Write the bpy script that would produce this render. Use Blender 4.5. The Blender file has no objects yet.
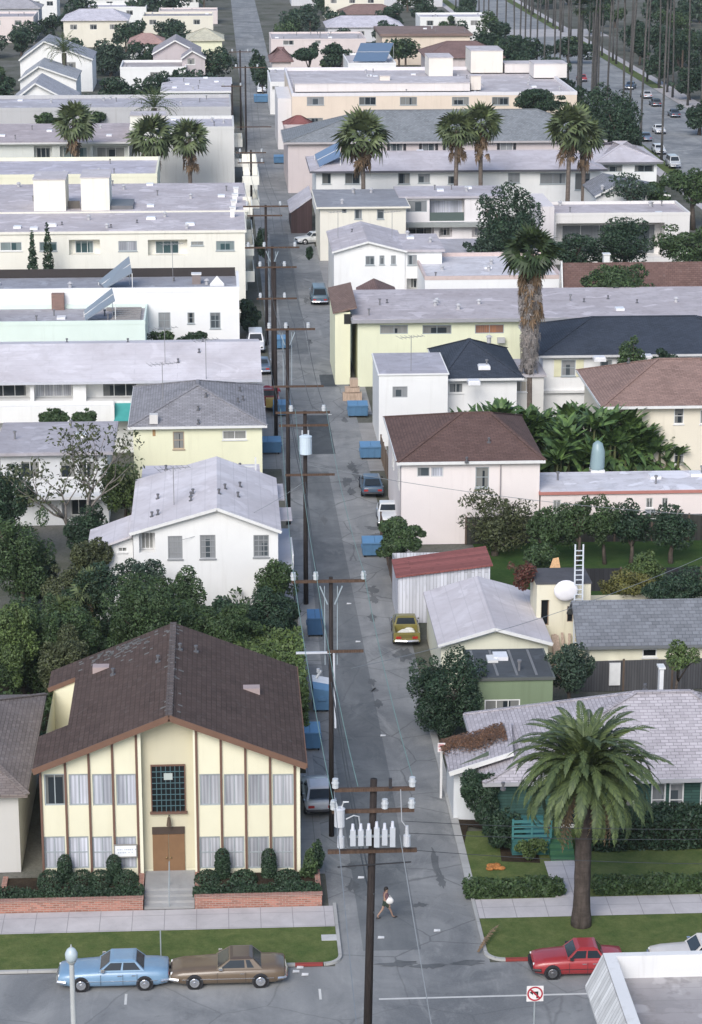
import bpy, math, random
import numpy as np
from math import sin, cos, tan, atan, pi, sqrt, radians
SC = bpy.context.scene
COL = SC.collection
# ------------------------------------------------------------ camera model (a telephoto view from a tower)
FP, CX, CY = 2400.0, 351.0, 512.0
TH = atan(686/FP); AZ = atan(139/(FP/cos(TH))); CH = cos(TH)/.0195
_R = (cos(AZ), -sin(AZ), 0.0)
_F = (sin(AZ)*cos(TH), cos(AZ)*cos(TH), -sin(TH))
_U = (sin(AZ)*sin(TH), cos(AZ)*sin(TH), cos(TH))
def ray(u, v):
    x = (u-CX)/FP; y = -(v-CY)/FP
    return [_F[i]+x*_R[i]+y*_U[i] for i in range(3)]
def P(u, v, z=0.0):
    d = ray(u, v); t = (z-CH)/d[2]; return d[0]*t, d[1]*t
def W(u, v, Y):
    d = ray(u, v); t = Y/d[1]; return d[0]*t, CH+d[2]*t
def S(u, v, X):
    d = ray(u, v); t = X/d[0]; return d[1]*t, CH+d[2]*t
def sc(X, Y, Z=0):
    return FP/(X*_F[0]+Y*_F[1]+(Z-CH)*_F[2])
# ------------------------------------------------------------ mesh helpers
class MB:
    def __init__(s): s.v = []; s.f = []
    def poly(s, pts):
        n = len(s.v); s.v += [tuple(p) for p in pts]; s.f.append(tuple(range(n, n+len(pts))))
    def box(s, x0, x1, y0, y1, z0, z1):
        n = len(s.v)
        s.v += [(x0,y0,z0),(x1,y0,z0),(x1,y1,z0),(x0,y1,z0),(x0,y0,z1),(x1,y0,z1),(x1,y1,z1),(x0,y1,z1)]
        s.f += [tuple(n+i for i in q) for q in ((3,2,1,0),(4,5,6,7),(0,1,5,4),(1,2,6,5),(2,3,7,6),(3,0,4,7))]
    def bar(s, a, b, w, h=None):
        """square bar from a to b"""
        h = h or w
        a = np.array(a, float); b = np.array(b, float); d = b-a; d /= np.linalg.norm(d)
        up = np.array((0,0,1.)) if abs(d[2]) < .95 else np.array((0,1.,0))
        r = np.cross(d, up); r /= np.linalg.norm(r); up = np.cross(r, d)
        n = len(s.v)
        for p in (a, b):
            for i, j in ((-1,-1),(1,-1),(1,1),(-1,1)): s.v.append(tuple(p+r*i*w/2+up*j*h/2))
        s.f += [tuple(n+i for i in q) for q in ((0,1,2,3),(7,6,5,4),(0,4,5,1),(1,5,6,2),(2,6,7,3),(3,7,4,0))]
    def tube(s, pts, rad, k=8, cap=True):
        pts = [np.array(p, float) for p in pts]
        if not hasattr(rad, '__len__'): rad = [rad]*len(pts)
        n0 = len(s.v)
        for i, p in enumerate(pts):
            d = pts[min(i+1, len(pts)-1)]-pts[max(i-1, 0)]; d /= (np.linalg.norm(d)+1e-9)
            up = np.array((0,0,1.)) if abs(d[2]) < .9 else np.array((1.,0,0))
            r = np.cross(d, up); r /= np.linalg.norm(r); q = np.cross(d, r)
            for j in range(k):
                a = 2*pi*j/k; s.v.append(tuple(p+(r*cos(a)+q*sin(a))*rad[i]))
        for i in range(len(pts)-1):
            for j in range(k):
                a = n0+i*k+j; b = n0+i*k+(j+1) % k; s.f.append((a, b, b+k, a+k))
        if cap:
            s.f.append(tuple(n0+j for j in range(k-1, -1, -1)))
            s.f.append(tuple(n0+(len(pts)-1)*k+j for j in range(k)))
    def cyl(s, x, y, z0, z1, r, k=10, r2=None): s.tube([(x,y,z0),(x,y,z1)], [r, r if r2 is None else r2], k)
    def ball(s, c, r, k=10, m=6):
        r = r if hasattr(r, '__len__') else (r,r,r); n = len(s.v)
        for i in range(m+1):
            t = pi*i/m
            for j in range(k):
                a = 2*pi*j/k; s.v.append((c[0]+r[0]*sin(t)*cos(a), c[1]+r[1]*sin(t)*sin(a), c[2]+r[2]*cos(t)))
        for i in range(m):
            for j in range(k):
                a = n+i*k+j; b = n+i*k+(j+1) % k; s.f.append((a+k, b+k, b, a))
    def thick(s, verts, faces, t):
        """closed slab: top faces pushed down by t, with the rim filled"""
        n = len(s.v); m = len(verts)
        s.v += [tuple(p) for p in verts]+[(p[0],p[1],p[2]-t) for p in verts]
        es = {}
        for f in faces:
            s.f.append(tuple(n+i for i in f)); s.f.append(tuple(n+m+i for i in reversed(f)))
            for i in range(len(f)):
                e = (f[i], f[(i+1) % len(f)]); es[e] = 1
        for a, b in es:
            if (b, a) not in es: s.f.append((n+b, n+a, n+m+a, n+m+b))
    def arr(s, v, f):
        n = len(s.v); s.v += [tuple(p) for p in v]; s.f += [tuple(n+i for i in q) for q in f]
ORG = {}
def obj(name, mb, mat, parent=None, smooth=False, loc=None):
    me = bpy.data.meshes.new(name)
    L = loc if loc is not None else (ORG.get(parent.name, (0,0,0)) if parent else (0,0,0))
    V = np.array(mb.v, dtype=float)-np.array(L)
    me.from_pydata([tuple(p) for p in V], [], mb.f)
    me.materials.append(mat)
    uv = me.uv_layers.new(name='UVMap')
    if len(me.polygons) < 6000:
        d = uv.data
        for p in me.polygons:
            n = p.normal
            if abs(n.z) > .999:
                for li in p.loop_indices:
                    c = mb.v[me.loops[li].vertex_index]; d[li].uv = (c[0], c[1])
            else:
                ux, uy, uz = -n.x*n.z, -n.y*n.z, 1-n.z*n.z; q = sqrt(ux*ux+uy*uy+uz*uz); ux/=q; uy/=q; uz/=q
                rx, ry, rz = uy*n.z-uz*n.y, uz*n.x-ux*n.z, ux*n.y-uy*n.x
                for li in p.loop_indices:
                    c = mb.v[me.loops[li].vertex_index]
                    d[li].uv = (c[0]*rx+c[1]*ry+c[2]*rz, c[0]*ux+c[1]*uy+c[2]*uz)
    if smooth:
        for p in me.polygons: p.use_smooth = True
    o = bpy.data.objects.new(name, me); COL.objects.link(o)
    if parent is not None: o.parent = parent
    else: o.location = L
    ORG[o.name] = L
    return o
def tag(o, label, cat, group=None, kind=None):
    if label: o['label'] = label
    if cat: o['category'] = cat
    if group: o['group'] = group
    if kind: o['kind'] = kind
    return o
def thing(name, label, cat, loc=(0,0,0), group=None, rz=0):
    o = bpy.data.objects.new(name, None); COL.objects.link(o); o.location = loc; o.rotation_euler = (0,0,rz)
    o.empty_display_size = .3
    ORG[o.name] = tuple(loc) if rz == 0 else (0,0,0)
    return tag(o, label, cat, group)
def struct(name, mb, mat): return tag(obj(name, mb, mat), None, None, kind='structure')
def kids(o): return [c for c in list(bpy.data.objects) if c.parent == o]
def copy_tree(o, parent=None, ks=None):
    c = o.copy(); COL.objects.link(c); c.parent = parent
    for ch in list(o.children): copy_tree(ch, c)
    return c
# ------------------------------------------------------------ materials
class NT:
    def __init__(s, name):
        s.m = bpy.data.materials.new(name); s.m.use_nodes = True; s.t = s.m.node_tree; s.t.nodes.clear()
        s.o = s.n('ShaderNodeOutputMaterial'); s.b = s.n('ShaderNodeBsdfPrincipled'); s.l(s.b.outputs[0], s.o.inputs[0])
    def n(s, t, **k):
        x = s.t.nodes.new(t)
        for a, b in k.items(): setattr(x, a, b)
        return x
    def l(s, a, b): s.t.links.new(a, b)
    def coord(s, which='Object', scale=(1,1,1)):
        if which == 'Pos': c = s.n('ShaderNodeNewGeometry').outputs['Position']
        else: c = s.n('ShaderNodeTexCoord').outputs[which]
        m = s.n('ShaderNodeMapping'); m.inputs['Scale'].default_value = scale; s.l(c, m.inputs[0]); return m.outputs[0]
    def noise(s, co, scale, det=4, rough=.55, dist=0):
        x = s.n('ShaderNodeTexNoise'); x.inputs['Scale'].default_value = scale; x.inputs['Detail'].default_value = det
        x.inputs['Roughness'].default_value = rough; x.inputs['Distortion'].default_value = dist; s.l(co, x.inputs['Vector']); return x.outputs['Fac']
    def ramp(s, fac, a, b, ca=(0,0,0,1), cb=(1,1,1,1)):
        r = s.n('ShaderNodeValToRGB'); e = r.color_ramp.elements; e[0].position = a; e[1].position = b; e[0].color = ca; e[1].color = cb
        s.l(fac, r.inputs[0]); return r.outputs[0]
    def mix(s, fac, a, b, mode='MIX'):
        x = s.n('ShaderNodeMix', data_type='RGBA', blend_type=mode)
        for val, i in ((fac, 0), (a, 6), (b, 7)):
            if hasattr(val, 'links') or hasattr(val, 'is_linked'): s.l(val, x.inputs[i])
            else: x.inputs[i].default_value = val if i == 0 else (tuple(val)+(1,) if len(val) == 3 else val)
        return x.outputs[2]
    def fin(s, col, rough=.8, bump=None, bs=.2, bd=.02, spec=.3, metal=0):
        if hasattr(col, 'is_linked'): s.l(col, s.b.inputs['Base Color'])
        else: s.b.inputs['Base Color'].default_value = tuple(col)+(1,)
        s.b.inputs['Roughness'].default_value = rough; s.b.inputs['Metallic'].default_value = metal
        s.b.inputs['Specular IOR Level'].default_value = spec
        if bump is not None:
            b = s.n('ShaderNodeBump'); b.inputs['Strength'].default_value = bs; b.inputs['Distance'].default_value = bd
            s.l(bump, b.inputs['Height']); s.l(b.outputs[0], s.b.inputs['Normal'])
        return s.m
def k(c, f): return tuple(max(0, min(1, x*f)) for x in c)
_mc = {}
def memo(fn):
    def g(*a, **kw):
        key = (fn.__name__, a, tuple(sorted(kw.items())))
        if key not in _mc: _mc[key] = fn(*a, **kw)
        return _mc[key]
    return g
@memo
def stucco(c, dirt=.5):
    t = NT('stucco'); p = t.coord('Pos')
    n1 = t.noise(p, .35, 5); st = t.noise(t.coord('Pos', (1.6,1.6,.12)), 1.3, 5, .65)
    col = t.mix(t.ramp(n1, .3, .7), k(c, .92), c)
    col = t.mix(t.mix(dirt, (0,0,0), t.ramp(st, .54, .82)), col, k((c[0]*.98, c[1]*.94, c[2]*.87), .58))
    return t.fin(col, .88, t.noise(p, 30, 3), .25, .02, .2)
@memo
def paint(c, rough=.5, spec=.4):
    t = NT('paint'); p = t.coord('Pos'); n = t.noise(p, 2.2, 4)
    return t.fin(t.mix(t.ramp(n, .3, .72), k(c, .88), c), rough, None, spec=spec)
@memo
def shingle(c, worn=.5, pale=(.35,.34,.36), row=.2):
    t = NT('shingle'); uv = t.coord('UV'); p = t.coord('Pos')
    b = t.n('ShaderNodeTexBrick'); b.inputs['Scale'].default_value = 1; b.inputs['Brick Width'].default_value = .42
    b.inputs['Row Height'].default_value = row; b.inputs['Mortar Size'].default_value = .018; b.inputs['Bias'].default_value = -.1
    b.inputs['Color1'].default_value = k(c, .82)+(1,); b.inputs['Color2'].default_value = k(c, 1.2)+(1,); b.inputs['Mortar'].default_value = k(c, .45)+(1,)
    t.l(uv, b.inputs['Vector'])
    n1 = t.noise(p, .45, 6, .65); n2 = t.noise(p, 2.6, 5, .7)
    col = t.mix(t.ramp(n1, .35, .7), b.outputs[0], t.mix(.45, b.outputs[0], k(c, 1.35)))
    col = t.mix(t.mix(worn, (0,0,0), t.ramp(n2, .58, .72)), col, pale)
    return t.fin(col, .9, b.outputs['Fac'], -.35, .02, .2)
@memo
def flatroof(c, dirt=.6):
    t = NT('flat_roofing'); p = t.coord('Pos'); uv = t.coord('UV')
    n1 = t.noise(p, .22, 6, .62, .6); n2 = t.noise(p, 1.1, 6, .7); n3 = t.noise(t.coord('Pos', (.12,1,1)), 1.2, 4)
    col = t.mix(t.ramp(n1, .32, .68), k((c[0]*1.0, c[1]*.97, c[2]*.96), .74), c)
    col = t.mix(t.mix(dirt, (0,0,0), t.ramp(n2, .5, .72)), col, k((c[0]*1.03, c[1], c[2]*.95), .55))
    n5 = t.noise(p, .5, 3, .5, 1.5); col = t.mix(t.mix(dirt*.8, (0,0,0), t.ramp(n5, .60, .635)), col, k(c, .72)); n6 = t.noise(p, .34, 3, .5, 1.0); col = t.mix(t.mix(dirt*.7, (0,0,0), t.ramp(n6, .60, .63)), col, k(c, 1.25))
    col = t.mix(t.mix(dirt*.5, (0,0,0), t.ramp(n3, .55, .62)), col, k(c, .78))
    b = t.n('ShaderNodeTexBrick'); b.inputs['Scale'].default_value = 1; b.inputs['Brick Width'].default_value = 7.0
    b.inputs['Row Height'].default_value = .95; b.inputs['Mortar Size'].default_value = .03
    t.l(uv, b.inputs['Vector']); col = t.mix(t.mix(.35, (0,0,0), b.outputs['Fac']), col, k(c, .6))
    return t.fin(col, .85, n2, .2, .03, .25)
@memo
def asphalt(c, crack=.7):
    t = NT('asphalt'); p = t.coord('Pos')
    n1 = t.noise(p, .16, 6, .65, .8); n2 = t.noise(p, .9, 6, .7, .5); n3 = t.noise(p, 9, 4, .8); lane = t.noise(t.coord('Pos', (1,.05,1)), .9, 4)
    col = t.mix(t.ramp(n1, .36, .64), k(c, .66), k((c[0]*1.06, c[1]*1.02, c[2]*.97), 1.28))
    n4 = t.noise(t.coord('Pos', (1,.45,1)), .42, 6, .72, 1.2); col = t.mix(t.mix(.6, (0,0,0), t.ramp(n4, .52, .68)), col, k((c[0]*1.06, c[1]*1.02, c[2]*.96), 1.45))
    col = t.mix(t.mix(.5, (0,0,0), t.ramp(lane, .45, .7)), col, k(c, .75))
    col = t.mix(t.mix(.75, (0,0,0), t.ramp(n2, .6, .74)), col, k(c, .5))
    col = t.mix(t.mix(.45, (0,0,0), t.ramp(n2, .24, .4, (1,1,1,1), (0,0,0,1))), col, k((c[0]*1.05, c[1], c[2]*.94), 1.4))
    col = t.mix(t.mix(.25, (0,0,0), t.ramp(n3, .4, .7)), col, k(c, 1.35))
    v = t.n('ShaderNodeTexVoronoi', feature='DISTANCE_TO_EDGE'); v.inputs['Scale'].default_value = .28
    w = t.n('ShaderNodeMix', data_type='RGBA'); w.inputs[0].default_value = .28
    nn = t.n('ShaderNodeTexNoise'); nn.inputs['Scale'].default_value = .7; nn.inputs['Detail'].default_value = 6
    t.l(p, nn.inputs['Vector']); t.l(p, w.inputs[6]); t.l(nn.outputs['Color'], w.inputs[7]); t.l(w.outputs[2], v.inputs['Vector'])
    cr = t.ramp(v.outputs[0], .0, .012, (1,1,1,1), (0,0,0,1))
    col = t.mix(t.mix(crack, (0,0,0), cr), col, k(c, .42))
    return t.fin(col, .88, n3, .3, .02, .25)
@memo
def concrete(c=(.42,.41,.41), joint=1.5):
    t = NT('concrete'); p = t.coord('Pos'); uv = t.coord('UV')
    n1 = t.noise(p, .5, 6, .65, .4); n2 = t.noise(p, 3.5, 5, .7)
    col = t.mix(t.ramp(n1, .3, .7), k(c, .8), k(c, 1.1)); col = t.mix(t.mix(.5, (0,0,0), t.ramp(n2, .58, .75)), col, k(c, .68))
    b = t.n('ShaderNodeTexBrick', offset=0.0); b.inputs['Scale'].default_value = 1; b.inputs['Brick Width'].default_value = joint
    b.inputs['Row Height'].default_value = joint; b.inputs['Mortar Size'].default_value = .02
    t.l(uv, b.inputs['Vector']); col = t.mix(t.mix(.7, (0,0,0), b.outputs['Fac']), col, k(c, .45))
    return t.fin(col, .85, n2, .2, .02, .25)
@memo
def brick(c=(.30,.13,.09)):
    t = NT('brick'); uv = t.coord('UV')
    b = t.n('ShaderNodeTexBrick'); b.inputs['Scale'].default_value = 1; b.inputs['Brick Width'].default_value = .3
    b.inputs['Row Height'].default_value = .1; b.inputs['Mortar Size'].default_value = .012
    b.inputs['Color1'].default_value = k(c, .75)+(1,); b.inputs['Color2'].default_value = k(c, 1.3)+(1,); b.inputs['Mortar'].default_value = (.36,.30,.26,1)
    t.l(uv, b.inputs['Vector']); return t.fin(b.outputs[0], .85, b.outputs['Fac'], -.3, .01)
@memo
def ground_mat(c, c2, s=.4):
    t = NT('ground'); p = t.coord('Pos'); n1 = t.noise(p, s, 7, .68, .5); n2 = t.noise(p, 5, 6, .8); n3 = t.noise(p, 22, 3, .8)
    col = t.mix(t.ramp(n1, .36, .64), c, c2); col = t.mix(t.mix(.55, (0,0,0), t.ramp(n2, .4, .7)), col, k(c, .55)); col = t.mix(t.mix(.4, (0,0,0), t.ramp(n3, .5, .7)), col, k(c2, 1.35))
    return t.fin(col, .95, n2, .6, .06, .1)
@memo
def leaf(c, var=.32, hue=(1.12,1.1,.85)):
    t = NT('leaf'); g = t.n('ShaderNodeNewGeometry'); p = t.coord('Pos')
    n = t.noise(p, .75, 3)
    c2 = k((c[0]*hue[0], c[1]*hue[1], c[2]*hue[2]), 1+var); c1 = k(c, 1-var)
    col = t.mix(g.outputs['Random Per Island'], c1, c2)
    col = t.mix(t.ramp(n, .38, .66), t.mix(.55, col, k(c, .6)), col)
    t.b.inputs['Transmission Weight'].default_value = 0
    t.fin(col, .55, None, spec=.35)
    return t.m
@memo
def bark(c=(.13,.10,.08), s=6):
    t = NT('bark'); p = t.coord('Object', (1,1,.25)); p2 = t.coord('Object', (1,1,4)); n = t.noise(p, s, 5, .7); n2 = t.noise(p2, 1.6, 3)
    col = t.mix(t.ramp(n, .3, .7), k(c, .55), k(c, 1.4)); col = t.mix(t.mix(.5, (0,0,0), t.ramp(n2, .45, .6)), col, k(c, .6))
    return t.fin(col, .95, n, .6, .05, .1)
@memo
def boards(c, w=.2, horiz=False):
    t = NT('boards'); uv = t.coord('UV'); b = t.n('ShaderNodeTexBrick', offset=.37); b.inputs['Scale'].default_value = 1
    if not horiz:
        m = t.n('ShaderNodeMapping'); m.inputs['Rotation'].default_value = (0,0,pi/2); t.l(uv, m.inputs[0]); uv = m.outputs[0]
    b.inputs['Brick Width'].default_value = 9; b.inputs['Row Height'].default_value = w; b.inputs['Mortar Size'].default_value = .012
    b.inputs['Color1'].default_value = k(c, .8)+(1,); b.inputs['Color2'].default_value = k(c, 1.15)+(1,); b.inputs['Mortar'].default_value = k(c, .4)+(1,)
    t.l(uv, b.inputs['Vector']); n = t.noise(t.coord('Pos', (1,1,.2)), 2.5, 5, .7)
    return t.fin(t.mix(t.mix(.6, (0,0,0), t.ramp(n, .5, .7)), b.outputs[0], k(c, .55)), .85, b.outputs['Fac'], -.3, .02)
@memo
def glass(c=(.03,.04,.05), rough=.12):
    t = NT('glass'); return t.fin(c, rough, None, spec=.35)
@memo
def window_glass(dark=(.025,.032,.038), pale=(.38,.38,.36), amt=.75):
    """a pane whose drawn curtain covers a different share of each window"""
    t = NT('window_glass'); oi = t.n('ShaderNodeObjectInfo'); gx = t.n('ShaderNodeSeparateXYZ'); t.l(t.n('ShaderNodeTexCoord').outputs['Generated'], gx.inputs[0])
    def mth(op, a, b):
        m = t.n('ShaderNodeMath', operation=op)
        for i, v in enumerate((a, b)):
            if hasattr(v, 'is_linked'): t.l(v, m.inputs[i])
            else: m.inputs[i].default_value = v
        return m.outputs[0]
    r = oi.outputs['Random']; r2 = mth('FRACT', mth('MULTIPLY', r, 37.7), 0); r3 = mth('FRACT', mth('MULTIPLY', r, 91.3), 0)
    left = mth('LESS_THAN', gx.outputs[0], mth('MULTIPLY', r, amt)); right = mth('GREATER_THAN', gx.outputs[0], mth('SUBTRACT', 1.0, mth('MULTIPLY', r2, amt*.6))); top = mth('GREATER_THAN', gx.outputs[2], mth('SUBTRACT', 1.05, mth('MULTIPLY', r3, .45)))
    mask = mth('MULTIPLY', mth('MAXIMUM', mth('MAXIMUM', left, right), top), mth('ADD', .35, mth('MULTIPLY', r2, .6)))
    n = t.noise(t.coord('Pos', (3,3,.2)), 2, 3)
    return t.fin(t.mix(mask, dark, t.mix(n, k(pale, .5), pale)), .12, None, spec=.4)
@memo
def curtain(c=(.55,.56,.60)):
    t = NT('curtain'); w = t.n('ShaderNodeTexWave', wave_type='BANDS', bands_direction='X'); w.inputs['Scale'].default_value = 1.7
    w.inputs['Distortion'].default_value = 5; w.inputs['Detail'].default_value = 3; w.inputs['Detail Scale'].default_value = .6
    t.l(t.coord('Pos', (1,1,.08)), w.inputs['Vector']); n = t.noise(t.coord('Pos', (1,1,.1)), .9, 3)
    col = t.mix(t.ramp(w.outputs['Fac'], .1, .9), k(c, .72), c); col = t.mix(t.ramp(n, .4, .62), t.mix(.55, col, (.08,.09,.11)), col)
    return t.fin(col, .22, None, spec=.6)
@memo
def carpaint(c):
    t = NT('car_paint'); p = t.coord('Object'); n = t.noise(p, 2.5, 4)
    t.b.inputs['Coat Weight'].default_value = .5; t.b.inputs['Coat Roughness'].default_value = .12
    return t.fin(t.mix(t.ramp(n, .3, .7), k(c, .88), c), .38, None, spec=.5)
@memo
def metal(c=(.6,.6,.62), rough=.3): return NT('metal').fin(c, rough, None, metal=.9)
@memo
def wood(c=(.16,.10,.07)): 
    t = NT('wood'); n = t.noise(t.coord('Object', (6,6,.5)), 3, 5, .7); return t.fin(t.mix(t.ramp(n, .3, .7), k(c, .6), k(c, 1.3)), .85, n, .3, .02, .2)
@memo
def stainroof(c):
    t = NT('leaf_litter'); n = t.noise(t.coord('Pos'), 5, 5, .8); return t.fin(t.mix(t.ramp(n, .35, .65), k(c, .5), k(c, 1.5)), .95, n, .6, .05, .1)
WHITE=(.80,.80,.79); LAV=(.60,.57,.59); CREAM=(.78,.75,.60); PALEY=(.78,.76,.52); TRIM=paint((.74,.74,.73))
RUB = paint((.02,.02,.022), .8, .2); CHROME = metal((.7,.7,.72), .18); DARK = paint((.03,.03,.035), .6)
INS = paint((.52,.55,.58), .4); STEEL = paint((.34,.38,.40), .5); POLEW = wood((.034,.028,.027)); ARMW = wood((.095,.062,.046))
# ------------------------------------------------------------ buildings
PANES = {'d': lambda: window_glass(), 'b': lambda: glass((.012,.014,.016), .2), 'c': lambda: curtain(), 'w': lambda: curtain((.70,.72,.80)),
         'g': lambda: window_glass((.07,.085,.095), (.42,.43,.44), .9), 'y': lambda: curtain((.55,.50,.42)), 't': lambda: window_glass((.045,.08,.085), (.3,.36,.36), .5), 'o': lambda: curtain((.45,.20,.10))}
class Bld:
    def __init__(s, name, label, u0, u1, v, z=None, Y=None, cat='building', group=None, back=None, depth=None):
        """front wall: top edge seen from (u0,v) to (u1,v); either its height z or its distance Y is known"""
        um = (u0+u1)/2
        s.Y = Y if Y is not None else P(um, v, z)[1]
        s.x0, s.z = W(u0, v, s.Y); s.x1, z1 = W(u1, v, s.Y); s.z = (s.z+z1)/2
        if back is not None: s.Yb = P(um, back, s.z)[1]
        else: s.Yb = s.Y+(depth or 12)
        s.root = thing(name, label, cat, ((s.x0+s.x1)/2, s.Y, 0), group)
        s.holes = []; s.wins = []; s.base = 0; s.roof = None; s.rng = random.Random(hash(label) % 9973 if False else sum(map(ord, label)))
    def w(s, u, v): return W(u, v, s.Y)
    def rect(s, u0, v0, u1, v1):
        a = W(u0, (v0+v1)/2, s.Y)[0]; b = W(u1, (v0+v1)/2, s.Y)[0]; um = (u0+u1)/2
        return a, b, W(um, v1, s.Y)[1], W(um, v0, s.Y)[1]
    def win(s, u0, v0, u1, v1, st='d', mv=1, mh=0, fr=None, sill=True, d=.14, name='window', lab=None):
        s.wins.append((s.rect(u0, v0, u1, v1), st, mv, mh, fr, sill, d, name, lab))
    def wins_(s, lst, **k):
        for t in lst: s.win(*t[:4], *(t[4:5]), **k)
    def recess(s, u0, v0, u1, v1, d=1.2, st='d', frac=(.2,.85), rail=None, mv=2):
        a, b, z0, z1 = s.rect(u0, v0, u1, v1); s.holes.append((a, b, z0, z1, d))
        s.wins.append(((a+(b-a)*frac[0], a+(b-a)*frac[1], z0+.05, z0+(z1-z0)*.86), st, mv, 0, None, False, -(d-.02), 'sliding_door', None))
        if rail is not None:
            m = MB(); m.box(a+.05, b-.05, s.Y+.06, s.Y+.14, z0+.002, z0+(z1-z0)*.38); obj('balcony_rail', m, rail, s.root)
    def wall(s, mat, gable=None, back_gable=True, name='wall', zt=None):
        """walls with real openings; gable = (x, z) of a front gable's apex"""
        m = MB(); x0, x1, y0, y1, zt = s.x0, s.x1, s.Y, s.Yb, zt or s.z
        H = [h for h in s.holes]
        for (r, st, mv, mh, fr, sill, d, nm, lab) in s.wins:
            if d > 0: H.append((r[0], r[1], r[2], r[3], d))
        H = [(max(a, x0+.02), min(b, x1-.02), max(c, .02), zt if e > zt-.06 else e, d) for a, b, c, e, d in H]
        H = [h for h in H if h[1] > h[0] and h[3] > h[2]]
        xs = sorted({x0, x1, *[h[0] for h in H], *[h[1] for h in H]}); zs = sorted({0, zt, *[h[2] for h in H], *[h[3] for h in H]})
        for i in range(len(xs)-1):
            for j in range(len(zs)-1):
                cx, cz = (xs[i]+xs[i+1])/2, (zs[j]+zs[j+1])/2
                if any(h[0] < cx < h[1] and h[2] < cz < h[3] for h in H): continue
                m.poly([(xs[i],y0,zs[j]),(xs[i+1],y0,zs[j]),(xs[i+1],y0,zs[j+1]),(xs[i],y0,zs[j+1])])
        for a, b, c, e, d in H:
            y = y0+d
            m.poly([(a,y,c),(b,y,c),(b,y,e),(a,y,e)])
            m.poly([(a,y0,c),(a,y,c),(a,y,e),(a,y0,e)]); m.poly([(b,y,c),(b,y0,c),(b,y0,e),(b,y,e)])
            m.poly([(a,y0,c),(b,y0,c),(b,y,c),(a,y,c)])
            if e < zt: m.poly([(a,y,e),(b,y,e),(b,y0,e),(a,y0,e)])
        m.poly([(x0,y1,0),(x0,y0,0),(x0,y0,zt),(x0,y1,zt)]); m.poly([(x1,y0,0),(x1,y1,0),(x1,y1,zt),(x1,y0,zt)])
        m.poly([(x1,y1,0),(x0,y1,0),(x0,y1,zt),(x1,y1,zt)])
        if gable:
            m.poly([(x0,y0,zt),(x1,y0,zt),(gable[0],y0,gable[1])]); m.poly([(x1,y1,zt),(x0,y1,zt),(gable[0],y1,gable[1])])
        s.wallobj = obj(name, m, mat, s.root); s.wmat = mat
        for w in s.wins: s._win(*w)
        return s
    def _win(s, r, st, mv, mh, fr, sill, d, nm, lab):
        a, b, c, e = r; t = min(.07, (b-a)*.1); m = MB()
        ya = s.Y+d-.10 if d > 0 else s.Y-d-.06
        yb = ya+.06
        m.box(a, a+t, ya, yb, c, e); m.box(b-t, b, ya, yb, c, e); m.box(a+t, b-t, ya, yb, c, c+t); m.box(a+t, b-t, ya, yb, e-t, e)
        for i in range(mv):
            x = a+(b-a)*(i+1)/(mv+1); m.box(x-t*.35, x+t*.35, ya+.01, yb-.003, c+t, e-t)
        for i in range(mh):
            z = c+(e-c)*(i+1)/(mh+1); m.box(a+t, b-t, ya+.015, yb-.006, z-t*.35, z+t*.35)
        if sill: m.box(a-.06, b+.06, s.Y-.07, s.Y-.003, c-.09, c-.003)
        o = obj(nm, m, fr or TRIM, s.root)
        if lab: o['label'] = lab
        p = MB(); p.poly([(a+t,yb-.02,c+t),(b-t,yb-.02,c+t),(b-t,yb-.02,e-t),(a+t,yb-.02,e-t)]); obj('pane', p, PANES[st](), o)
    def swin(s, x, y0, y1, z0, z1, st='d', fr=None):
        """window on a side wall at x (sign of face from which side it lies)"""
        e = .05 if x > (s.x0+s.x1)/2 else -.05; a, b = sorted((x+e*.06, x+e)); t = .07; m = MB()
        m.box(a, b, y0, y0+t, z0, z1); m.box(a, b, y1-t, y1, z0, z1); m.box(a, b, y0+t, y1-t, z0, z0+t); m.box(a, b, y0+t, y1-t, z1-t, z1)
        m.box(a, b, (y0+y1)/2-.03, (y0+y1)/2+.03, z0+t, z1-t)
        o = obj('window', m, fr or TRIM, s.root); p = MB(); xp = x+e*.5
        p.poly([(xp,y0+t,z0+t),(xp,y1-t,z0+t),(xp,y1-t,z1-t),(xp,y0+t,z1-t)]); obj('pane', p, PANES[st](), o)
    # ---- roofs
    def parapet(s, mat, ph=.45, th=.2, cop=None):
        m = MB(); z = s.z-ph; m.poly([(s.x0+th,s.Y+th,z),(s.x1-th,s.Y+th,z),(s.x1-th,s.Yb-th,z),(s.x0+th,s.Yb-th,z)])
        s.roof = obj('roof', m, mat, s.root); s.rz = lambda x, y: z; s.rvents(min(10, int((s.x1-s.x0)*(s.Yb-s.Y)/60)))
        m = MB(); a, b, c, d = s.x0, s.x1, s.Y, s.Yb
        for q in ((a,b,c,c+th),(a,b,d-th,d),(a,a+th,c+th,d-th),(b-th,b,c+th,d-th)):
            m.box(q[0]-(.03 if q[0]==a else 0), q[1]+(.03 if q[1]==b else 0), q[2]-(.03 if q[2]==c else 0), q[3]+(.03 if q[3]==d else 0), z-.0, s.z+.04)
        # drop what coincides with the wall skin: the ring stands 3 cm proud of it
        obj('parapet', m, cop or s.wmat, s.root); return s
    def slab(s, mat, oh=.5, t=.25, fas=None):
        m = MB(); a, b, c, d = s.x0-oh, s.x1+oh, s.Y-oh, s.Yb+oh; z = s.z
        m.box(a, b, c, d, z+.002, z+t); s.roof = obj('roof', m, fas or mat, s.root); s.rz = lambda x, y: z+t+.03
        m = MB(); m.box(a+.12, b-.12, c+.12, d-.12, z+t+.001, z+t+.03); obj('roofing', m, mat, s.roof); s.rvents(min(8, int((s.x1-s.x0)*(s.Yb-s.Y)/70))); return s
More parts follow.
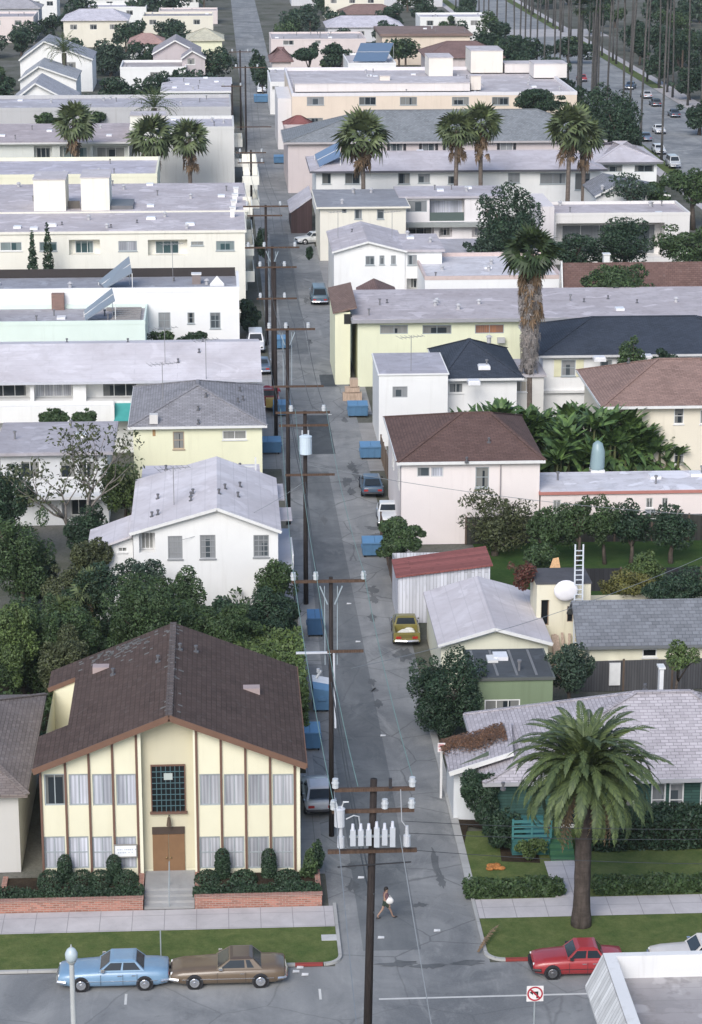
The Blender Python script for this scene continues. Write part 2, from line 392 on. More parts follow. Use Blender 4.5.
    def gable_y(s, mat, zr, xm=None, oh=.45, t=.18, fas=None, ohb=.3):
        xm = xm if xm is not None else (s.x0+s.x1)/2; y0, y1 = s.Y-oh, s.Yb+ohb
        sl0 = (zr-s.z)/(xm-s.x0); sl1 = (zr-s.z)/(s.x1-xm); e = .22
        V = [(s.x0-e, y0, s.z-e*sl0), (xm, y0, zr), (s.x1+e, y0, s.z-e*sl1), (s.x0-e, y1, s.z-e*sl0), (xm, y1, zr), (s.x1+e, y1, s.z-e*sl1)]
        V = [(x, y, z+t+.02) for x, y, z in V]
        m = MB(); m.thick(V, [(0,1,4,3),(1,2,5,4)], t); s.roof = obj('roof', m, mat, s.root)
        s.rz = lambda x, y: zr-(xm-x)*sl0+t if x < xm else zr-(x-xm)*sl1+t
        if fas:
            for a, b in ((0,1),(1,2)):
                m = MB(); m.bar((V[a][0], y0-.03, V[a][2]-t/2), (V[b][0], y0-.03, V[b][2]-t/2), .05, t+.06); obj('fascia', m, fas, s.roof)
        return s
    def gable_x(s, mat, zr, yr=None, oh=.45, t=.18, fas=None, ohx=.4):
        yr = yr or (s.Y+s.Yb)/2; x0, x1 = s.x0-ohx, s.x1+ohx
        a = (zr-s.z)/(yr-s.Y); b = (zr-s.z)/(s.Yb-yr)
        V = [(x0, s.Y-oh, s.z-oh*a), (x1, s.Y-oh, s.z-oh*a), (x1, yr, zr), (x0, yr, zr), (x0, s.Yb+oh, s.z-oh*b), (x1, s.Yb+oh, s.z-oh*b)]
        V = [(x, y, z+t+.02) for x, y, z in V]
        m = MB(); m.thick(V, [(0,1,2,3),(3,2,5,4)], t); s.roof = obj('roof', m, mat, s.root)
        s.rz = lambda x, y: zr-(yr-y)*a+t if y < yr else zr-(y-yr)*b+t
        g = MB()
        for x in (s.x0, s.x1): g.poly([(x, s.Y, s.z), (x, s.Yb, s.z), (x, yr, zr)])
        obj('gable_end', g, s.wmat, s.root)
        if fas: 
            m = MB(); m.box(x0-.01, x1+.01, s.Y-oh-.04, s.Y-oh-.002, V[0][2]-t-.03, V[0][2]+.01); obj('fascia', m, fas, s.roof)
        return s
    def hip(s, mat, zr, inset=None, along='x', oh=.5, t=.16, fas=None, xa=None, xb=None):
        a, b, c, d = s.x0-oh, s.x1+oh, s.Y-oh, s.Yb+oh; z = s.z+t
        if along == 'x':
            i = inset if inset is not None else (d-c)/2; ym = (c+d)/2
            V = [(a,c,z),(b,c,z),(b,d,z),(a,d,z),(a+(xa if xa is not None else i),ym,zr+t),(b-(xb if xb is not None else i),ym,zr+t)]; F = [(0,1,5,4),(1,2,5),(2,3,4,5),(3,0,4)]
        else:
            i = inset if inset is not None else (b-a)/2; xm = (a+b)/2
            V = [(a,c,z),(b,c,z),(b,d,z),(a,d,z),(xm,c+i,zr+t),(xm,d-i,zr+t)]; F = [(0,1,4),(1,2,5,4),(2,3,5),(3,0,4,5)]
        m = MB(); m.thick(V, F, t); s.roof = obj('roof', m, mat, s.root)
        # ridge and hip caps
        m = MB()
        for p, q in ((0,4),(1,4 if along != 'x' else 5),(4,5),(2,5),(3,5 if along != 'x' else 4)):
            m.bar((V[p][0],V[p][1],V[p][2]+.02), (V[q][0],V[q][1],V[q][2]+.02), .28, .06)
        obj('ridge_cap', m, mat, s.roof)
        if fas:
            m = MB(); m.box(a-.03, b+.03, c-.05, c-.003, z-t-.04, z+.01); obj('fascia', m, fas, s.roof); m = MB(); m.box(a-.05, a-.003, c, d, z-t-.04, z+.01); obj('fascia', m, fas, s.roof)
        def rz(x, y):
            best = 1e9
            return min(z+(zr-s.z)*max(0, min(1, min((y-c)/((d-c)/2), (d-y)/((d-c)/2)))), z+(zr-s.z))
        s.rz = rz if along == 'x' else (lambda x, y: z+(zr-s.z)*min(1, max(0, min((x-a)/((b-a)/2), (b-x)/((b-a)/2), (y-c)/i))))
        return s
    # ---- roof clutter: each a sub-part of the roof
    def vents(s, pts, kind='mix'):
        for (u, v) in pts:
            zz = s.z
            for _ in range(4): x, y = P(u, v, zz); zz = s.rz(x, y)
            m = MB(); r = s.rng.random()
            if kind == 'sky' or (kind == 'mix' and r < .3):
                m.box(x-.5, x+.5, y-.5, y+.5, zz-.1, zz+.18); m.box(x-.42, x+.42, y-.42, y+.42, zz+.18, zz+.26); obj('skylight', m, paint((.82,.82,.84), .3), s.roof)
            elif kind == 'pipe' or r < .7:
                m.cyl(x, y, zz-.1, zz+.3, .06, 8); m.cyl(x, y, zz+.26, zz+.36, .1, 8); m.cyl(x, y, zz-.05, zz+.05, .15, 8); obj('vent_pipe', m, paint((.13,.13,.14)), s.roof)
            else:
                m.cyl(x, y, zz-.1, zz+.35, .16, 10); m.cyl(x, y, zz+.35, zz+.5, .27, 10, .12); obj('roof_vent', m, paint((.5,.5,.52)), s.roof)
    def rvents(s, n):
        for i in range(n):
            x = s.rng.uniform(s.x0+.8, s.x1-.8); y = s.rng.uniform(s.Y+1, s.Yb-1); m = MB(); zz = s.rz(x, y); r = s.rng.random()
            if r < .25: m.box(x-.4, x+.4, y-.5, y+.5, zz-.1, zz+.22); obj('skylight', m, paint((.80,.80,.82), .3), s.roof)
            elif r < .7: m.cyl(x, y, zz-.1, zz+.6, .07, 8); m.cyl(x, y, zz+.52, zz+.64, .13, 8); obj('vent_pipe', m, paint((.20,.20,.21)), s.roof)
            else: m.cyl(x, y, zz-.1, zz+.4, .18, 10); m.cyl(x, y, zz+.4, zz+.58, .3, 10, .1); obj('roof_vent', m, paint((.45,.45,.47)), s.roof)
    def antenna(s, u, v, h=3):
        zz = s.z
        for _ in range(4): x, y = P(u, v, zz); zz = s.rz(x, y)
        m = MB(); m.cyl(x, y, zz-.1, zz+h, .03, 6); m.bar((x-1.0, y-.35, zz+h-.15), (x+1.0, y+.35, zz+h-.15), .035)
        for i in range(7):
            t = -1+i/3; L = .75-.06*i; m.bar((x+t*1.0+L*.33, y+t*.35-L, zz+h-.12), (x+t*1.0-L*.33, y+t*.35+L, zz+h-.12), .022)
        obj('antenna', m, paint((.25,.25,.26)), s.roof)
    def box(s, name, mat, u0, v0, u1, v1, dep, Y=None, win=None):
        """a penthouse or chimney box standing on the roof"""
        Y = Y or s.Y; a, z1 = W(u0, v0, Y); b, _ = W(u1, v0, Y); z0 = W(u0, v1, Y)[1]; m = MB(); m.box(a, b, Y, Y+dep, min(z0, s.z-.3), z1)
        m2 = MB(); m2.box(a-.08, b+.08, Y-.08, Y+dep+.08, z1+.002, z1+.1)
        o = obj(name, m, mat, s.root); obj('cap', m2, flatroof(LAV, .5) if dep > 1.2 else TRIM, o); return o
    def balcony(s, side, y0, y1, z, mat, d=1.1, h=1.0):
        x = s.x1 if side > 0 else s.x0; a, b = sorted((x+side*.004, x+side*d)); m = MB(); m.box(a, b, y0, y1, z-.15, z); m.box(b-.12 if side>0 else a, b if side>0 else a+.12, y0, y1, z+.001, z+h)
        m.box(a, b-.121 if side>0 else b, y0, y0+.12, z+.001, z+h); m.box(a, b-.121 if side>0 else b, y1-.12, y1, z+.001, z+h)
        obj('balcony', m, mat, s.root)
    def shed_extra(s, name, mb, mat, parent=None): return obj(name, mb, mat, parent or s.root)
# ------------------------------------------------------------ plants
RNG = np.random.default_rng(7)
def blobs_leaf(blobs, n, size, seed, core=True, up=.25, lo=.55):
    g = np.random.default_rng(seed)
    B = np.array(blobs, float); w = (B[:,3]*B[:,5])**1.0; w /= w.sum()
    idx = g.choice(len(B), n, p=w); b = B[idx]
    d = g.normal(size=(n,3)); d /= np.linalg.norm(d, axis=1)[:,None]
    rr = g.uniform(lo, 1.06, n)**.6
    p = b[:,:3]+d*b[:,3:6]*rr[:,None]
    nrm = d*.7+g.normal(size=(n,3))*.55+np.array((0,0,up)); nrm /= np.linalg.norm(nrm, axis=1)[:,None]
    t = np.cross(nrm, g.normal(size=(n,3))); t /= np.linalg.norm(t, axis=1)[:,None]; q = np.cross(nrm, t)
    sz = size*g.uniform(.6, 1.35, n)[:,None]
    V = np.stack([p-t*sz, p-q*sz*.45+nrm*sz*.12, p+t*sz, p+q*sz*.45+nrm*sz*.12], 1)
    z = V[:,:,2]; V[:,:,2] = np.where(z < .03, .03, z)
    return V.reshape(-1,3)
def quads_obj(name, V, mat, parent, L):
    n = len(V)//4; me = bpy.data.meshes.new(name); me.from_pydata((V-np.array(L)).tolist(), [], np.arange(n*4).reshape(n,4).tolist()); me.materials.append(mat)
    o = bpy.data.objects.new(name, me); COL.objects.link(o); o.parent = parent; ORG[o.name] = tuple(L); return o
SEED = [100]
def mk_blobs(c, r, k, g, lo=.32, hi=.55, flat=1.0):
    out = []
    for i in range(k):
        d = g.normal(size=3); d /= np.linalg.norm(d); f = g.uniform(.45, .8)
        s_ = g.uniform(lo, hi)
        if k > 9 and i % 4 == 3: f = g.uniform(.84, 1.0); s_ *= .66
        out.append((c[0]+d[0]*r[0]*f, c[1]+d[1]*r[1]*f, c[2]+d[2]*r[2]*f*flat, r[0]*s_, r[1]*s_, r[2]*s_))
    return out
LEAFM = {'dk': (.028,.056,.034), 'md': (.048,.083,.036), 'lt': (.082,.125,.045), 'ol': (.068,.082,.042), 'bl': (.04,.068,.05)}
def tree(name, label, u0, v0, u1, v1, Y, col='dk', n=1500, leafs=.2, k_=9, trunk=True, cat='tree', group=None, dense=1.0, tr_base=None, dy=None, hue=None, barkc=(.11,.09,.075)):
    """a crown seen between (u0,v0) and (u1,v1) at distance Y, on its trunk"""
    SEED[0] += 1; g = np.random.default_rng(SEED[0])
    xa, _ = W(u0, (v0+v1)/2, Y); xb, _ = W(u1, (v0+v1)/2, Y); zt = W((u0+u1)/2, v0, Y)[1]; zb = W((u0+u1)/2, v1, Y)[1]
    zb = max(zb, .05); zt = max(zt, zb+.5); c = ((xa+xb)/2, Y, (zt+zb)/2); r = ((xb-xa)/2, dy or min((xb-xa)/2, 3.5), (zt-zb)/2)
    root = thing(name, label, cat, (c[0], Y, 0), group)
    px = sc(c[0], Y, c[2])
    if k_ <= 3:
        n_ = max(1, int(round(r[2]/r[0]*1.4))); rz = r[2]/(1+.45*(n_-1)) if n_ > 1 else r[2]
        bl = [(c[0], c[1], c[2]-r[2]+rz+(2*(r[2]-rz))*i/max(1,n_-1), r[0]*(.97 if i < n_-1 else .9), r[1], rz) for i in range(n_)]
    else:
        q_ = 1.0 if 'bush' in name or cat == 'shrub' else .93
        r = (r[0]*q_, r[1]*q_, r[2]*q_)
        bl = mk_blobs(c, r, int(k_*1.8), g, .2, .42, flat=.95)+[(c[0], c[1], c[2], r[0]*.6, r[1]*.6, r[2]*.6)]
    px = sc(c[0], Y, c[2]); area = (r[0]*r[2]*px*px); ls = min(leafs, max(.065, 1.75/px)); n = int(min(13000, n*(leafs/ls)**2*(.9 if cat == 'shrub' else .75)))
    V = blobs_leaf(bl, n, ls, SEED[0]) if k_ > 3 else blobs_leaf(bl, int(min(11000, 12.6*len(bl)*r[0]*(r[0]+r[1]+r[2])/3/max(.055, 1.3/px)**2*1.3)), max(.055, 1.3/px), SEED[0], lo=.86)
    quads_obj('crown' if cat == 'tree' else 'foliage', V, leaf(LEAFM[col] if isinstance(col, str) else col, .36, *( (hue,) if hue else ())), root, (c[0], Y, 0))
    if trunk:
        m = MB(); h = zb+r[2]*.5; rt = max(.08, min(.3, r[0]*.08)); b0 = np.array((c[0], Y, -.1)); lean = g.uniform(-.25, .25, 2)*r[0]*.5
        top = np.array((c[0]+lean[0], Y+lean[1], h)); m.tube([b0, (b0*.5+top*.5)+np.array((g.uniform(-.1,.1), 0, 0)), top], [rt*1.25, rt, rt*.7], 8)
        for i in range(5):
            bb = bl[i % len(bl)]; st = b0*.3+top*.7 if i % 2 else top; m.tube([st, (st+np.array(bb[:3]))/2+np.array((0,0,.15)), bb[:3]], [rt*.55, rt*.4, rt*.15], 6)
        obj('trunk', m, bark(barkc), root, smooth=True)
    return root
def fan_leaf(L, droop, g, nb=11):
    """one fan palm leaf along +x: petiole, then split blades. returns verts, quads"""
    V = []; F = []; pl = L*.45
    def q(a, b, c, d): n = len(V); V.extend([a,b,c,d]); F.append((n,n+1,n+2,n+3))
    q((0,-.03,0),(0,.03,0),(pl,.02,0),(pl,-.02,0))
    for i in range(nb):
        a = radians(-78+156*i/(nb-1)); l = L*.62*(1-.25*abs(sin(a)))*g.uniform(.9,1.1); w = l*.115
        d = (cos(a), sin(a)); m = (pl+d[0]*l*.55, d[1]*l*.55, -.02*l); e = (pl+d[0]*l, d[1]*l*.98, -droop*l)
        n_ = (-d[1]*w, d[0]*w)
        q((pl,0,0),(m[0]-n_[0],m[1]-n_[1],m[2]+.03*l),e,(m[0]+n_[0],m[1]+n_[1],m[2]+.03*l))
    return np.array(V), F
def orient(V, az, el, roll=0):
    ca, sa, ce, se, cr, sr = cos(az), sin(az), cos(el), sin(el), cos(roll), sin(roll)
    x, y, z = V[:,0], V[:,1]*cr-V[:,2]*sr, V[:,1]*sr+V[:,2]*cr
    x, z = x*ce-z*se, x*se+z*ce
    return np.stack([x*ca-y*sa, x*sa+y*ca, z], 1)
def fan_palm(label, u, vb, vt, wpx, group=None, skirt=.0, Y=None, tr=.22, nleaf=76, col=(.095,.125,.065), name='fan_palm', hang=.5, zb=0, tcol=(.17,.14,.12), dead=(.17,.12,.075), nb=11, skr=None):
    """(u,vb): foot of trunk; vt: top of crown; wpx: crown width in pixels"""
    SEED[0] += 1; g = np.random.default_rng(SEED[0])
    if Y is None: X, Y = P(u, vb, zb)
    else: X = W(u, vb, Y)[0]
    s = sc(X, Y, 5); R = wpx/s/2*1.1; zt = W(u, vt, Y)[1]; zc = zt-R*.78
    root = thing(name, label, 'palm', (X, Y, 0), group); L = (X, Y, 0)
    m = MB(); b = g.uniform(-.2,.2); n = 8
    m.tube([(X+b*(1-i/n)**2, Y, -.1+(zc+.1)*i/n) for i in range(n+1)], [tr*(1.35 if i == 0 else 1.0-.15*i/n) for i in range(n+1)], 10); obj('trunk', m, bark(tcol, 5), root, smooth=True)
    V = []; 
    for i in range(nleaf):
        t = (i+.5)/nleaf; el = radians(82-125*t+g.uniform(-9,9)); az = i*2.399+g.uniform(-.25,.25)
        v, f = fan_leaf(R*g.uniform(.9,1.1), .18+.3*t, g, nb); V.append(orient(v, az, el, g.uniform(-1.3,1.3))+np.array((X,Y,zc)))
    quads_obj('fronds', np.concatenate(V), leaf(col, .5), root, L)
    V = []; nd = int(nleaf*.75*(1+skirt)); 
    for i in range(nd):
        el = radians(-60-30*g.random()); az = g.uniform(0, 6.28); v, f = fan_leaf(R*g.uniform(.55,.8), .1, g, 7); v[:,1] *= .55
        rr = (skr or tr*1.6)
        h = g.random()**1.3*(hang+skirt); V.append(orient(v, az, el, g.uniform(-1,1))+np.array((X+cos(az)*rr*g.uniform(.7,1.1), Y+sin(az)*rr, zc+.1-h)))
    quads_obj('dead_skirt', np.concatenate(V), leaf(dead, .4, (1.1,1.0,.9)), root, L)
    return root
def pinnate(L, arch, g, nl=30, lw=.05, ll=.32, width=1.0):
    V = []; pts = []; px_ = pz_ = 0.0
    for i in range(nl+1):
        t = i/nl; pts.append((px_, 0, pz_)); a_ = .22-arch*2.5*t**1.35; px_ += L/nl*cos(a_); pz_ += L/nl*sin(a_)
    pts = np.array(pts)
    for i in range(nl):
        a, b = pts[i], pts[i+1]; w = .05*(1-i/nl)+.012
        V += [a+(0,-w,0), b+(0,-w*.9,0), b+(0,w*.9,0), a+(0,w,0)]
        t = (i+1)/nl
        if t < .12: continue
        l = ll*L/3.5*(sin(pi*min(1, t*.93+.1))**.6+.12)*width
        d = b-a; d = d/np.linalg.norm(d)
        for sgn in (-1,1):
            e = b+d*l*.62+np.array((0, sgn*l*.72, -l*g.uniform(.12,.5))); n_ = d*lw*L/3.5; mid = (b+e)/2+np.array((0,0,.05*l))
            V += [b-n_*.5, mid-n_*1.5, e, mid+n_*1.5]
    return np.array(V)
def feather_palm(label, u, vb, vc, R, Y=None, nleaf=90, col=(.072,.110,.047), trr=.5, deadn=14, nl=38, name='date_palm', arch=.72):
    SEED[0] += 1; g = np.random.default_rng(SEED[0])
    if Y is None: X, Y = P(u, vb)
    else: X = W(u, vc, Y)[0]
    zc = W(u, vc, Y)[1]; root = thing(name, label, 'palm', (X, Y, 0)); L = (X, Y, 0)
    m = MB(); n = 14
    m.tube([(X, Y, -.1+(zc-.1)*i/n) for i in range(n+1)], [trr*(1.35-.35*min(1, i/3)) * (1+.05*(i % 2)) * (1.12 if i > n-3 else 1) for i in range(n+1)], 14); obj('trunk', m, bark((.085,.07,.062), 4), root, smooth=True)
    V = []
    for i in range(nleaf):
        t = (i+.5)/nleaf; el = radians(84-98*t**.9+g.uniform(-7,7)); az = i*2.399+g.uniform(-.2,.2)
        v = pinnate(R*g.uniform(.98,1.14), arch*g.uniform(.75,1.2), g, nl); V.append(orient(v, az, el, g.uniform(-.3,.3))+np.array((X+cos(az)*trr*.5, Y+sin(az)*trr*.5, zc)))
    quads_obj('fronds', np.concatenate(V), leaf(col, .38, (1.3,1.12,.85)), root, L)
    if deadn:
        V = []
        for i in range(deadn):
            az = g.uniform(0, 6.28); v = pinnate(R*g.uniform(.7,.95), .35, g, 16, .05, .3); V.append(orient(v, az, radians(-72+g.uniform(-8,14)), g.uniform(-1,1))+np.array((X+cos(az)*trr, Y+sin(az)*trr, zc-.1)))
        quads_obj('dead_fronds', np.concatenate(V), leaf((.20,.15,.09), .35, (1.1,1.0,.9)), root, L)
    return root
def banana(X, Y, h, seed, label, group):
    g = np.random.default_rng(seed); root = thing('banana_plant', label, 'plant', (X, Y, 0), group); L = (X, Y, 0)
    m = MB(); V = []
    for k_ in range(4):
        x, y, hh = X+g.uniform(-.8,.8), Y+g.uniform(-.8,.8), h*g.uniform(.38,.66); m.tube([(x,y,-.1),(x+.05,y,hh*.5),(x+.1,y,hh)], [.16,.12,.07], 7)
        for i in range(24):
            az = i*2.4+g.uniform(-.4,.4); low = i > 16; el = radians(g.uniform(-35,15)) if low else radians(g.uniform(35,85)); Ls = h*g.uniform(.22,.34); w = Ls*.14; rows = []; dr = .3 if not low else .55
            for j in range(8):
                t = j/7; ww = w*(sin(pi*min(1,t*.85+.12))**.7)*(1 if j < 7 else .15); px = Ls*(t-.1*t*t); pz = -Ls*dr*t*t
                rows.append(((px,-ww,pz),(px,0,pz+ww*.25),(px,ww,pz)))
            q = []
            for j in range(7):
                if g.random() < .1: continue
                a, b = rows[j], rows[j+1]; q += [a[0],a[1],b[1],b[0]]; q += [a[1],a[2],b[2],b[1]]
            V.append(orient(np.array(q, float), az, el, g.uniform(-.5,.5))+np.array((x+.1,y,hh*(g.uniform(.45,.8) if low else 1))))
    obj('stem', m, bark((.10,.11,.05), 3), root, smooth=True)
    quads_obj('leaves', np.concatenate(V), leaf((.068,.135,.052), .5, (1.4,1.15,.8)), root, L); return root
def hedge(name, label, x0, x1, y0, y1, z0, z1, n, size=.11, col='dk', group=None, cat='hedge', lump=.12):
    SEED[0] += 1; g = np.random.default_rng(SEED[0]); c = ((x0+x1)/2, (y0+y1)/2, 0)
    p = g.uniform(0, 1, (n,3)); ax = g.integers(0, 5, n)
    p[ax==0,2] = 1; p[ax==1,1] = 0; p[ax==2,2] = 1; p[ax==3,0] = np.round(p[ax==3,0]); p[ax==4,1] = 0
    p = p*np.array((x1-x0,y1-y0,z1-z0))+np.array((x0,y0,z0))+g.normal(size=(n,3))*size*.5
    p[:,2] += lump*np.sin(p[:,0]*2.1+x0)*np.sin(p[:,1]*1.7+1)
    nrm = g.normal(size=(n,3))+np.array((0,-.4,.5)); nrm /= np.linalg.norm(nrm, axis=1)[:,None]; t = np.cross(nrm, g.normal(size=(n,3))); t /= np.linalg.norm(t, axis=1)[:,None]; q = np.cross(nrm, t)
    sz = size*g.uniform(.6,1.3,n)[:,None]; V = np.stack([p-t*sz,p-q*sz*.5,p+t*sz,p+q*sz*.5],1).reshape(-1,3)
    V[:,2] = np.maximum(V[:,2], z0+.01)
    root = thing(name, label, cat, c, group); quads_obj('foliage', V, leaf(LEAFM[col] if isinstance(col, str) else col), root, c)
    m = MB(); m.box(x0+.08, x1-.08, y0+.08, y1-.08, z0, z1-.1); obj('dark_core', m, bark((.02,.025,.015)), root); return root  # solid core, coloured near black for the shade inside the hedge
# ------------------------------------------------------------ ground, alley, street
def sheet(name, pts, z, mat):
    m = MB(); m.poly([(x,y,z) for x,y in pts]); return struct(name, m, mat)
def rect_sheet(name, x0, x1, y0, y1, z, mat): return sheet(name, [(x0,y0),(x1,y0),(x1,y1),(x0,y1)], z, mat)
ASP = (.198,.208,.217)
m = MB(); m.poly([(-1500,-200,-.03),(1900,-200,-.03),(1900,4000,-.03),(-1500,4000,-.03)])
struct('ground', m, ground_mat((.075,.082,.055), (.18,.175,.16), .12))
rect_sheet('alley', 4.75, 11.75, 98.05, 900, .004, asphalt(k(ASP, 1.12)))
rect_sheet('street', -160, 260, 83.2, 98.05, .004, asphalt(k(ASP, 1.12), .4))
rect_sheet('far_side_street', 68.5, 85.2, 180, 900, .004, asphalt(k(ASP, 1.25), .3))
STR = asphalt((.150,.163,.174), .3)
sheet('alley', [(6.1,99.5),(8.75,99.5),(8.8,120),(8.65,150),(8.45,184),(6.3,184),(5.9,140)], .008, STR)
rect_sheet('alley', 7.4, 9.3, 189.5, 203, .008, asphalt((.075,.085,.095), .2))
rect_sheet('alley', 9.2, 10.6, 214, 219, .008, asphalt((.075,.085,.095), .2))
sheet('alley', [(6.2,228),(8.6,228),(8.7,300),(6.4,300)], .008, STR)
# the pavings that widen the alley in front of the buildings
for x0,x1,y0,y1 in ((11.75,13.4,150,166),(11.75,13.6,184,200),(11.75,13.2,203,214),(11.75,12.6,216,262),(3.4,4.75,121,130),(3.0,4.75,185,222),(11.75,14,262,290),(2.6,4.75,108,121)):
    rect_sheet('pavement', x0, x1, y0, y1, .002, concrete((.30,.295,.29), 2.2))
CONC = concrete((.50,.475,.48)); KERB = concrete((.40,.40,.39), 3.0); GRASS = ground_mat((.075,.115,.035), (.14,.165,.06), 1.0); RED = paint((.28,.05,.045), .7)
def kerb(name, path, mat, w=.16, h=.13, z=0):
    m = MB()
    P_ = [np.array(p, float) for p in path]; N = []
    for i in range(len(P_)):
        d = P_[min(i+1,len(P_)-1)]-P_[max(i-1,0)]; d /= np.linalg.norm(d); N.append(np.array((-d[1], d[0])))
    for i in range(len(P_)-1):
        a, b, na, nb = P_[i], P_[i+1], N[i], N[i+1]
        q = [a, b, b+nb*w, a+na*w]
        m.poly([(q[0][0],q[0][1],z),(q[1][0],q[1][1],z),(q[1][0],q[1][1],h),(q[0][0],q[0][1],h)])
        m.poly([(x[0],x[1],h) for x in q]); m.poly([(q[3][0],q[3][1],h),(q[2][0],q[2][1],h),(q[2][0],q[2][1],z),(q[3][0],q[3][1],z)])
    return struct(name, m, mat)
def arc(cx, cy, r, a0, a1, n=10): return [(cx+r*cos(radians(a0+(a1-a0)*i/n)), cy+r*sin(radians(a0+(a1-a0)*i/n))) for i in range(n+1)]
aL = arc(4.25, 98.95, .85, -90, 0); aR = arc(12.45, 98.98, .9, 180, 270)
kerb('kerb', [(-160,98.1),(2.95,98.1)], KERB); kerb('red_kerb', [(2.95,98.1),(4.2,98.1)], RED); kerb('kerb', aL+[(5.1,104.4)], KERB)
kerb('kerb', [(11.5,128),(11.5,104.6)], KERB, .38); kerb('kerb', [(11.55,104.6)]+aR, KERB); kerb('red_kerb', [(12.45,98.08),(13.75,98.08)], RED); kerb('kerb', [(13.75,98.1),(260,98.1)], KERB)
inL = [(-160,98.27)]+[(4.25+(p[0]-4.25)*.8, 98.95+(p[1]-98.95)*.8) for p in aL]
sheet('parkway_lawn', inL+[(4.93,101.9),(-160,101.9)], .115, GRASS)
inR = [(12.45+(p[0]-12.45)*.8, 98.98+(p[1]-98.98)*.8) for p in aR]
sheet('parkway_lawn', inR+[(260,98.27),(260,102.35),(11.73,102.35)], .115, GRASS)
sheet('pavement', [(-160,101.9),(4.93,101.9),(4.93,104.1),(-160,104.1)], .119, CONC)
sheet('pavement', [(11.73,102.35),(260,102.35),(260,104.4),(11.73,104.4)], .119, CONC)
rect_sheet('lawn', 11.88, 60, 104.42, 112.5, .11, GRASS)
rect_sheet('pavement', 15.6, 17.1, 104.4, 108.6, .123, CONC)
rect_sheet('planting_bed', -14, 4.4, 104.12, 107.2, .05, ground_mat((.03,.022,.016), (.06,.045,.03), 2))
sheet('planting_bed', [(11.9,111),(12.3,113.2),(14.0,112.2),(13.6,110.3),(13.5,108.7),(15.4,108.4),(15.6,113.5),(11.9,114)], .118, ground_mat((.03,.022,.016), (.06,.045,.03), 2))
rect_sheet('yard_grass', 17.8, 40, 146, 163.5, .03, ground_mat((.03,.07,.02), (.06,.10,.03), .6))
rect_sheet('yard_soil', -16, 4.3, 121, 147, .02, ground_mat((.03,.028,.018), (.07,.06,.035), .8))
MARK = paint((.62,.62,.60), .8)
rect_sheet('road_marking', 6.5, 60, 94.72, 94.86, .009, MARK)
for x in (-16.2,-10.4,-4.6,3.9): rect_sheet('road_marking', x, x+.11, 94.9, 95.9, .009, MARK)
# the far street's parkways
for a,b,c,d in ((64.6,66.2,66.2,68.4),(87.6,89.4,85.3,87.6)):
    rect_sheet('pavement', a, b, 180, 900, .012, CONC); rect_sheet('parkway_lawn', c, d, 180, 900, .012, GRASS)
rect_sheet('driveway', 72, 96, 590, 612, .016, concrete((.46,.44,.44), 3))
rect_sheet('pavement', 85.3, 89.4, 350, 470, .02, concrete((.44,.41,.40), 3))
# ------------------------------------------------------------ 1. the yellow apartment house in front
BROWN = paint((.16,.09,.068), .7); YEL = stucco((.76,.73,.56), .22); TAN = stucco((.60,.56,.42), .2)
RB = shingle((.086,.060,.052), .30, (.18,.17,.16), .26)
b = Bld('apartment_house', 'two storey pale yellow apartment house with brown battens and a brown shingle gable roof', 39.5, 300, 762, Y=107.2, cat='apartment house', depth=13.6)
L1 = b; xm = W(169, 718, 106.9)[0]; zr = W(169, 718, 106.9)[1]; b.z = W(303, 764, 106.9)[1]
ub = [42, 66.8, 90.4, 114, 138]; uc = [197.5, 221.8, 246, 270.5, 295]
hol = []
a0, a1, z0, z1 = b.rect(142.5, 760, 194.5, 884)
b.holes.append((a0, a1, z0, 99, .5)); 
for us in (ub, uc):
    for i in range(4):
        b.win(us[i]+2.2, 774, us[i+1]-1.4, 805.5, ('d' if i == 0 else 'w') if us is ub else 'c', 1, 0, STEEL, False); 
        b.win(us[i]+2.2, 836.5, us[i+1]-1.4, 868.5, 'w' if us is ub else 'c', 1, 1, STEEL, False)
b.wall(YEL, zt=b.z-.02)
m = MB(); yw = b.Y; zz = b.z-.02
bay0, bay1 = a0, a1
def zroof(x): return zr-abs(x-xm)*(zr-b.z)/(b.x1-xm)
# gable field left and right of the recess, and the recess's own higher back
for xa, xb in ((b.x0, bay0), (bay1, b.x1)):
    m = MB(); m.poly([(xa,yw,zz),(xb,yw,zz),(xb,yw,zroof(xb)),(xa,yw,zroof(xa))]); obj('gable_wall', m, YEL, b.root)
m = MB()
m.poly([(bay0,yw+.5,zz-.5),(bay1,yw+.5,zz-.5),(bay1,yw+.5,zroof(bay1)),(xm,yw+.5,zroof(xm)),(bay0,yw+.5,zroof(bay0))])
for x in (bay0, bay1): m.poly([(x,yw,zz-.01),(x,yw+.5,zz-.01),(x,yw+.5,zroof(x)),(x,yw,zroof(x))])
obj('bay_head', m, YEL, b.root); m = MB(); m.poly([(b.x0,b.Yb,zz),(b.x1,b.Yb,zz),(xm,b.Yb,zr)]); obj('gable_wall', m, YEL, b.root)
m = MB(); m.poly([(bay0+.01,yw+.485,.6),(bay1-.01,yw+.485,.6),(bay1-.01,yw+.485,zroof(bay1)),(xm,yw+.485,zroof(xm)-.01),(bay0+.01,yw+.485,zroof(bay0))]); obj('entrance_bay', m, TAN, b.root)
for us in (ub, uc):
    for u in us:
        x = W(u, 820, yw)[0]; m = MB(); m.box(x-.055, x+.055, yw-.09, yw-.003, .55, zroof(x)-.05); obj('batten', m, BROWN, b.root)
for u0, u1 in ((139.3,142.6),(194.4,196.6),(297,300.2)):
    xa, xb = W(u0, 820, yw)[0], W(u1, 820, yw)[0]; m = MB(); m.box(xa, xb, yw-.06, yw-.004, .3, zroof(xb if u0 < 180 else xa)-.12); obj('pilaster', m, stucco((.80,.78,.62), .1), b.root)
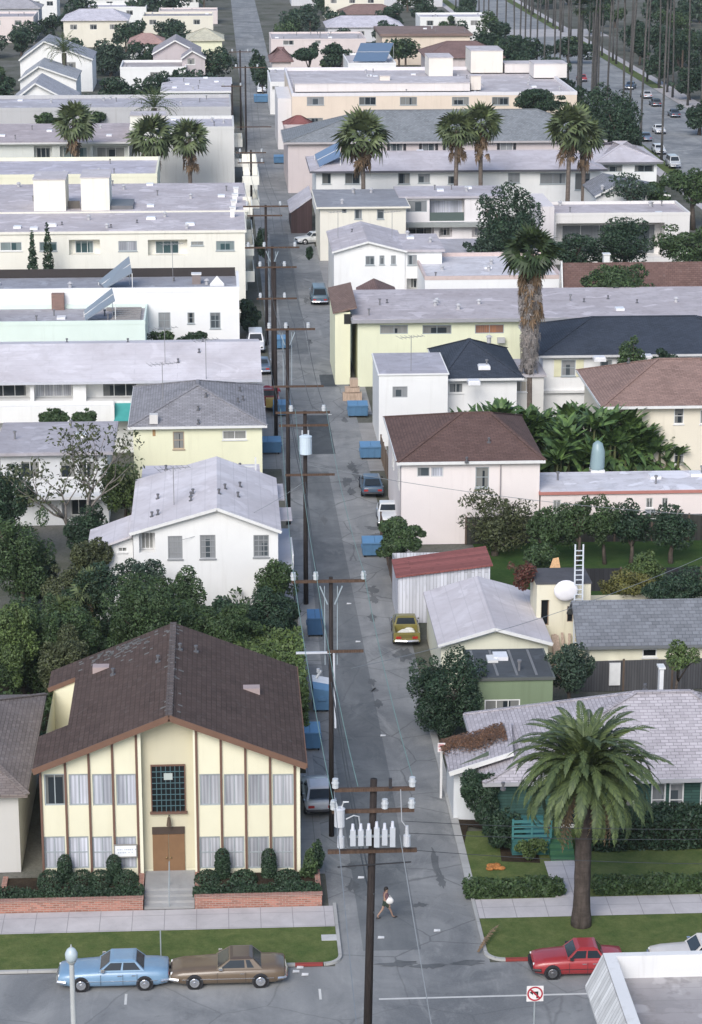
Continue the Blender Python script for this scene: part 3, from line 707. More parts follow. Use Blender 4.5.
# grid screen window and the doors in the bay
def recp(u0, v0, u1, v1, Y):
    return W(u0, (v0+v1)/2, Y)[0], W(u1, (v0+v1)/2, Y)[0], W((u0+u1)/2, v1, Y)[1], W((u0+u1)/2, v0, Y)[1]
yb_ = yw+.48
xa, xb, za, zb = recp(152, 765.5, 184.5, 811, yb_); m = MB(); t = .06
m.box(xa-.05, xb+.05, yb_-.1, yb_-.02, zb, zb+.07); m.box(xa-.12, xb+.12, yb_-.16, yb_-.02, za-.1, za); m.box(xa-.05, xa, yb_-.1, yb_-.02, za, zb); m.box(xb, xb+.05, yb_-.1, yb_-.02, za, zb)
o = obj('screen_window', m, BROWN, b.root); m = MB()
for i in range(1, 7): x = xa+(xb-xa)*i/7; m.box(x-.018, x+.018, yb_-.07, yb_-.04, za, zb)
for i in range(1, 8): z = za+(zb-za)*i/8; m.box(xa, xb, yb_-.066, yb_-.044, z-.018, z+.018)
obj('grille', m, paint((.075,.14,.16), .5), o)
m = MB(); m.poly([(xa,yb_-.02,za),(xb,yb_-.02,za),(xb,yb_-.02,zb),(xa,yb_-.02,zb)]); obj('pane', m, PANES['b'](), o)
q = recp(163.8, 772.5, 172.5, 779, yb_); m = MB(); m.box(q[0], q[1], yb_-.11, yb_-.075, q[2], q[3]); o = obj('number_plate', m, paint((.45,.50,.48)), b.root)
xa, xb, za, zb = recp(152.6, 826.5, 185.2, 876.5, yb_); m = MB(); zt_ = za+(zb-za)*.86
m.box(xa, xb, yb_-.06, yb_-.02, zt_, zb); o = obj('transom', m, paint((.07,.05,.04)), b.root)
for i in range(2):
    m = MB(); p0 = xa+(xb-xa)*i/2+.015; p1 = xa+(xb-xa)*(i+1)/2-.015; m.box(p0, p1, yb_-.08, yb_-.02, za, zt_-.02); o = obj('door', m, paint((.22,.125,.065), .55), b.root)
    m = MB(); xx = (xa+xb)/2+(.1 if i else -.1); m.ball((xx, yb_-.12, za+1.05), .05, 8, 5); obj('handle', m, metal((.4,.3,.15)), o)
m = MB(); xq, zq = W(169, 815, yb_); m.bar((xq, yb_-.03, zq), (xq, yb_-.3, zq+.02), .05); m.cyl(xq, yb_-.32, zq-.42, zq, .13, 8, .07); obj('wall_lamp', m, paint((.10,.07,.05)), b.root)
# roof with the light well cut into its left slope
yf, yr_ = b.Y-.5, P(296, 668, b.z)[1]; n0 = P(41, 738, b.z)[1]; n1 = P(41, 690, b.z)[1]; sl = (zr-b.z)/(b.x1-xm); e = .3
xl, xr = b.x0-e, b.x1+e; xn = W(76, 690, n1)[0]
def rp(x, y): return (x, y, zr-abs(x-xm)*sl+.2)
m = MB(); vs = [rp(xm,yf), rp(xr,yf), rp(xr,yr_), rp(xm,yr_), rp(xl,yf), rp(xl,n0), rp(xn,n0), rp(xn,n1), rp(xl,n1), rp(xl,yr_)]
m.thick(vs, [(0,1,2,3),(4,0,3,9,8,7,6,5)], .18); b.roof = obj('roof', m, RB, b.root); b.rz = lambda x, y: zr-abs(x-xm)*sl+.2
FB = paint((.17,.095,.065), .7)
for p, q in ((0,1),(4,0)): m = MB(); m.bar((vs[p][0], yf-.04, vs[p][2]-.12), (vs[q][0], yf-.04, vs[q][2]-.12), .06, .3); obj('fascia', m, FB, b.roof)
m = MB(); m.bar((xr+.02, yf, vs[1][2]-.1), (xr+.02, yr_, vs[1][2]-.1), .05, .24); obj('fascia', m, FB, b.roof); m = MB(); m.bar((xl, n1-.02, vs[8][2]-.1), (xn, n1-.02, vs[7][2]-.1), .05, .24)
obj('fascia', m, paint((.17,.095,.065), .7), b.roof)
m = MB()
for i in range(30):
    y = yf+(yr_-yf)*(i+.5)/30; m.box(xm-.17, xm+.17, y-.2, y+.2, zr+.17, zr+.235)
obj('ridge_cap', m, shingle((.12,.10,.095), .8, (.30,.30,.30)), b.roof)
m = MB(); zl = zroof(xn); 
m.poly([(b.x0,n1+.05,.1),(xn,n1+.05,.1),(xn,n1+.05,zroof(xn)),(b.x0,n1+.05,zroof(b.x0))]); m.poly([(xn,n0,.1),(xn,n1,.1),(xn,n1,zl),(xn,n0,zl)]); m.poly([(b.x0,n0,.1),(xn,n0,.1),(xn,n0,zl),(b.x0,n0,zroof(b.x0))])
obj('light_well_wall', m, YEL, b.root)
for (u, v) in ((101,669),(251.5,690)):
    zz = 7
    for _ in range(4): x, y = P(u, v, zz); zz = b.rz(x, y)
    m = MB(); m.box(x-.42, x+.42, y-.3, y+.3, zz-.25, zz+.18); obj('skylight', m, paint((.40,.32,.31), .6), b.roof)
b.vents([(180,650),(196,652),(158,662),(113,675)], 'pipe')
g_ = np.random.default_rng(17); m = MB()
for i in range(130):
    if i < 90: t = g_.uniform(0,1); x = xm-.3-(.2+t)*3.6+g_.normal(0,.35); y = yr_-.4-abs(g_.normal(0,1.1))
    else: x = xm+g_.normal(0,.3); y = g_.uniform(yf+.3, yr_-.3)
    if x < xl+.3 or y > yr_-.1: continue
    zz = b.rz(x, y)+.012; s_ = -sl if x > xm else sl; q_ = g_.uniform(.06,.14); m.poly([(x-q_,y-.09,zz-q_*s_),(x+q_,y-.09,zz+q_*s_),(x+q_,y+.09,zz+q_*s_),(x-q_,y+.09,zz-q_*s_)])
obj('patched_shingles', m, paint((.165,.162,.155), .9), b.roof)['kind'] = 'stuff'
# sign board
q = recp(115, 844, 136.3, 855, yw); m = MB(); m.box(q[0], q[1], yw-.16, yw-.1, q[2], q[3]); o = tag(obj('sign_board', m, paint((.82,.84,.86))), 'white lettered sign board on the yellow apartment house front', 'sign')
m = MB(); t = .05; m.box(q[0]-t, q[1]+t, yw-.19, yw-.13, q[3]+.001, q[3]+t); m.box(q[0]-t, q[1]+t, yw-.19, yw-.13, q[2]-t, q[2]-.001); m.box(q[0]-t, q[0]-.001, yw-.19, yw-.13, q[2], q[3]); m.box(q[1]+.001, q[1]+t, yw-.19, yw-.13, q[2], q[3]); obj('sign_frame', m, paint((.28,.27,.25)), o)
m = MB(); rr = random.Random(3)
for j, (xs, xe) in enumerate(((.1,.95),(.14,.9))):
    x = q[0]+(q[1]-q[0])*xs; z = q[2]+(q[3]-q[2])*(.62-.27*j)
    while x < q[0]+(q[1]-q[0])*xe:
        w_ = rr.uniform(.03,.07); m.box(x, x+w_, yw-.168, yw-.161, z-.035, z+.035)
        x += w_+(.03 if rr.random() < .75 else .1)
obj('lettering', m, paint((.50,.54,.62)), o)
# steps, planters
xa, xb = W(144, 905, 104.3)[0], W(194.5, 905, 104.3)[0]
m = MB()
for i in range(4): m.box(xa, xb, 104.3+i*.42, 104.3+(i+1)*.42 if i < 3 else 107.6, .05, .16+i*.125)
tag(obj('front_steps', m, concrete((.36,.36,.36), 9)), 'four grey concrete steps up to the brown double door', 'steps')
m = MB(); xc = (xa+xb)/2; m.cyl(xc, 104.35, .1, 1.15, .025, 8); m.cyl(xc, 105.9, .6, 1.75, .025, 8); m.tube([(xc,104.3,1.15),(xc,105.95,1.75)], .025, 8); tag(obj('handrail', m, STEEL), 'thin metal handrail in the middle of the front steps', 'handrail')
for lab, ua, ub_ in (('long low brick planter left of the front steps', -2, 143), ('low brick planter right of the front steps by the alley', 195, 322)):
    x0, x1 = W(ua, 905, 104.15)[0], W(ub_, 905, 104.15)[0]; root = thing('brick_planter', lab, 'planter', ((x0+x1)/2, 104.15, 0))
    m = MB(); m.box(x0, x1, 104.15, 104.4, 0, .66); m.box(x0, x0+.25, 104.401, 107.1, 0, .66); m.box(x1-.25, x1, 104.401, 107.1, 0, .66); obj('brick_wall', m, brick((.34,.15,.11)), root)
    m = MB(); m.box(x0-.03, x1+.03, 104.1, 104.45, .662, .72); obj('coping', m, brick((.30,.14,.11)), root)
    m = MB(); m.poly([(x0+.25,104.4,.55),(x1-.25,104.4,.55),(x1-.25,107.1,.55),(x0+.25,107.1,.55)]); obj('soil', m, ground_mat((.03,.022,.016), (.06,.045,.03), 2), root)
hedge('hedge', 'clipped low dark hedge in the left brick planter', W(-2,895,105)[0], W(142,895,105)[0], 104.5, 105.4, .5, .80, 4200, .075, 'dk')
hedge('hedge', 'clipped low dark hedge in the right brick planter', W(195,895,105)[0], W(319,895,105)[0], 104.5, 105.4, .5, .80, 3600, .075, 'dk')
for u, side in ((65,'left one of the two left of the steps'),(114,'right one of the two left of the steps'),(222.5,'left one of the two right of the steps'),(269,'right one of the two right of the steps')):
    tree('clipped_shrub', 'dark column shrub against the yellow front, '+side, u-8, 855 if u < 200 else 849, u+8, 893, 106.75, 'dk', 1300, .085, 3, False, 'shrub', 'column shrubs on the yellow front', dy=.4)
i = 0
for u, w_, pos in ((50,13,'far left'),(82,13,'left of centre'),(100,12,'just left of the right column'),(126,13,'beside the steps on their left'),(207,13,'beside the steps on their right'),(244,14,'between the two right columns'),(287,14,'at the alley corner')):
    tree('round_shrub', 'low round dark shrub in the brick planter, '+pos, u-w_-1, 871, u+w_+1, 896, 106.2, 'dk', 1300, .085, 3, False, 'shrub', 'round shrubs in the brick planters', dy=.7)
tree('vine_shrub', 'tall leafy shrub climbing the alley corner of the yellow house', 299, 843, 322, 898, 106.5, 'md', 1500, .09, 6, False, 'shrub', dy=.7)
tree('vine_shrub', 'dark shrub behind the tall leafy one at the yellow house corner', 310, 838, 326, 880, 108, 'dk', 900, .1, 5, False, 'shrub', dy=.7)
# ------------------------------------------------------------ left row, front to back
WS = stucco((.80,.80,.79), .25); CS = stucco((.79,.77,.69), .35); PS = stucco((.79,.78,.57), .3); LR = flatroof((.60,.57,.60), .5); LR2 = flatroof((.50,.49,.54), .75)
b = Bld('white_house', 'white two storey house with pale lavender gable roof and grid paned windows', 133, 278, 532, z=6.0, depth=12.4, cat='house')
L3 = b; g = b.w(217, 509); WGR = paint((.30,.31,.32))
b.win(168, 536, 182.5, 559, 'g', 2, 3, WGR); b.win(200, 535, 215.6, 558.5, 'g', 2, 3, WGR); b.win(253.5, 535, 269, 557, 'g', 2, 3, WGR); b.recess(139, 531, 155, 553, .8, 'd', (.1,.9))
b.wall(WS, gable=(g[0], g[1])); b.gable_y(flatroof((.68,.65,.68), .4), g[1], g[0], .35, .14, TRIM)
b.vents([(158,499),(191,497),(191,501),(193,494),(225,489),(219,494),(152,517),(158,515),(240,487),(238,497)], 'pipe'); b.antenna(174, 505, 2.6)
x1 = b.x1; m = MB(); y0 = b.Y+.6
m.box(x1+.02, x1+1.0, y0, b.Yb-2, 3.0, 3.1)
for i in range(7): m.box(x1+.03, x1+.98, y0+i*.32, y0+(i+1)*.32, .05, 3.0-i*.4)
obj('side_stair', m, stucco((.62,.61,.66), .3), b.root)
m = MB()
for i in range(5): m.box(x1+.92, x1+1.0, y0+i*.9, y0+i*.9+.1, 3.101, 4.1)
m.box(x1+.9, x1+1.02, y0, y0+4.0, 4.101, 4.2); m.box(x1+.9, x1+1.02, y0, y0+4, 3.55, 3.62); obj('stair_rail', m, TRIM, b.root)
m = MB(); m.box(x1+.02, x1+1.1, b.Y+6, b.Y+9, 4.9, 5.0); m.box(x1+.02, x1+.7, b.Y+10, b.Y+14, 5.2, 5.3); obj('awning_roof', m, LR, b.root)
b = Bld('house_annex', 'one storey lean-to annex with lavender roof left of the white house', 93, 133, 548, Y=L3.Y+.5, depth=4.6, cat='house')
b.x1 = L3.x0-.05; b.win(118, 541, 127, 552, 'd'); b.wall(WS)
m = MB(); m.thick([(b.x0-.4,b.Y-.4,b.z-.1),(b.x1-.02,b.Y-.4,b.z+.95),(b.x1-.02,b.Yb,b.z+.95),(b.x0-.4,b.Yb,b.z-.1)], [(0,1,2,3)], .15); b.roof = obj('roof', m, flatroof((.66,.63,.66), .4), b.root)
m = MB(); m.poly([(b.x0,b.Y,b.z),(b.x1,b.Y,b.z),(b.x1,b.Y,b.z+.9)]); obj('gable_end', m, WS, b.root)
b = Bld('flat_house', 'flat roofed lavender grey house between the white gable and the pale yellow house', 146, 256, 478, z=5.0, back=457, cat='house'); b.Y = L3.Yb+.6; b.Yb = b.Y+6.5
b.wall(WS); b.slab(flatroof((.64,.61,.65), .4), .3, .2); b.vents([(166,470),(240,468)], 'pipe')
m = MB(); m.box(b.x1-.12, b.x1, b.Y+1, b.Y+1.12, b.z+.2, b.z+2.2); m.box(b.x1-1.4, b.x1-.13, b.Y+1, b.Y+1.1, b.z+1.5, b.z+1.62); obj('deck_rail', m, TRIM, b.roof)
b = Bld('grey_roof_house', 'weathered house with grey roof half hidden by the twisted tree at the left', 0, 107, 454, z=5.4, cat='house', back=426)
b.win(60, 461, 76, 478, 'd', 0); b.win(78.5, 461, 95, 478, 'd', 1); b.win(20, 461, 40, 478, 'd', 1); b.recess(62, 497, 100, 520, 1.2, 'd'); b.wall(stucco((.62,.63,.64), .5)); b.slab(flatroof((.46,.44,.47), .7), .5, .2); b.rvents(3)
m = MB(); m.box(b.x0, b.x1, b.Y-1.2, b.Y-.004, W(80,492,b.Y)[1]-.25, W(80,492,b.Y)[1]); obj('balcony_slab', m, stucco((.62,.63,.64), .5), b.root)
b = Bld('yellow_hip_house', 'pale yellow house with a grey hip roof and rusty stain by its left window', 133, 262, 427, z=5.8, depth=13, cat='house'); L5 = b
b.win(173, 431.5, 184.3, 449, 'd', 0, 1, paint((.45,.35,.25))); b.win(222.5, 430.5, 246.5, 439.5, 'd', 1); b.wall(PS); b.hip(shingle((.26,.255,.27), .25, (.36,.35,.37), .22), 7.6, 6.0, 'y', .35, .14, TRIM)
m = MB(); q = b.rect(152.5, 427, 155.5, 436); m.box(q[0], q[1], b.Y-.02, b.Y-.004, q[2], q[3]); obj('rust_stain', m, paint((.42,.26,.12)), b.root)
m = MB(); m.box(q[0]-.2, q[1]+.2, b.Y-.1, b.Y+.5, b.z+.3, b.z+1.0); obj('chimney', m, paint((.66,.64,.62)), b.roof)
b.vents([(198,396),(198,402),(206,393),(238,402),(243,400),(240,391)], 'pipe'); b.antenna(163, 403, 3.2)
b = Bld('white_long_apartment', 'long white two storey apartment with lavender roof and open front balcony', -20, 257, 381, z=6.0, cat='apartment house', back=330); L6 = b; b.Yb = b.Y+15
b.recess(34, 384, 73, 401, 1.4, 'c', (.0,.95), None, 3); b.recess(86, 384, 138, 401, 1.4, 'd', (.3,.98), None, 2); b.recess(-15, 384, 30, 401, 1.4, 'd', (.1,.9)); b.recess(160, 383, 176, 390, .5, 'd', (.05,.95))
b.wall(WS); b.gable_x(flatroof((.70,.67,.70), .3), W(147, 345, b.Y+7)[1], b.Y+7, .5, .18, paint((.55,.56,.62)))
b.vents([(67,344.5),(128,345.5),(178,357),(199,348),(203,346)], 'pipe'); b.antenna(165, 357, 3); b.antenna(206, 366, 3.4)
m = MB(); xa, xb = b.x0, W(114, 400, b.Y-1.4)[0]; q = b.rect(40, 401.5, 110, 416); m.box(xa, xb, b.Y-1.5, b.Y-.005, q[2]-.15, q[2]); m.box(xa, xb, b.Y-1.5, b.Y-1.38, q[2]+.001, q[3]); m.box(xb-.12, xb, b.Y-1.379, b.Y-.006, q[2]+.001, q[3]); obj('balcony', m, WS, b.root)
q = b.rect(114.5, 403, 132, 416); m = MB(); m.thick([(q[0],b.Y-1.6,q[2]),(q[1],b.Y-1.6,q[2]),(q[1],b.Y-.01,q[3]),(q[0],b.Y-.01,q[3])], [(0,1,2,3)], .05); obj('awning', m, paint((.06,.33,.32), .7), b.root)
b = Bld('bright_white_building', 'bright white stucco building with parapet and three small windows', -20, 239, 288.5, z=6.5, back=272.5, cat='building'); L7 = b; BW = stucco((.84,.84,.84), .18)
b.win(158.5, 312.5, 170.5, 328.5, 'g', 1, 1, STEEL); b.win(187.5, 312.5, 194.5, 323.5, 'd', 0, 1, STEEL); b.win(210, 312.5, 220.5, 328.5, 'g', 1, 1, STEEL); b.wall(BW); b.parapet(flatroof((.36,.37,.41), .8), .42, .22)
b.vents([(174,281)], 'pipe'); b.antenna(173, 283, 4); m = MB(); x, y = P(217, 284, 6.2); m.thick([(x-.7,y-.5,6.3),(x+.7,y-.5,6.3),(x,y+.1,7.0)], [(0,1,2)], .3); obj('skylight', m, TRIM, b.roof)
m = MB(); m.box(b.x0+.3, b.x1-.3, b.Yb-.36, b.Yb-.24, b.z-.41, b.z+.45); obj('tar_parapet', m, paint((.045,.038,.037), .8), b.roof)
b.box('chimney', paint((.24,.20,.19)), 192, 275, 200.5, 285, .9, b.Y+4)
def solar(bl, u0, v0, u1, v1, u2, v2, zf, zb, n=2):
    """panel rack: front-low edge at zf (u0..u1 at v0..), leaning back to zb"""
    pass
def rack(par, pts, mat, legs=True):
    m = MB(); m.thick(pts, [(0,1,2,3)], .12); o = obj('solar_panel', m, mat, par)
    m = MB()
    for p in pts:
        for zz in (p[2]-.13,): m.bar((p[0], p[1], min(q[2] for q in pts)-.35), (p[0], p[1]+.01, zz), .07)
    a, b_, c, d = [np.array(p) for p in pts]
    up = np.array((0,0,.05))
    for t in (.48,): m.bar(a+(d-a)*t+up, b_+(c-b_)*t+up, .08, .05)
    obj('rack_frame', m, TRIM, o)
PV = NT('collector').fin((.21,.245,.285), .35, None, spec=.5)
b2 = Bld('mint_wing', 'low pale mint green building with cluttered grey roof before the bright white one', -20, 145, 321.5, Y=L7.Y-8.2, depth=8.1, cat='building')
b2.wall(stucco((.70,.80,.74), .2)); b2.parapet(flatroof((.42,.41,.44), .9), .35, .15)
m = MB(); x, y = P(58, 306, 5); m.box(x-.6, x+.6, L7.Y-.9, L7.Y-.1, b2.z-.4, b2.z+1.2); obj('chimney', m, brick((.17,.09,.075)), b2.root)
m = MB(); xx = b2.x1; rr = random.Random(5)
for i in range(7): y_ = b2.Y+.8+i*.95; m.box(xx-3.9+rr.random(), xx-.5, y_, y_+.45, b2.z-.33, b2.z-.05)
obj('roof_battens', m, paint((.30,.28,.27)), b2.roof); b2.rvents(5)
for (par, q, Yq, dY) in ((L7, ((105,288),(132,272),(129,256),(98.5,281)), L7.Y+1.2, 3.0), (b2, ((85,320),(115,300),(112,288),(84,310)), b2.Y+1.0, 2.8)):
    pts = []
    for (u, v), y_ in zip(q, (Yq, Yq, Yq+dY, Yq+dY)): x_, z_ = W(u, v, y_); pts.append((x_, y_, z_))
    rack(par.roof, pts, PV)
b = Bld('cream_apartment', 'three storey cream apartment with recessed windows and balconies over the alley', -20, 245, 233.5, Y=249, back=215.5, cat='apartment house'); L8 = b
b.Yb = P(120, 215.5, b.z)[1]
for q in ((69,239.7,100,255,.9,'t'),(148,239.7,187.5,255.5,.9,'t')): b.recess(*q[:4], q[4], q[5], (.18,.78), None, 2)
b.win(118.5, 241, 137, 251, 'c', 1, 0, STEEL); b.win(191, 241.5, 203.5, 245.5, 'd', 1, 0, STEEL); b.win(216, 241, 234.5, 250.5, 't', 1, 0, STEEL); b.win(39.5, 242, 57, 251, 't', 1, 0, STEEL); b.win(0, 242, 22, 251, 't', 1)
b.wall(CS); b.slab(flatroof((.58,.54,.565), .75), .15, .25, CS); b.vents([(52,226),(62,225),(137,223),(151,219),(107,228),(111,227.5),(187,228.5),(190,225)], 'mix')
for i, (z, y) in enumerate(((2.9,252),(5.7,252),(2.9,262),(5.7,262),(8.3,262))): b.balcony(1, y, y+7, z, CS, 1.0, 1.0)
b8 = Bld('cream_stair_apartment', 'cream apartment with two stair towers on its flat lavender roof', -20, 247, 215, z=9.0, cat='apartment house', back=183); b8.Y = L8.Yb+.7; b8.Yb = P(120, 183, 9.0)[1]; b8.z = L8.z+.15; b8.wall(CS); b8.slab(flatroof((.57,.53,.555), .8), .1, .2, CS)
b8.box('stair_tower', CS, 33, 180, 65, 215, 6, b8.Y+.5); o = b8.box('stair_tower', CS, 80.5, 178, 109, 215, 6, b8.Y+.6)
q = recp(68, 201, 80, 214, b8.Y+2); m = MB(); m.box(q[0], q[1], b8.Y+2, b8.Y+2.2, q[2], q[3]); obj('stair_door', m, paint((.12,.11,.10)), b8.root)
q = recp(110, 198, 133, 214, b8.Y+1); m = MB(); m.box(q[0], q[1], b8.Y+1, b8.Y+6, q[2]-.5, q[2]+.9); obj('roof_hatch', m, paint((.16,.16,.17)), b8.root)
for i in range(4): b8.box('chimney', TRIM, 230+i*1.2, 208-i*6.5, 234.5+i*1.2, 214-i*6.5, .8, P(235, 213-i*6.5, 9.3)[1])
for i, (z, y) in enumerate(((8.6,284),(8.6,296),(5.8,284),(5.8,296))): b8.balcony(1, y, y+8, z, CS, 1.8, .9)
b8.rvents(7)
b = Bld('low_parapet_building', 'low building with a pale yellow parapet behind the stair towers', -20, 157, 174.5, z=8.0, depth=16, cat='building'); b.wall(stucco((.78,.76,.60),.3)); b.parapet(flatroof((.54,.52,.58),.6), .4, .2)
b = Bld('motel_building', 'two storey building with pinkish flat roof and long white balcony, fan palm before it', -20, 129, 143.5, Y=339, back=126, cat='building'); L9 = b
b.recess(34, 146, 52, 160, 1.0, 'd', (.1,.9)); b.recess(60, 146, 90, 160, 1.0, 't', (.1,.9)); b.recess(93, 146, 128, 160, 1.0, 'd', (.1,.9)); b.wall(stucco((.58,.60,.57), .4)); b.slab(flatroof((.50,.44,.45), .6), .8, .25, paint((.6,.6,.6))); b.rvents(5)
m = MB(); xa, xb = b.x0, W(140, 166, b.Y-2.5)[0]; q = b.rect(60, 162, 100, 172); m.box(xa, xb, b.Y-2.6, b.Y-.01, q[2]-.2, q[2]); m.box(xa, xb, b.Y-2.6, b.Y-2.4, q[2]+.001, q[3]); obj('balcony', m, stucco((.72,.72,.68), .4), b.root)
b = Bld('blank_wall_block', 'tall block with a blank off-white wall beside the alley and a roof box', 129, 234, 127, Y=341, back=116, cat='building'); b.x0 += .05; b.wall(stucco((.66,.66,.64), .5)); b.parapet(flatroof((.52,.51,.56), .6), .4, .2); b.box('stair_tower', stucco((.78,.77,.70), .3), 130, 116, 165, 140, 5, b.Y+.3); b.rvents(4)
for z in (2.6,5.4): b.balcony(1, b.Y+3, b.Y+10, z, CS, 1.2, 1)
b = Bld('grey_parapet_building', 'long building with a plain grey parapet in the far left middle distance', -20, 231, 107.5, Y=378, depth=18, cat='building'); b.wall(stucco((.48,.48,.49), .5)); b.parapet(flatroof((.50,.49,.53), .6), .5, .2); b.rvents(6)
b = Bld('white_flat_house', 'small white flat roofed house with two wide windows beside the far alley', 165, 228, 92.5, Y=415, depth=22, cat='house'); b.win(178, 97, 192, 104.5, 'c', 1); b.win(207, 98, 219, 105.5, 'd', 1); b.wall(WS); b.slab(flatroof((.62,.60,.64), .5), .8, .3, TRIM); b.rvents(5)
b = Bld('white_cube_house', 'far white house with parapet among the dark trees', 120, 186, 67, Y=470, depth=14, cat='house'); b.win(150, 72, 160, 78, 'd'); b.wall(WS); b.parapet(flatroof((.45,.42,.42), .6), .4, .2)
b = Bld('pink_gable_house', 'far pinkish grey gabled house with small attic window at the upper left', 153, 200, 54, Y=485, depth=14, cat='house'); g = b.w(175, 41); b.win(185.5, 57, 193, 64, 'd', 1); b.win(171, 43.5, 176, 48, 'd', 0); b.wins = b.wins[:1]; b.wall(stucco((.50,.45,.46), .3), gable=g); b.gable_y(shingle((.33,.31,.33), .3), g[1], g[0], .6, .2, TRIM)
b = Bld('porch_house', 'small far gabled porch wing attached beside the pinkish gabled house', 182, 205, 58.5, Y=474, depth=8, cat='house'); g = b.w(192, 51.5); b.win(187, 57.5, 195, 64.5, 'd', 1); b.wall(stucco((.50,.45,.46), .3), gable=g); b.gable_y(shingle((.33,.31,.33), .3), g[1], g[0], .5, .2, TRIM)
b = Bld('pale_yellow_far_house', 'far pale yellow house near the top of the alley', 188, 222, 41, Y=515, depth=14, cat='house'); b.wall(PS); b.hip(shingle((.55,.52,.40), .2), b.z+2, 4, 'x', .5)
b = Bld('pink_roof_house', 'far white house with a pink tiled roof at the top left', 130, 162, 44, Y=520, depth=12, cat='house'); b.wall(WS); b.hip(shingle((.42,.27,.24), .2), b.z+1.6, 3, 'x', .5)
for (u0,u1,v,vg,Y,lab,c) in ((20,76,80,67,440,'far grey shingled gable house beside the date palm at the upper left',(.36,.37,.39)),(10,74,104,84,402,'grey gabled house with white fascia left of the dark far trees',(.38,.38,.41)),(20,92,60,42,470,'tall grey roofed house at the top left corner',(.30,.31,.34))):
    b = Bld('gable_house', lab, u0, u1, v, Y=Y, depth=16, cat='house'); g = b.w((u0*2+u1)/3+(4 if v > 90 else 0), vg); b.win(u1-26, v+2, u1-16, v+9, 'd'); b.wall(WS if Y < 500 else stucco((.5,.5,.52),.3), gable=g); b.gable_y(shingle(c, .3), g[1], g[0], .6, .2, TRIM)
# ------------------------------------------------------------ right row, front to back
# the white near roof at the lower right corner
Yn = 80.0; xa, zn = W(603, 953, Yn); root = thing('near_building', 'white flat roofed building corner with slatted side in the lower right', 'building', (xa+15, Yn, 0))
m = MB(); m.box(xa-.0, xa+30, 50, Yn, 0, zn-1.6); obj('wall', m, WS, root)
m = MB(); m.poly([(xa+.5,49,zn-.9),(xa+30,49,zn-.9),(xa+30,Yn-.3,zn-.9),(xa+.5,Yn-.3,zn-.9)]); obj('roof', m, flatroof((.40,.38,.38), .9), root)
m = MB(); m.box(xa, xa+30, Yn-.3, Yn, zn-1.6, zn); m.box(xa, xa+.45, 50, Yn-.301, zn-1.6, zn); obj('parapet', m, stucco((.72,.72,.72), .4), root)
m = MB(); m.thick([(xa-.62,50,zn-1.3),(xa-.02,50,zn-.05),(xa-.02,Yn,zn-.05),(xa-.62,Yn,zn-1.3)], [(0,1,2,3)], .12); obj('slatted_side', m, boards((.66,.66,.66), .28), root)
# the green bungalow
GRN = boards((.045,.10,.085), .16, True); LSH = shingle((.40,.375,.40), .2, (.50,.47,.50), .2)
b = Bld('green_bungalow', 'dark green bungalow with lavender shingle roof and white trimmed windows behind the big palm', 494, 790, 778, Y=112.6, depth=13, cat='house'); R1 = b
for u in (651,669,700): b.win(u, 783, u+14.5, 817, 'g', 0, 1, TRIM, True, .1)
b.win(606, 800, 634, 820, 'd', 1, 0, TRIM); b.win(560, 800, 578, 826, 'd', 0, 0, TRIM)
b.Yb = b.Y+8.6; b.wall(GRN); b.hip(LSH, b.z+2.9, 5.0, 'x', .6, .16, paint((.40,.40,.42)), 8.5, 5)
b.box('chimney', TRIM, 660, 669, 664, 690, .5, P(662, 690, b.z+1.8)[1]); b.vents([(504,742),(585,705),(645,690)], 'pipe')
b = Bld('white_gable_wing', 'small white garage wing with leaf littered gable roof beside the alley kerb', 454, 495, 765, Y=114.2, depth=3.8, cat='garage'); RW = b
b.x1 = R1.x0-.1; b.z -= .1; b.win(475, 764, 493, 786, 'g', 0, 0, paint((.35,.42,.40)), False, .08); g = (b.x1+.3, b.z+.85)
b.wall(stucco((.66,.69,.72), .4)); m = MB()
V = [(b.x0-.3,b.Y-.6,b.z-.05),(b.x1+1.2,b.Y-.6,b.z+1.0),(b.x1+1.6,b.Yb,b.z+1.0),(b.x0-.3,b.Yb,b.z-.05)]
m.thick(V, [(0,1,2,3)], .14); b.roof = obj('roof', m, LSH, b.root); b.rz = lambda x, y: b.z+.2
m = MB(); m.bar((V[0][0],V[0][1]-.04,V[0][2]-.06), (V[1][0],V[1][1]-.04,V[1][2]-.06), .06, .24); obj('fascia', m, TRIM, b.roof)
m = MB(); m.poly([(b.x0,b.Y,b.z),(b.x1,b.Y,b.z),(b.x1,b.Y,b.z+.85)]); obj('gable_end', m, paint((.09,.12,.09)), b.root)
# drift of dry leaves on its roof
g_ = np.random.default_rng(5); n = 2600; t_ = g_.uniform(0,1,n); s__ = g_.normal(0,.26,n); X_ = b.x0-.4+t_*(b.x1-b.x0+1.5); Y_ = b.Yb-.9-.7*t_+s__*2.2+.3*np.sin(t_*9)
ok = (Y_ < b.Yb-.1) & (Y_ > b.Y) & (X_ < b.x1+1.3); X_, Y_ = X_[ok], Y_[ok]; n = len(X_); Z_ = b.z-.05+(X_-b.x0+.55)*1.05/(b.x1-b.x0+1.75)+.05
c_ = np.stack([X_,Y_,Z_],1); d1 = g_.normal(size=(n,3))*np.array((1,1,.25)); d1 /= np.linalg.norm(d1,axis=1)[:,None]; d2 = np.cross(d1, np.array((0,0,1.))); V_ = np.stack([c_-d1*.11,c_-d2*.05,c_+d1*.11,c_+d2*.05],1).reshape(-1,3)
o = quads_obj('leaf_litter', V_, leaf((.15,.085,.05), .5, (1.1,1,.9)), None, (0,0,0)); tag(o, 'drift of dry brown leaves on the small garage roof', 'fallen leaves', None, 'stuff')
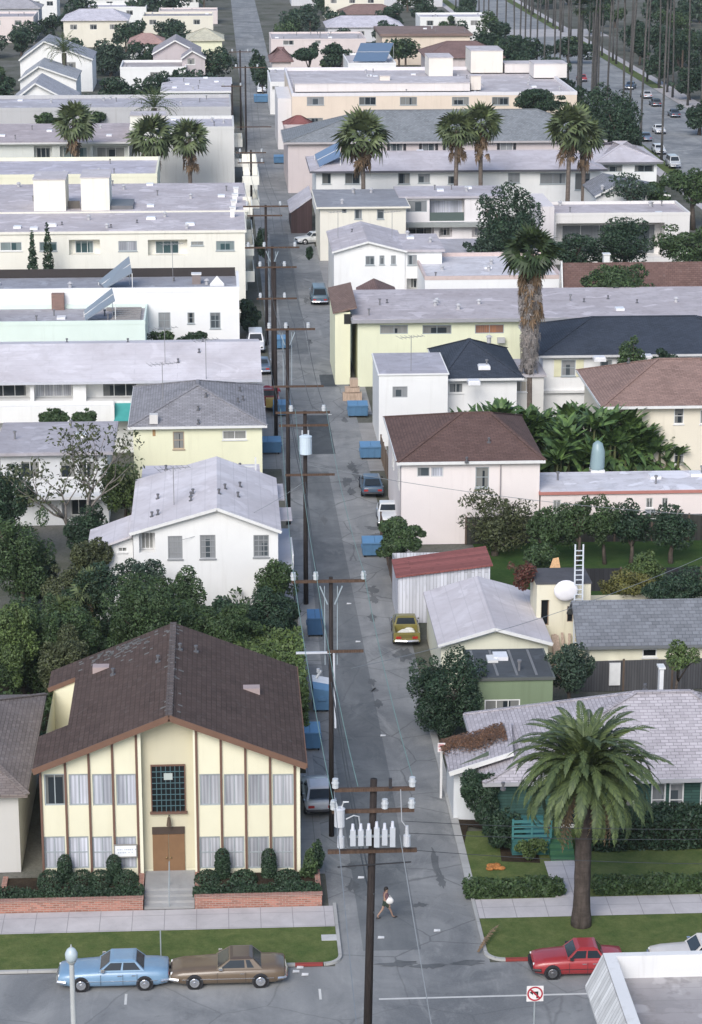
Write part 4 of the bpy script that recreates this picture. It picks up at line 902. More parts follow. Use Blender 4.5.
# porch and green steps
m = MB(); x0, x1 = W(513,830,109.3)[0], W(551,830,109.3)[0]; root = thing('porch', 'dark teal slatted porch with deck at the foot of the bungalow', 'porch', ((x0+x1)/2, 109.4, 0))
m.box(x0, x1, 109.4, 112.3, .1, 1.0); obj('deck', m, boards((.05,.17,.17), .2, True), root)
m = MB()
for i in range(4): m.box(x0, x1, 109.32, 109.38, 1.08+i*.26, 1.22+i*.26)
for x in (x0, (x0+x1)/2, x1): m.box(x-.05, x+.05, 109.3, 109.4, 1.0, 2.05)
obj('railing', m, paint((.06,.20,.20), .6), root)
m = MB(); x0, x1 = W(553,850,108)[0], W(577,850,108)[0]
for i in range(5): m.box(x0, x1, 108.6+i*.34, 108.94+i*.34, .12, .3+i*.2)
tag(obj('porch_steps', m, paint((.05,.14,.07), .6)), 'green painted wooden porch steps behind the big palm trunk', 'steps')
hedge('hedge', 'low leafy hedge strip left of the garden walk on the right', W(467,895,104.8)[0], W(562,895,104.8)[0], 104.6, 105.6, .1, .62, 3800, .11, 'md', lump=.06)
hedge('hedge', 'low leafy hedge strip right of the garden walk on the right', W(597,893,104.8)[0], W(740,893,104.8)[0], 104.6, 105.6, .1, .62, 5200, .11, 'md', lump=.06)
hedge('hedge', 'tall dark clipped hedge against the green bungalow wall', W(584,830,110.6)[0], W(760,830,110.6)[0], 109.6, 111.6, .1, 1.75, 7000, .11, 'dk', lump=.1)
m = MB(); g_ = np.random.default_rng(2)
x0, y0 = P(495, 869.5)
for i in range(7): m.ball((x0+g_.uniform(-.45,.45), y0+g_.uniform(-.3,.3), .18), (.22,.18,.09), 7, 4)
tag(obj('leaf_pile', m, stainroof((.42,.18,.06))), 'small orange heap of leaves on the right front lawn', 'leaf pile')
feather_palm('big_date_palm', 0, 0, 0, 0) if False else None
feather_palm('huge date palm with thick trunk on the parkway before the green bungalow', 581, 927, 776, 3.85, nleaf=135, trr=.37, arch=.86, deadn=20, name='date_palm')
tree('shrub', 'dense dark shrub before the white garage wing', 454, 766, 508, 826, 112.4, 'dk', 3600, .14, 5, False, 'shrub', dy=1.0)
tree('shrub', 'dark shrub left of the teal porch', 482, 806, 523, 858, 110.0, 'dk', 3000, .12, 9, False, 'shrub', dy=.9)
tree('shrub', 'flowering bush in front of the teal porch', 517, 834, 548, 859, 109.0, 'lt', 1100, .1, 7, False, 'shrub', dy=.5)
# green garage
b = Bld('green_garage', 'sage green garage with dark flat roof and three pane white window', 474, 553, 680, z=3.1, depth=6, cat='garage'); b.Yb = P(510, 652, b.z)[1]; GG = b
b.win(484.5, 699.5, 520, 711, 'd', 2, 0, paint((.80,.80,.78)), True, .1); b.wall(stucco((.21,.27,.17), .35)); b.slab(flatroof((.09,.10,.11), .7), .12, .16, paint((.12,.13,.12)))
m = MB(); x, y = P(492, 660, 3.3); m.box(x-.3, x+.3, y-.5, y+.5, b.z+.2, b.z+.35); obj('skylight', m, TRIM, b.roof); b.rvents(2)
m = MB(); 
for i in range(4): m.box(b.x0+.2+i*1.1, b.x0+.34+i*1.1, b.Y+.2, b.Yb-.2, b.z+.2, b.z+.215)
obj('roof_seam', m, paint((.2,.2,.2)), b.roof)
b = Bld('pale_garage', 'cream garage with wide pale lavender gable roof next to the yellow pickup', 441, 548, 643, z=2.9, cat='garage', depth=10); RG = b
g = b.w(494, 628); b.Yb = P(470, 578, g[1])[1]-.4; b.wall(stucco((.74,.73,.60), .3), gable=g); b.gable_y(flatroof((.65,.62,.645), .35), g[1], g[0], .5, .14, TRIM)
b = Bld('metal_shed', 'whitish corrugated metal shed with a rusty red roof edge', 398, 490, 575, z=3.2, cat='shed', depth=5); b.wall(boards((.60,.61,.66), .22)); 
m = MB(); m.thick([(b.x0-.15,b.Y-.2,b.z),(b.x1+.15,b.Y-.2,b.z+.7),(b.x1+.15,P(440,551,3.6)[1],b.z+.7),(b.x0-.15,P(440,557,3.3)[1],b.z)], [(0,1,2,3)], .1); b.roof = obj('roof', m, boards((.27,.095,.085), .3), b.root)
m = MB(); m.poly([(b.x0,b.Y-.004,b.z),(b.x1,b.Y-.004,b.z),(b.x1,b.Y-.004,b.z+.66)]); obj('gable_end', m, boards((.60,.61,.66), .22), b.root)
# fences
def fence(lab, pts, h, mat, name='wooden_fence', z0=0):
    root = thing(name, lab, 'fence', (pts[0][0], pts[0][1], 0)); m = MB(); pm = MB()
    for a, c in zip(pts[:-1], pts[1:]):
        m.bar((a[0],a[1],z0+h/2), (c[0],c[1],z0+h/2), .05, h); L = sqrt((c[0]-a[0])**2+(c[1]-a[1])**2); n = max(1, int(L/2.4))
        for i in range(n+1):
            q = MB(); x = a[0]+(c[0]-a[0])*i/n; y = a[1]+(c[1]-a[1])*i/n; q.box(x-.06, x+.06, y-.06, y+.06, 0, z0+h+.08); obj('post', q, wood((.12,.09,.07)), root)
    obj('board_panel', m, mat, root); return root
FW = boards((.15,.10,.075), .16)
fence('brown board fence along the alley below the round bush', [(11.4,149),(11.4,166)], 1.7, FW)
fence('weathered brown fence along the alley beside the pink house', [(13.0,178),(12.9,188)], 1.9, boards((.25,.18,.13), .2))
fence('dark grey board fence behind the green bungalow', [P(574, 692, 0), P(720, 688, 0)], 1.9, boards((.085,.085,.09), .16))
fence('black fence at the back of the yard with the ladder', [P(540, 592, 0), P(700, 590, 0)], 1.6, boards((.03,.03,.035), .3))
fence('dark fence in front of the low pink building', [(17.3,163.4),(36,163.4)], 2.0, boards((.045,.045,.04), .3))
fence('dark brown gate by the alley before the pale yellow building', [P(341,384), P(340,372)], 2.4, boards((.07,.045,.04), .2))
# yard with the ladder
b = Bld('yard_shed', 'cream boxy yard shed cluttered with planks behind the pale garage', 537, 591, 584, Y=137.5, depth=3.0, cat='shed'); b.win(541, 600, 549, 626, 'b', 0, 0, wood((.3,.22,.16)), False, .3, 'blacked_in_opening'); b.win(567, 606, 573, 622, 'b', 0, 0, wood((.42,.33,.27)), False); b.wall(stucco((.72,.68,.54), .7)); b.slab(flatroof((.10,.10,.11), .6), .06, .08); YS = b  # the doorway hole is closed by a near-black pane for its dark inside
m = MB(); x, z = W(566, 589, 137.1); m.ball((x, 137.1, z-.1), (.74,.2,.66), 20, 10); o = tag(obj('white_dome', m, paint((.82,.80,.82), .4), None, True), 'round white dish leaning on top of the yard shed', 'dish')
m = MB(); xa, za = W(574, 603, 137.1); xb, zb = W(582, 603, 137.1); zt = W(578, 541, 137.9)[1]; root = thing('ladder', 'tall pale aluminium ladder standing upright by the yard shed', 'ladder', ((xa+xb)/2, 137, 0))
for x in (xa, xb): m = MB(); m.bar((x, 136.7, .0), (x, 137.2, zt), .09, .06); obj('rail', m, paint((.62,.66,.72), .4), root)
for i in range(int(zt/.3)): m = MB(); y = 136.7+.5*(i*.3+.2)/zt; m.bar((xa, y, i*.3+.2), (xb, y, i*.3+.2), .05); obj('rung', m, paint((.62,.66,.72), .4), root)
rr = random.Random(9)
m = MB()
for i in range(7): x = W(555+i*2.2, 620, 136.9)[0]; m.bar((x, 136.4-rr.random()*.3, .02), (x+rr.uniform(-.2,.2), 137.35, 1.8+rr.random()*.5), .16, .04)
tag(obj('plank_stack', m, wood((.42,.33,.27))), 'weathered planks leaning against the cream yard shed', 'planks')
m = MB(); x0, y0 = P(552, 628)
for i in range(16): m.box(x0+rr.uniform(-1.6,1.6), x0+rr.uniform(1.7,2.2)-.9*rr.random(), y0+rr.uniform(-1,1), y0+rr.uniform(1.1,1.4), rr.uniform(0,.1), rr.uniform(.15,.7))
tag(obj('scrap_heap', m, paint((.30,.25,.23))), 'heap of scrap lumber and boxes on the ground before the yard shed', 'scrap')
m = MB(); x, z = W(545, 578, 141); x2, z2 = W(562, 561, 141); m.thick([(x,141,z-.2),(x2,140.8,z+.1),(x2-.1,141.8,z2),(x+.6,141.9,z2-.1)], [(0,1,2,3)], .06); tag(obj('plywood_sheet', m, wood((.55,.34,.18))), 'tan plywood sheet propped in the yard behind the cream shed', 'plywood')
tree('red_flower_bush', 'bush with bright red flowers beside the metal shed', 508, 558, 538, 592, 139, (.16,.03,.025), 900, .14, 7, False, 'shrub', dy=1.2, hue=(.35,1.8,1.3))
b = Bld('grey_roof_cottage', 'cream cottage with weathered grey shingle roof at the right edge', 590, 760, 641, z=2.9, cat='cottage', depth=9); b.win(642.5, 649, 657, 657, 'b', 0); b.wall(stucco((.74,.71,.56), .3))
zrr = b.z+1.7; yr = P(630, 602, zrr)[1]; b.Yb = 2*yr-b.Y; b.gable_x(shingle((.17,.18,.20), .75, (.10,.11,.12), .25), zrr, yr, .4, .14, paint((.16,.17,.18)), .8); b.vents([(614,630)], 'pipe')
q = b.rect(608, 660, 619, 668); m = MB(); m.box(q[0], q[1], b.Y-.6, b.Y-.02, 0.4, q[3]); obj('meter_box', m, TRIM, b.root)
# pink two storey
PK = stucco((.80,.735,.715), .25); PK2 = stucco((.80,.71,.685), .25)
b = Bld('pink_house', 'pale pink two storey house with brown hip roof next to the alley', 401.5, 540, 462.5, z=6.0, depth=13, cat='house'); R6 = b
b.win(475.5, 467, 489, 487.5, 'd', 0, 1, STEEL); b.win(417, 467, 430, 477, 'g', 0, 0, paint((.6,.6,.6)), False); b.win(431, 467, 443.5, 477, 'w', 0, 0, paint((.6,.6,.6)), False); b.wall(PK); b.hip(shingle((.125,.078,.068), .2, (.2,.15,.14), .22), 7.9, 4.2, 'x', .32, .16, TRIM, 5.2, 3.2)
b.vents([(467,437),(489,433)], 'pipe'); b.swin(b.x0, b.Y+1.5, b.Y+2.7, 3.6, 5.2); b.swin(b.x0, b.Y+7, b.Y+8.5, 3.6, 5.2)
m = MB(); m.box(b.x0-.05, b.x0-.004, b.Y+.25, b.Y+.38, .2, b.z-.3); obj('downpipe', m, paint((.35,.32,.33)), b.root); m = MB(); m.cyl(W(500,500,b.Y)[0], b.Y-.08, .2, b.z-.2, .05, 6); obj('downpipe', m, paint((.35,.32,.33)), b.root)
b = Bld('low_pink_building', 'low pink building with patched white roof and red edge in front of the banana grove', 541, 760, 493, z=3.6, back=474, cat='building'); R7 = b; b.x0 = R6.x1+.1
for q in ((553,500,561,512,'d'),(646,498,653,508,'d'),(662,498,668,508,'d'),(644.5,509,656,518,'w'),(606,510,612,516,'d')): b.win(*q[:5])
b.wall(PK2); b.slab(flatroof((.70,.69,.73), .8), .15, .2, paint((.48,.20,.17))); b.rvents(5)
m = MB(); x, y = P(597, 470, 3.9); m.tube([(x,y,3.7),(x,y,4.2),(x+.05,y,5.3),(x,y,5.9),(x,y,6.1)], [.45,.55,.5,.36,.1], 12); o = obj('wrapped_vent_stack', m, NT('tarp').fin((.24,.33,.35), .35, None, spec=.5), b.roof, True)
m = MB(); m.box(x-.5, x+.5, y-.5, y+.5, 3.78, 4.0); obj('stack_base', m, TRIM, o)
# banana grove
g_ = np.random.default_rng(12)
for i, (u, vt) in enumerate([(470,404),(484,398),(497,404),(510,412),(524,398),(538,408),(551,396),(563,402),(577,396),(590,404),(603,398),(617,406),(630,400),(644,412),(655,424),(668,430),(505,424),(535,425),(560,420),(590,428),(620,425),(640,435),(560,400),(470,420)]):
    Yb = 174.0+g_.uniform(0,4.5)+(4 if i < 16 else 0) if u > 546 else g_.uniform(179,185); vt -= 12 if u < 546 else 3; X, z = W(u, vt, Yb); banana(X, Yb, max(3.4, z*1.03), 300+i, 'tall banana plant in the dense green grove behind the low pink building', 'banana plants in the grove')
# white box with dark roofed house behind
b = Bld('white_box_house', 'white two storey box house with one square window beside the alley', 379, 448, 375, z=6.0, depth=8, cat='house'); R9 = b
b.win(392.5, 386.5, 407.5, 397.5, 'g', 0, 0, paint((.35,.36,.37)), False); b.wall(WS); b.slab(flatroof((.46,.45,.50), .6), .1, .12, WS); b.antenna(411, 371, 3); b.Yb = b.Y+8
b = Bld('navy_roof_cottage', 'cottage with dark navy hip roof behind the white box house', 432, 517, 379, Y=R9.Y+2.0, depth=11, cat='house'); b.x0 = R9.x1+.05; b.win(449,383,463,393,'g'); b.wall(WS); b.hip(shingle((.045,.055,.075), .35, (.08,.09,.11)), b.z+2.1, 4.5, 'x', .5, .15, TRIM, 3.0, 4.0)
b.rvents(2); b.vents([(474,361),(484,358)], 'sky')
b = Bld('navy_cottage_wing', 'low white wing joining the navy roofed cottage', 500, 544, 377, z=4.2, Y=R9.Y+4, depth=6, cat='house'); b.win(515, 381, 527, 392, 'y'); b.wall(stucco((.66,.65,.62), .4)); b.slab(flatroof((.5,.48,.5), .5), .2, .2)
b = Bld('navy_roof_house', 'large white house with wide navy roof and pale yellow shutters', 543, 760, 355, z=6.0, cat='house', depth=12); R10 = b
b.win(561.5, 360, 575.5, 376, 'g', 0, 1, STEEL); b.win(600, 360, 612, 374, 'g', 0, 1, STEEL); b.wall(WS)
for (ua, ub_) in ((554,561),(576,583.5)):
    q = b.rect(ua, 359.5, ub_, 376.5); m = MB(); m.box(q[0], q[1], b.Y-.07, b.Y-.004, q[2], q[3]); obj('shutter', m, paint((.74,.72,.50)), b.root)
b.hip(shingle((.045,.055,.075), .3, (.08,.09,.11)), b.z+2.0, 6, 'x', .5, .15, paint((.6,.6,.6)), 5.5, 5); b.vents([(647,337),(600,338)], 'sky')
m = MB(); q = b.rect(543, 388, 590, 390); m.box(b.x0-.02, b.x1, b.Y-.3, b.Y-.004, q[2]-.2, q[2]); obj('ledge', m, TRIM, b.root)
b = Bld('brown_roof_house', 'cream two storey house with a brown hip roof right of the banana grove', 608, 770, 406, z=6.0, cat='house', depth=12); b.win(674, 408, 684, 424, 'd', 0, 1); b.win(674, 447, 684, 464, 'd', 0, 1); b.win(700, 410, 715, 424, 'd'); b.wall(stucco((.76,.70,.58), .3)); b.hip(shingle((.26,.175,.15), .3, (.33,.26,.24)), b.z+2.3, 5, 'x', .6, .16, TRIM, 5.5, 5); b.vents([(628,378)], 'pipe')
b = Bld('pale_yellow_long_apartment', 'long pale yellow green two storey apartment with grey roof and sliding windows', 358, 760, 320, z=6.0, back=292, cat='apartment house'); R12 = b
YG = stucco((.76,.77,.57), .3)
for q in ((380,325,408,334,'d'),(422.5,325,451.5,334,'d'),(475,324.5,504,333.5,'o'),(560,330,580,338,'d'),(640,330,662,338,'d')): b.win(*q, 1, 0, STEEL, False)
b.wall(YG); b.slab(flatroof((.53,.49,.51), .8), .6, .3, paint((.33,.33,.35))); b.vents([(387,303),(437,303),(479,304),(584,302),(637,303),(676,302),(608,299)], 'mix')
m = MB(); q = b.rect(497, 337, 504.5, 342); m.box(q[0], q[1], b.Y-.5, b.Y-.005, q[2], q[3]); obj('air_conditioner', m, paint((.5,.5,.5)), b.root)
b = Bld('brown_roof_garage', 'small garage with brown lean-to roof beside the pale yellow apartment', 335, 357, 312, z=4.2, Y=R12.Y+1, depth=10, cat='garage'); b.x1 = R12.x0-.65; b.wall(PS); m = MB(); m.thick([(b.x0-.2,b.Y-.2,b.z),(b.x1+.6,b.Y-.2,b.z+.5),(b.x1+.6,b.Yb,b.z+.9),(b.x0-.2,b.Yb,b.z+.4)], [(0,1,2,3)], .14); b.roof = obj('roof', m, shingle((.19,.13,.11), .2), b.root)
m = MB(); q = b.rect(344, 314, 352, 324); m.box(q[0], q[1], b.Y-.02, b.Y-.004, q[2], q[3]); obj('blacked_in_opening', m, paint((.02,.02,.02)), b.root)  # near-black panel on the wall, painted for the dark of an opening
b = Bld('brown_gable_outhouse', 'low brown gabled roof building tucked behind the pale yellow apartment', 362, 397, 300, z=4.6, Y=R12.Yb+2, depth=6, cat='outhouse'); g = b.w(378, 292); b.wall(PS, gable=g); b.gable_y(shingle((.17,.11,.10), .2), g[1], g[0], .4)
# white gable house
b = Bld('white_gable_house', 'white stucco house with low gable and four small windows over the alley', 334, 405, 252, z=6.0, depth=13, cat='house'); R14 = b; g = b.w(368, 242.5)
for q in ((365.5,256,374.5,265),(379.5,255.5,384.5,264.5),(391,255.5,396,264.5)): b.win(*q, 'g', 1 if q[0] < 370 else 0, 0, STEEL)
b.wall(WS, gable=g); b.gable_y(flatroof((.55,.52,.55), .6), g[1], g[0], .35, .14, TRIM); b.vents([(352,232)], 'pipe'); b.antenna(338, 238, 3); b.antenna(392, 238, 3)
b = Bld('white_house_wing', 'flat roofed white wing right of the low gabled white house', 405, 442, 251.5, Y=R14.Y+.2, depth=10, cat='house'); b.x0 = R14.x1+.02; b.win(400.5+7, 255, 417, 265, 'g', 1, 0, STEEL); b.recess(406.5, 278.5, 423, 291, 1.5, 'd', (.3,.9)); b.wall(WS); b.slab(flatroof((.55,.52,.55), .6), .3, .2); b.rvents(3)
b = Bld('cream_flat_house', 'cream two storey house with dark grey flat roof next to the dumpster', 320, 406, 208, z=6.2, back=191.5, cat='house'); R15 = b
b.win(342, 207.5+1.5, 346.5, 213, 'd', 0, 0, STEEL, False); b.win(354.5, 209.5, 362, 219, 'g', 0, 0, STEEL); b.win(377, 209.5, 384, 219, 'g', 0, 0, STEEL); b.wall(stucco((.78,.75,.66), .3)); b.slab(flatroof((.32,.33,.36), .5), .5, .2, stucco((.78,.75,.66), .3)); b.rvents(3)
b = Bld('balcony_house', 'pinkish white two storey house with glass balcony and flat lavender roof', 401, 505, 198, z=6.3, back=188, cat='house'); R16 = b
b.win(406.5, 200.5, 427, 212, 'g', 0, 0, STEEL, False); b.recess(429.5, 198.5, 464.5, 221, 1.5, 'w', (.02,.98), glass((.10,.13,.12), .2), 1); b.win(484, 200, 495, 208, 'd', 0, 0, STEEL, False); b.recess(406, 227, 434, 236.5, 1.2, 'd', (.1,.95)); b.recess(439, 227, 452, 237, .8, 'd', (.1,.9)); b.recess(472, 227, 503, 237, .8, 'c', (.1,.9))
b.wall(stucco((.76,.73,.73), .3)); b.slab(flatroof((.54,.52,.56), .5), .3, .22); b.rvents(4); b.box('chimney', brick(), 385, 180, 395, 192, 1, b.Yb-1) if False else None
q = b.rect(404, 221, 505, 226); m = MB(); m.box(b.x0, b.x1, b.Y-.9, b.Y-.005, q[2], q[3]-.1); obj('canopy_ledge', m, paint((.33,.35,.34)), b.root)
q = b.rect(444, 241, 459, 250); m = MB(); m.box(q[0], q[1], b.Y-1.6, b.Y-.005, q[2]-.1, q[3]); obj('balcony', m, stucco((.76,.71,.69), .3), b.root)
b = Bld('white_parapet_building', 'low white building with red capped parapets behind the pale yellow apartment', 425, 562, 276, z=5.0, depth=14, cat='building'); b.wall(BW); b.parapet(flatroof((.66,.65,.68), .5), .35, .2, paint((.62,.50,.47))); b.rvents(5)
b = Bld('grey_step_building', 'flat grey roofed building behind the white parapet with red caps', 440, 545, 262, z=6.0, Y=258, depth=14, cat='building'); b.wall(BW); b.slab(flatroof((.48,.47,.50), .5), .3, .2); b.rvents(3)
b = Bld('brown_gable_house', 'house with long brown roof and white gable fascia at the right edge', 572, 770, 290, z=4.4, cat='house', depth=10); zrr = b.z+2.6; yr = P(620, 264, zrr)[1]; b.Yb = 2*yr-b.Y; b.wall(WS); b.gable_x(shingle((.16,.10,.09), .2), zrr, yr, .4, .16, TRIM, 1.0)
m = MB(); x = b.x0-1.05
for (ya, za, yb2, zb2) in ((b.Y-.5, b.z+.1, yr, zrr+.22), (yr, zrr+.22, b.Yb+.5, b.z+.1)): m.bar((x, ya, za), (x, yb2, zb2), .12, .4)
obj('barge_board', m, TRIM, b.root); b.box('chimney', TRIM, 604, 255, 610, 268, .8, yr)
b = Bld('recessed_front_building', 'wide building with pinkish flat roof and deep shaded front behind trees', 553, 690, 213, Y=276, back=203.5, cat='building'); R19 = b; b.Yb = b.Y+9; b.recess(556, 223, 664, 258, 2.5, 'g', (.08,.95), None, 4); b.wall(stucco((.72,.70,.68), .4)); b.parapet(flatroof((.52,.48,.50), .5), .3, .2); b.rvents(4)
m = MB(); m.box(b.x0-1.6, b.x0-.01, b.Y-1.2, b.Yb, 0, W(545, 205, b.Y)[1]); obj('side_wall', m, stucco((.70,.66,.66), .4), b.root)
b = Bld('small_grey_gable', 'small grey gabled roof at the foot of the white L shaped apartment', 596, 668, 196, z=4.0, Y=292, depth=10, cat='house'); g = b.w(616, 186); b.wall(WS, gable=g); b.gable_y(shingle((.22,.23,.26), .3), g[1], g[0], .5, .15, TRIM); b.rvents(2)
# L shaped white apartment with lavender roof
b = Bld('white_lavender_apartment', 'white two storey apartment with lavender hip roof and solar panel near the alley', 316, 600, 171, z=6.0, cat='apartment house', depth=13); R20 = b
for q in ((322,173,331,184,'d'),(345,173,360,184,'d'),(398,173,410,184,'d'),(418,174,430,183,'g'),(448,176,456,184,'d'),(508,173,520,183,'g'),(540,173,566,184,'g'),(575,173,590,190,'d')): b.win(*q, 1 if q[2]-q[0] > 10 else 0, 0, STEEL)
b.wall(WS); b.hip(flatroof((.56,.53,.565), .35), b.z+1.6, 5, 'x', .8, .2, paint((.10,.10,.12)), 7, 6); b.vents([(420,160),(525,153)], 'mix')
rack(b.roof, [(W(319,160,b.Y+2)[0],b.Y+1.2,b.z+.6),(W(340,158,b.Y+2)[0],b.Y+1.2,b.z+1.9),(W(341,140,b.Y+4)[0],b.Y+8.5,b.z+2.9),(W(316,148,b.Y+4)[0],b.Y+8.5,b.z+1.2)], NT('collector').fin((.13,.19,.30), .3, None, spec=.5))
b = Bld('white_hip_wing', 'white two storey wing with lavender hip roof and two wide windows near the far street', 599, 657, 163, z=6.2, cat='apartment house', depth=14); 
b.win(602.5, 165, 622.5, 172, 'd', 2, 0, STEEL, False); b.win(634.5, 165, 654, 172, 'd', 1, 0, STEEL, False); b.wall(WS); b.hip(flatroof((.58,.55,.58), .35), b.z+1.8, 6, 'x', .7, .2, paint((.16,.16,.18)), 5.5, 5.5)
b = Bld('carport', 'open carport with pale sloping roof over dark boards beside the alley', 291, 312, 190, Y=300, depth=10, cat='carport'); m = MB(); m.thick([(b.x0-.2,b.Y,2.7),(b.x1,b.Y,4.6),(b.x1,b.Yb,4.6),(b.x0-.2,b.Yb,2.7)], [(0,1,2,3)], .15); obj('roof', m, flatroof((.55,.53,.57), .4), b.root); m = MB(); m.poly([(b.x0,b.Y+.1,0),(b.x1,b.Y+.1,0),(b.x1,b.Y+.1,4.4),(b.x0,b.Y+.1,2.6)]); m.poly([(b.x0,b.Y+.1,0),(b.x0,b.Yb,0),(b.x0,b.Yb,2.6),(b.x0,b.Y+.1,2.6)]); obj('wall', m, boards((.07,.045,.045), .3), b.root)
# large grey shingled building
b = Bld('grey_shingle_building', 'large building with broad grey mottled shingle roof and black shuttered windows', 288, 602, 146, z=6.4, cat='building', depth=22); R21 = b
PKW = stucco((.60,.53,.52), .3)
for u in (390,422,446,500,585): 
    b.win(u, 143 if u > 500 else 141, u+13, 151.5, 'g', 1, 0, TRIM)
b.z += .5; b.wall(PKW)
for u in (390,422,446,500,585):
    for ua, ub_ in ((u-3,u-.2),(u+13.2,u+16)):
        q = b.rect(ua, 141, ub_, 151.5); m = MB(); m.box(q[0], q[1], b.Y-.07, b.Y-.004, q[2], min(q[3], b.z-.05)); obj('shutter', m, paint((.03,.03,.035)), b.root)
zr2 = b.z+3.6; ym = P(450, 111, zr2)[1]; b.Yb = 2*ym-b.Y; b.hip(shingle((.20,.215,.23), .85, (.34,.34,.34), .3), zr2, 9, 'x', .6, .2, paint((.45,.42,.42)), 12, 9)
b = Bld('red_roof_shed', 'small shed with red roof beside the alley, left of the grey shingle roof', 287, 310, 131, z=4.0, Y=366, depth=10, cat='shed'); b.x1 = W(312, 128, 366)[0]; b.wall(PKW); b.hip(shingle((.26,.10,.09), .2), b.z+1.6, 2, 'x', .4)
# long peach apartment
PE = stucco((.74,.63,.52), .3)
b = Bld('peach_apartment', 'very long peach three storey apartment with pale roof, penthouse boxes and skylights', 292, 577, 92.5, z=9.0, cat='apartment house', back=67); R22 = b
for u in (307,359,400,452,492): b.win(u, 97, u+(17 if u < 310 else 17), 105, 'g' if u == 307 else 'd', 2, 0, STEEL)
for u in (307,359,400,452,492,530): b.win(u, 118, u+16, 126, 'd', 1, 0, STEEL)
b.wall(PE); b.parapet(flatroof((.56,.53,.55), .7), .5, .25, stucco((.74,.72,.74), .3))
b.box('stair_tower', stucco((.76,.72,.66),.3), 471, 51, 503, 71, 9, P(486,71,9)[1]); b.box('stair_tower', stucco((.76,.72,.66),.3), 429, 58, 453, 75, 8, P(440,75,9)[1])
b.box('chimney', stucco((.72,.66,.6),.3), 471, 76, 481, 88, 2, P(476,88,9)[1]); b.box('chimney', stucco((.72,.66,.6),.3), 380, 76, 390, 87, 2, P(385,87,9)[1]); b.box('roof_room', stucco((.74,.70,.68),.3), 534, 64, 567, 76, 6, P(550,76,9)[1]); b.box('roof_room', stucco((.70,.66,.64),.3), 505, 64, 532, 71, 5, P(515,71,9)[1])
b.box('roof_room', stucco((.70,.66,.64),.3), 295, 84, 470, 87, 10, b.Y+5)
b.rvents(14)
m = MB(); m.box(b.x0-2.2, b.x0-.02, b.Y+2, b.Y+20, 0, 8); obj('side_wing', m, stucco((.70,.68,.68),.4), b.root)
# beyond
b = Bld('solar_roof_building', 'far white building with a big tilted blue solar panel on its roof', 348, 396, 63, z=6.5, depth=20, cat='building'); b.wall(WS); b.parapet(flatroof((.6,.58,.6),.4), .3, .2); y0 = b.Y+1.5
rack(b.roof, [(W(353,59,y0)[0],y0,b.z+.3),(W(386,60,y0)[0],y0,b.z+.3),(W(394,48,y0+6)[0],y0+7,b.z+3.0),(W(361,48,y0+6)[0],y0+7,b.z+3.0)], NT('collector').fin((.12,.18,.27), .3, None, spec=.5))
b = Bld('far_brown_roof_house', 'far pinkish house with wide brown hip roof at the top', 428, 502, 58, Y=468, depth=16, cat='house'); b.wall(PKW); b.hip(shingle((.20,.13,.12), .2), b.z+2.4, 5, 'x', .6)
b = Bld('far_pink_apartment', 'far pinkish apartment block with dark windows at the top of the alley', 271, 366, 39, Y=514, depth=18, cat='apartment house'); b.win(283,40,294,45,'d'); b.win(315,39.5,321,44,'d'); b.wall(stucco((.68,.60,.58),.3)); b.parapet(flatroof((.5,.47,.48),.5), .3, .2); b.rvents(5)
b = Bld('brown_roof_alley_house', 'far house with reddish brown roof by the alley under the pink block', 272, 291, 62, Y=474, depth=12, cat='house'); b.wall(stucco((.66,.60,.58),.3)); b.hip(shingle((.24,.15,.14), .2), b.z+2.2, 3, 'x', .5)
b = Bld('white_stair_house', 'far white building with outside stair right of the alley', 270, 292, 82, Y=430, depth=26, cat='building'); b.win(272,86,279,90,'d'); b.recess(279,88,287,96,1,'d'); b.wall(WS); b.parapet(flatroof((.6,.58,.6),.5), .3, .2)
b = Bld('peach_far_apartment', 'far peach building with brown mansard edge at the top centre', 382, 470, 36, Y=520, depth=20, cat='building'); b.wall(PE); b.slab(flatroof((.25,.18,.16),.5), .5, .5)
# rows that close the view towards the horizon
rr = random.Random(21); roofs = [(.55,.53,.58),(.36,.35,.37),(.24,.16,.14),(.42,.40,.43),(.20,.21,.24)]; walls = [(.78,.78,.76),(.74,.70,.6),(.7,.62,.6),(.6,.6,.62)]
adj = ['white','cream','pinkish','pale grey']; rad = ['lavender','grey','brown','ash grey','slate']
i = 0
for Yr in (575, 610, 640, 690, 750, 830, 930, 1060):
    X = -60+rr.uniform(0,8)
    while X < (66 if Yr < 900 else 150):
        w_ = rr.uniform(11,18)
        if not (X < 13 and X+w_ > 2.5) and not (X+w_ > 66 and X < 92):
            wi, ri = rr.randrange(4), rr.randrange(5); ua = None
            s_ = 1
            b = Bld.__new__(Bld); b.Y = Yr+rr.uniform(-8,8); b.Yb = b.Y+rr.uniform(10,16); b.x0 = X; b.x1 = X+w_; b.z = rr.choice((3.4,6.0,6.2)); b.holes = []; b.wins = []; b.roof = None; b.rng = random.Random(i)
            b.root = thing('distant_house', 'distant %s house, %s %s roof, %s' % (adj[wi], rad[ri], ('flat','hip')[i % 2], ('left of the upper alley','between upper alley and palm street','beyond the palm street')[0 if X < 5 else 1 if X < 70 else 2]), 'house', (X+w_/2, b.Y, 0), 'distant houses near the horizon')
            for kx in range(3): b.wins.append(((X+1.5+kx*w_/3.2, X+3.2+kx*w_/3.2, b.z-2.0, b.z-.8), 'd', 1, 0, None, False, .14, 'window', None))
            b.wall(stucco(walls[wi], .3)); (b.parapet(flatroof(roofs[ri], .5), .4, .2) if i % 2 == 0 else b.hip(shingle(roofs[ri], .2), b.z+2, 4, 'x', .5)); i += 1
        X += w_+rr.uniform(3,9)

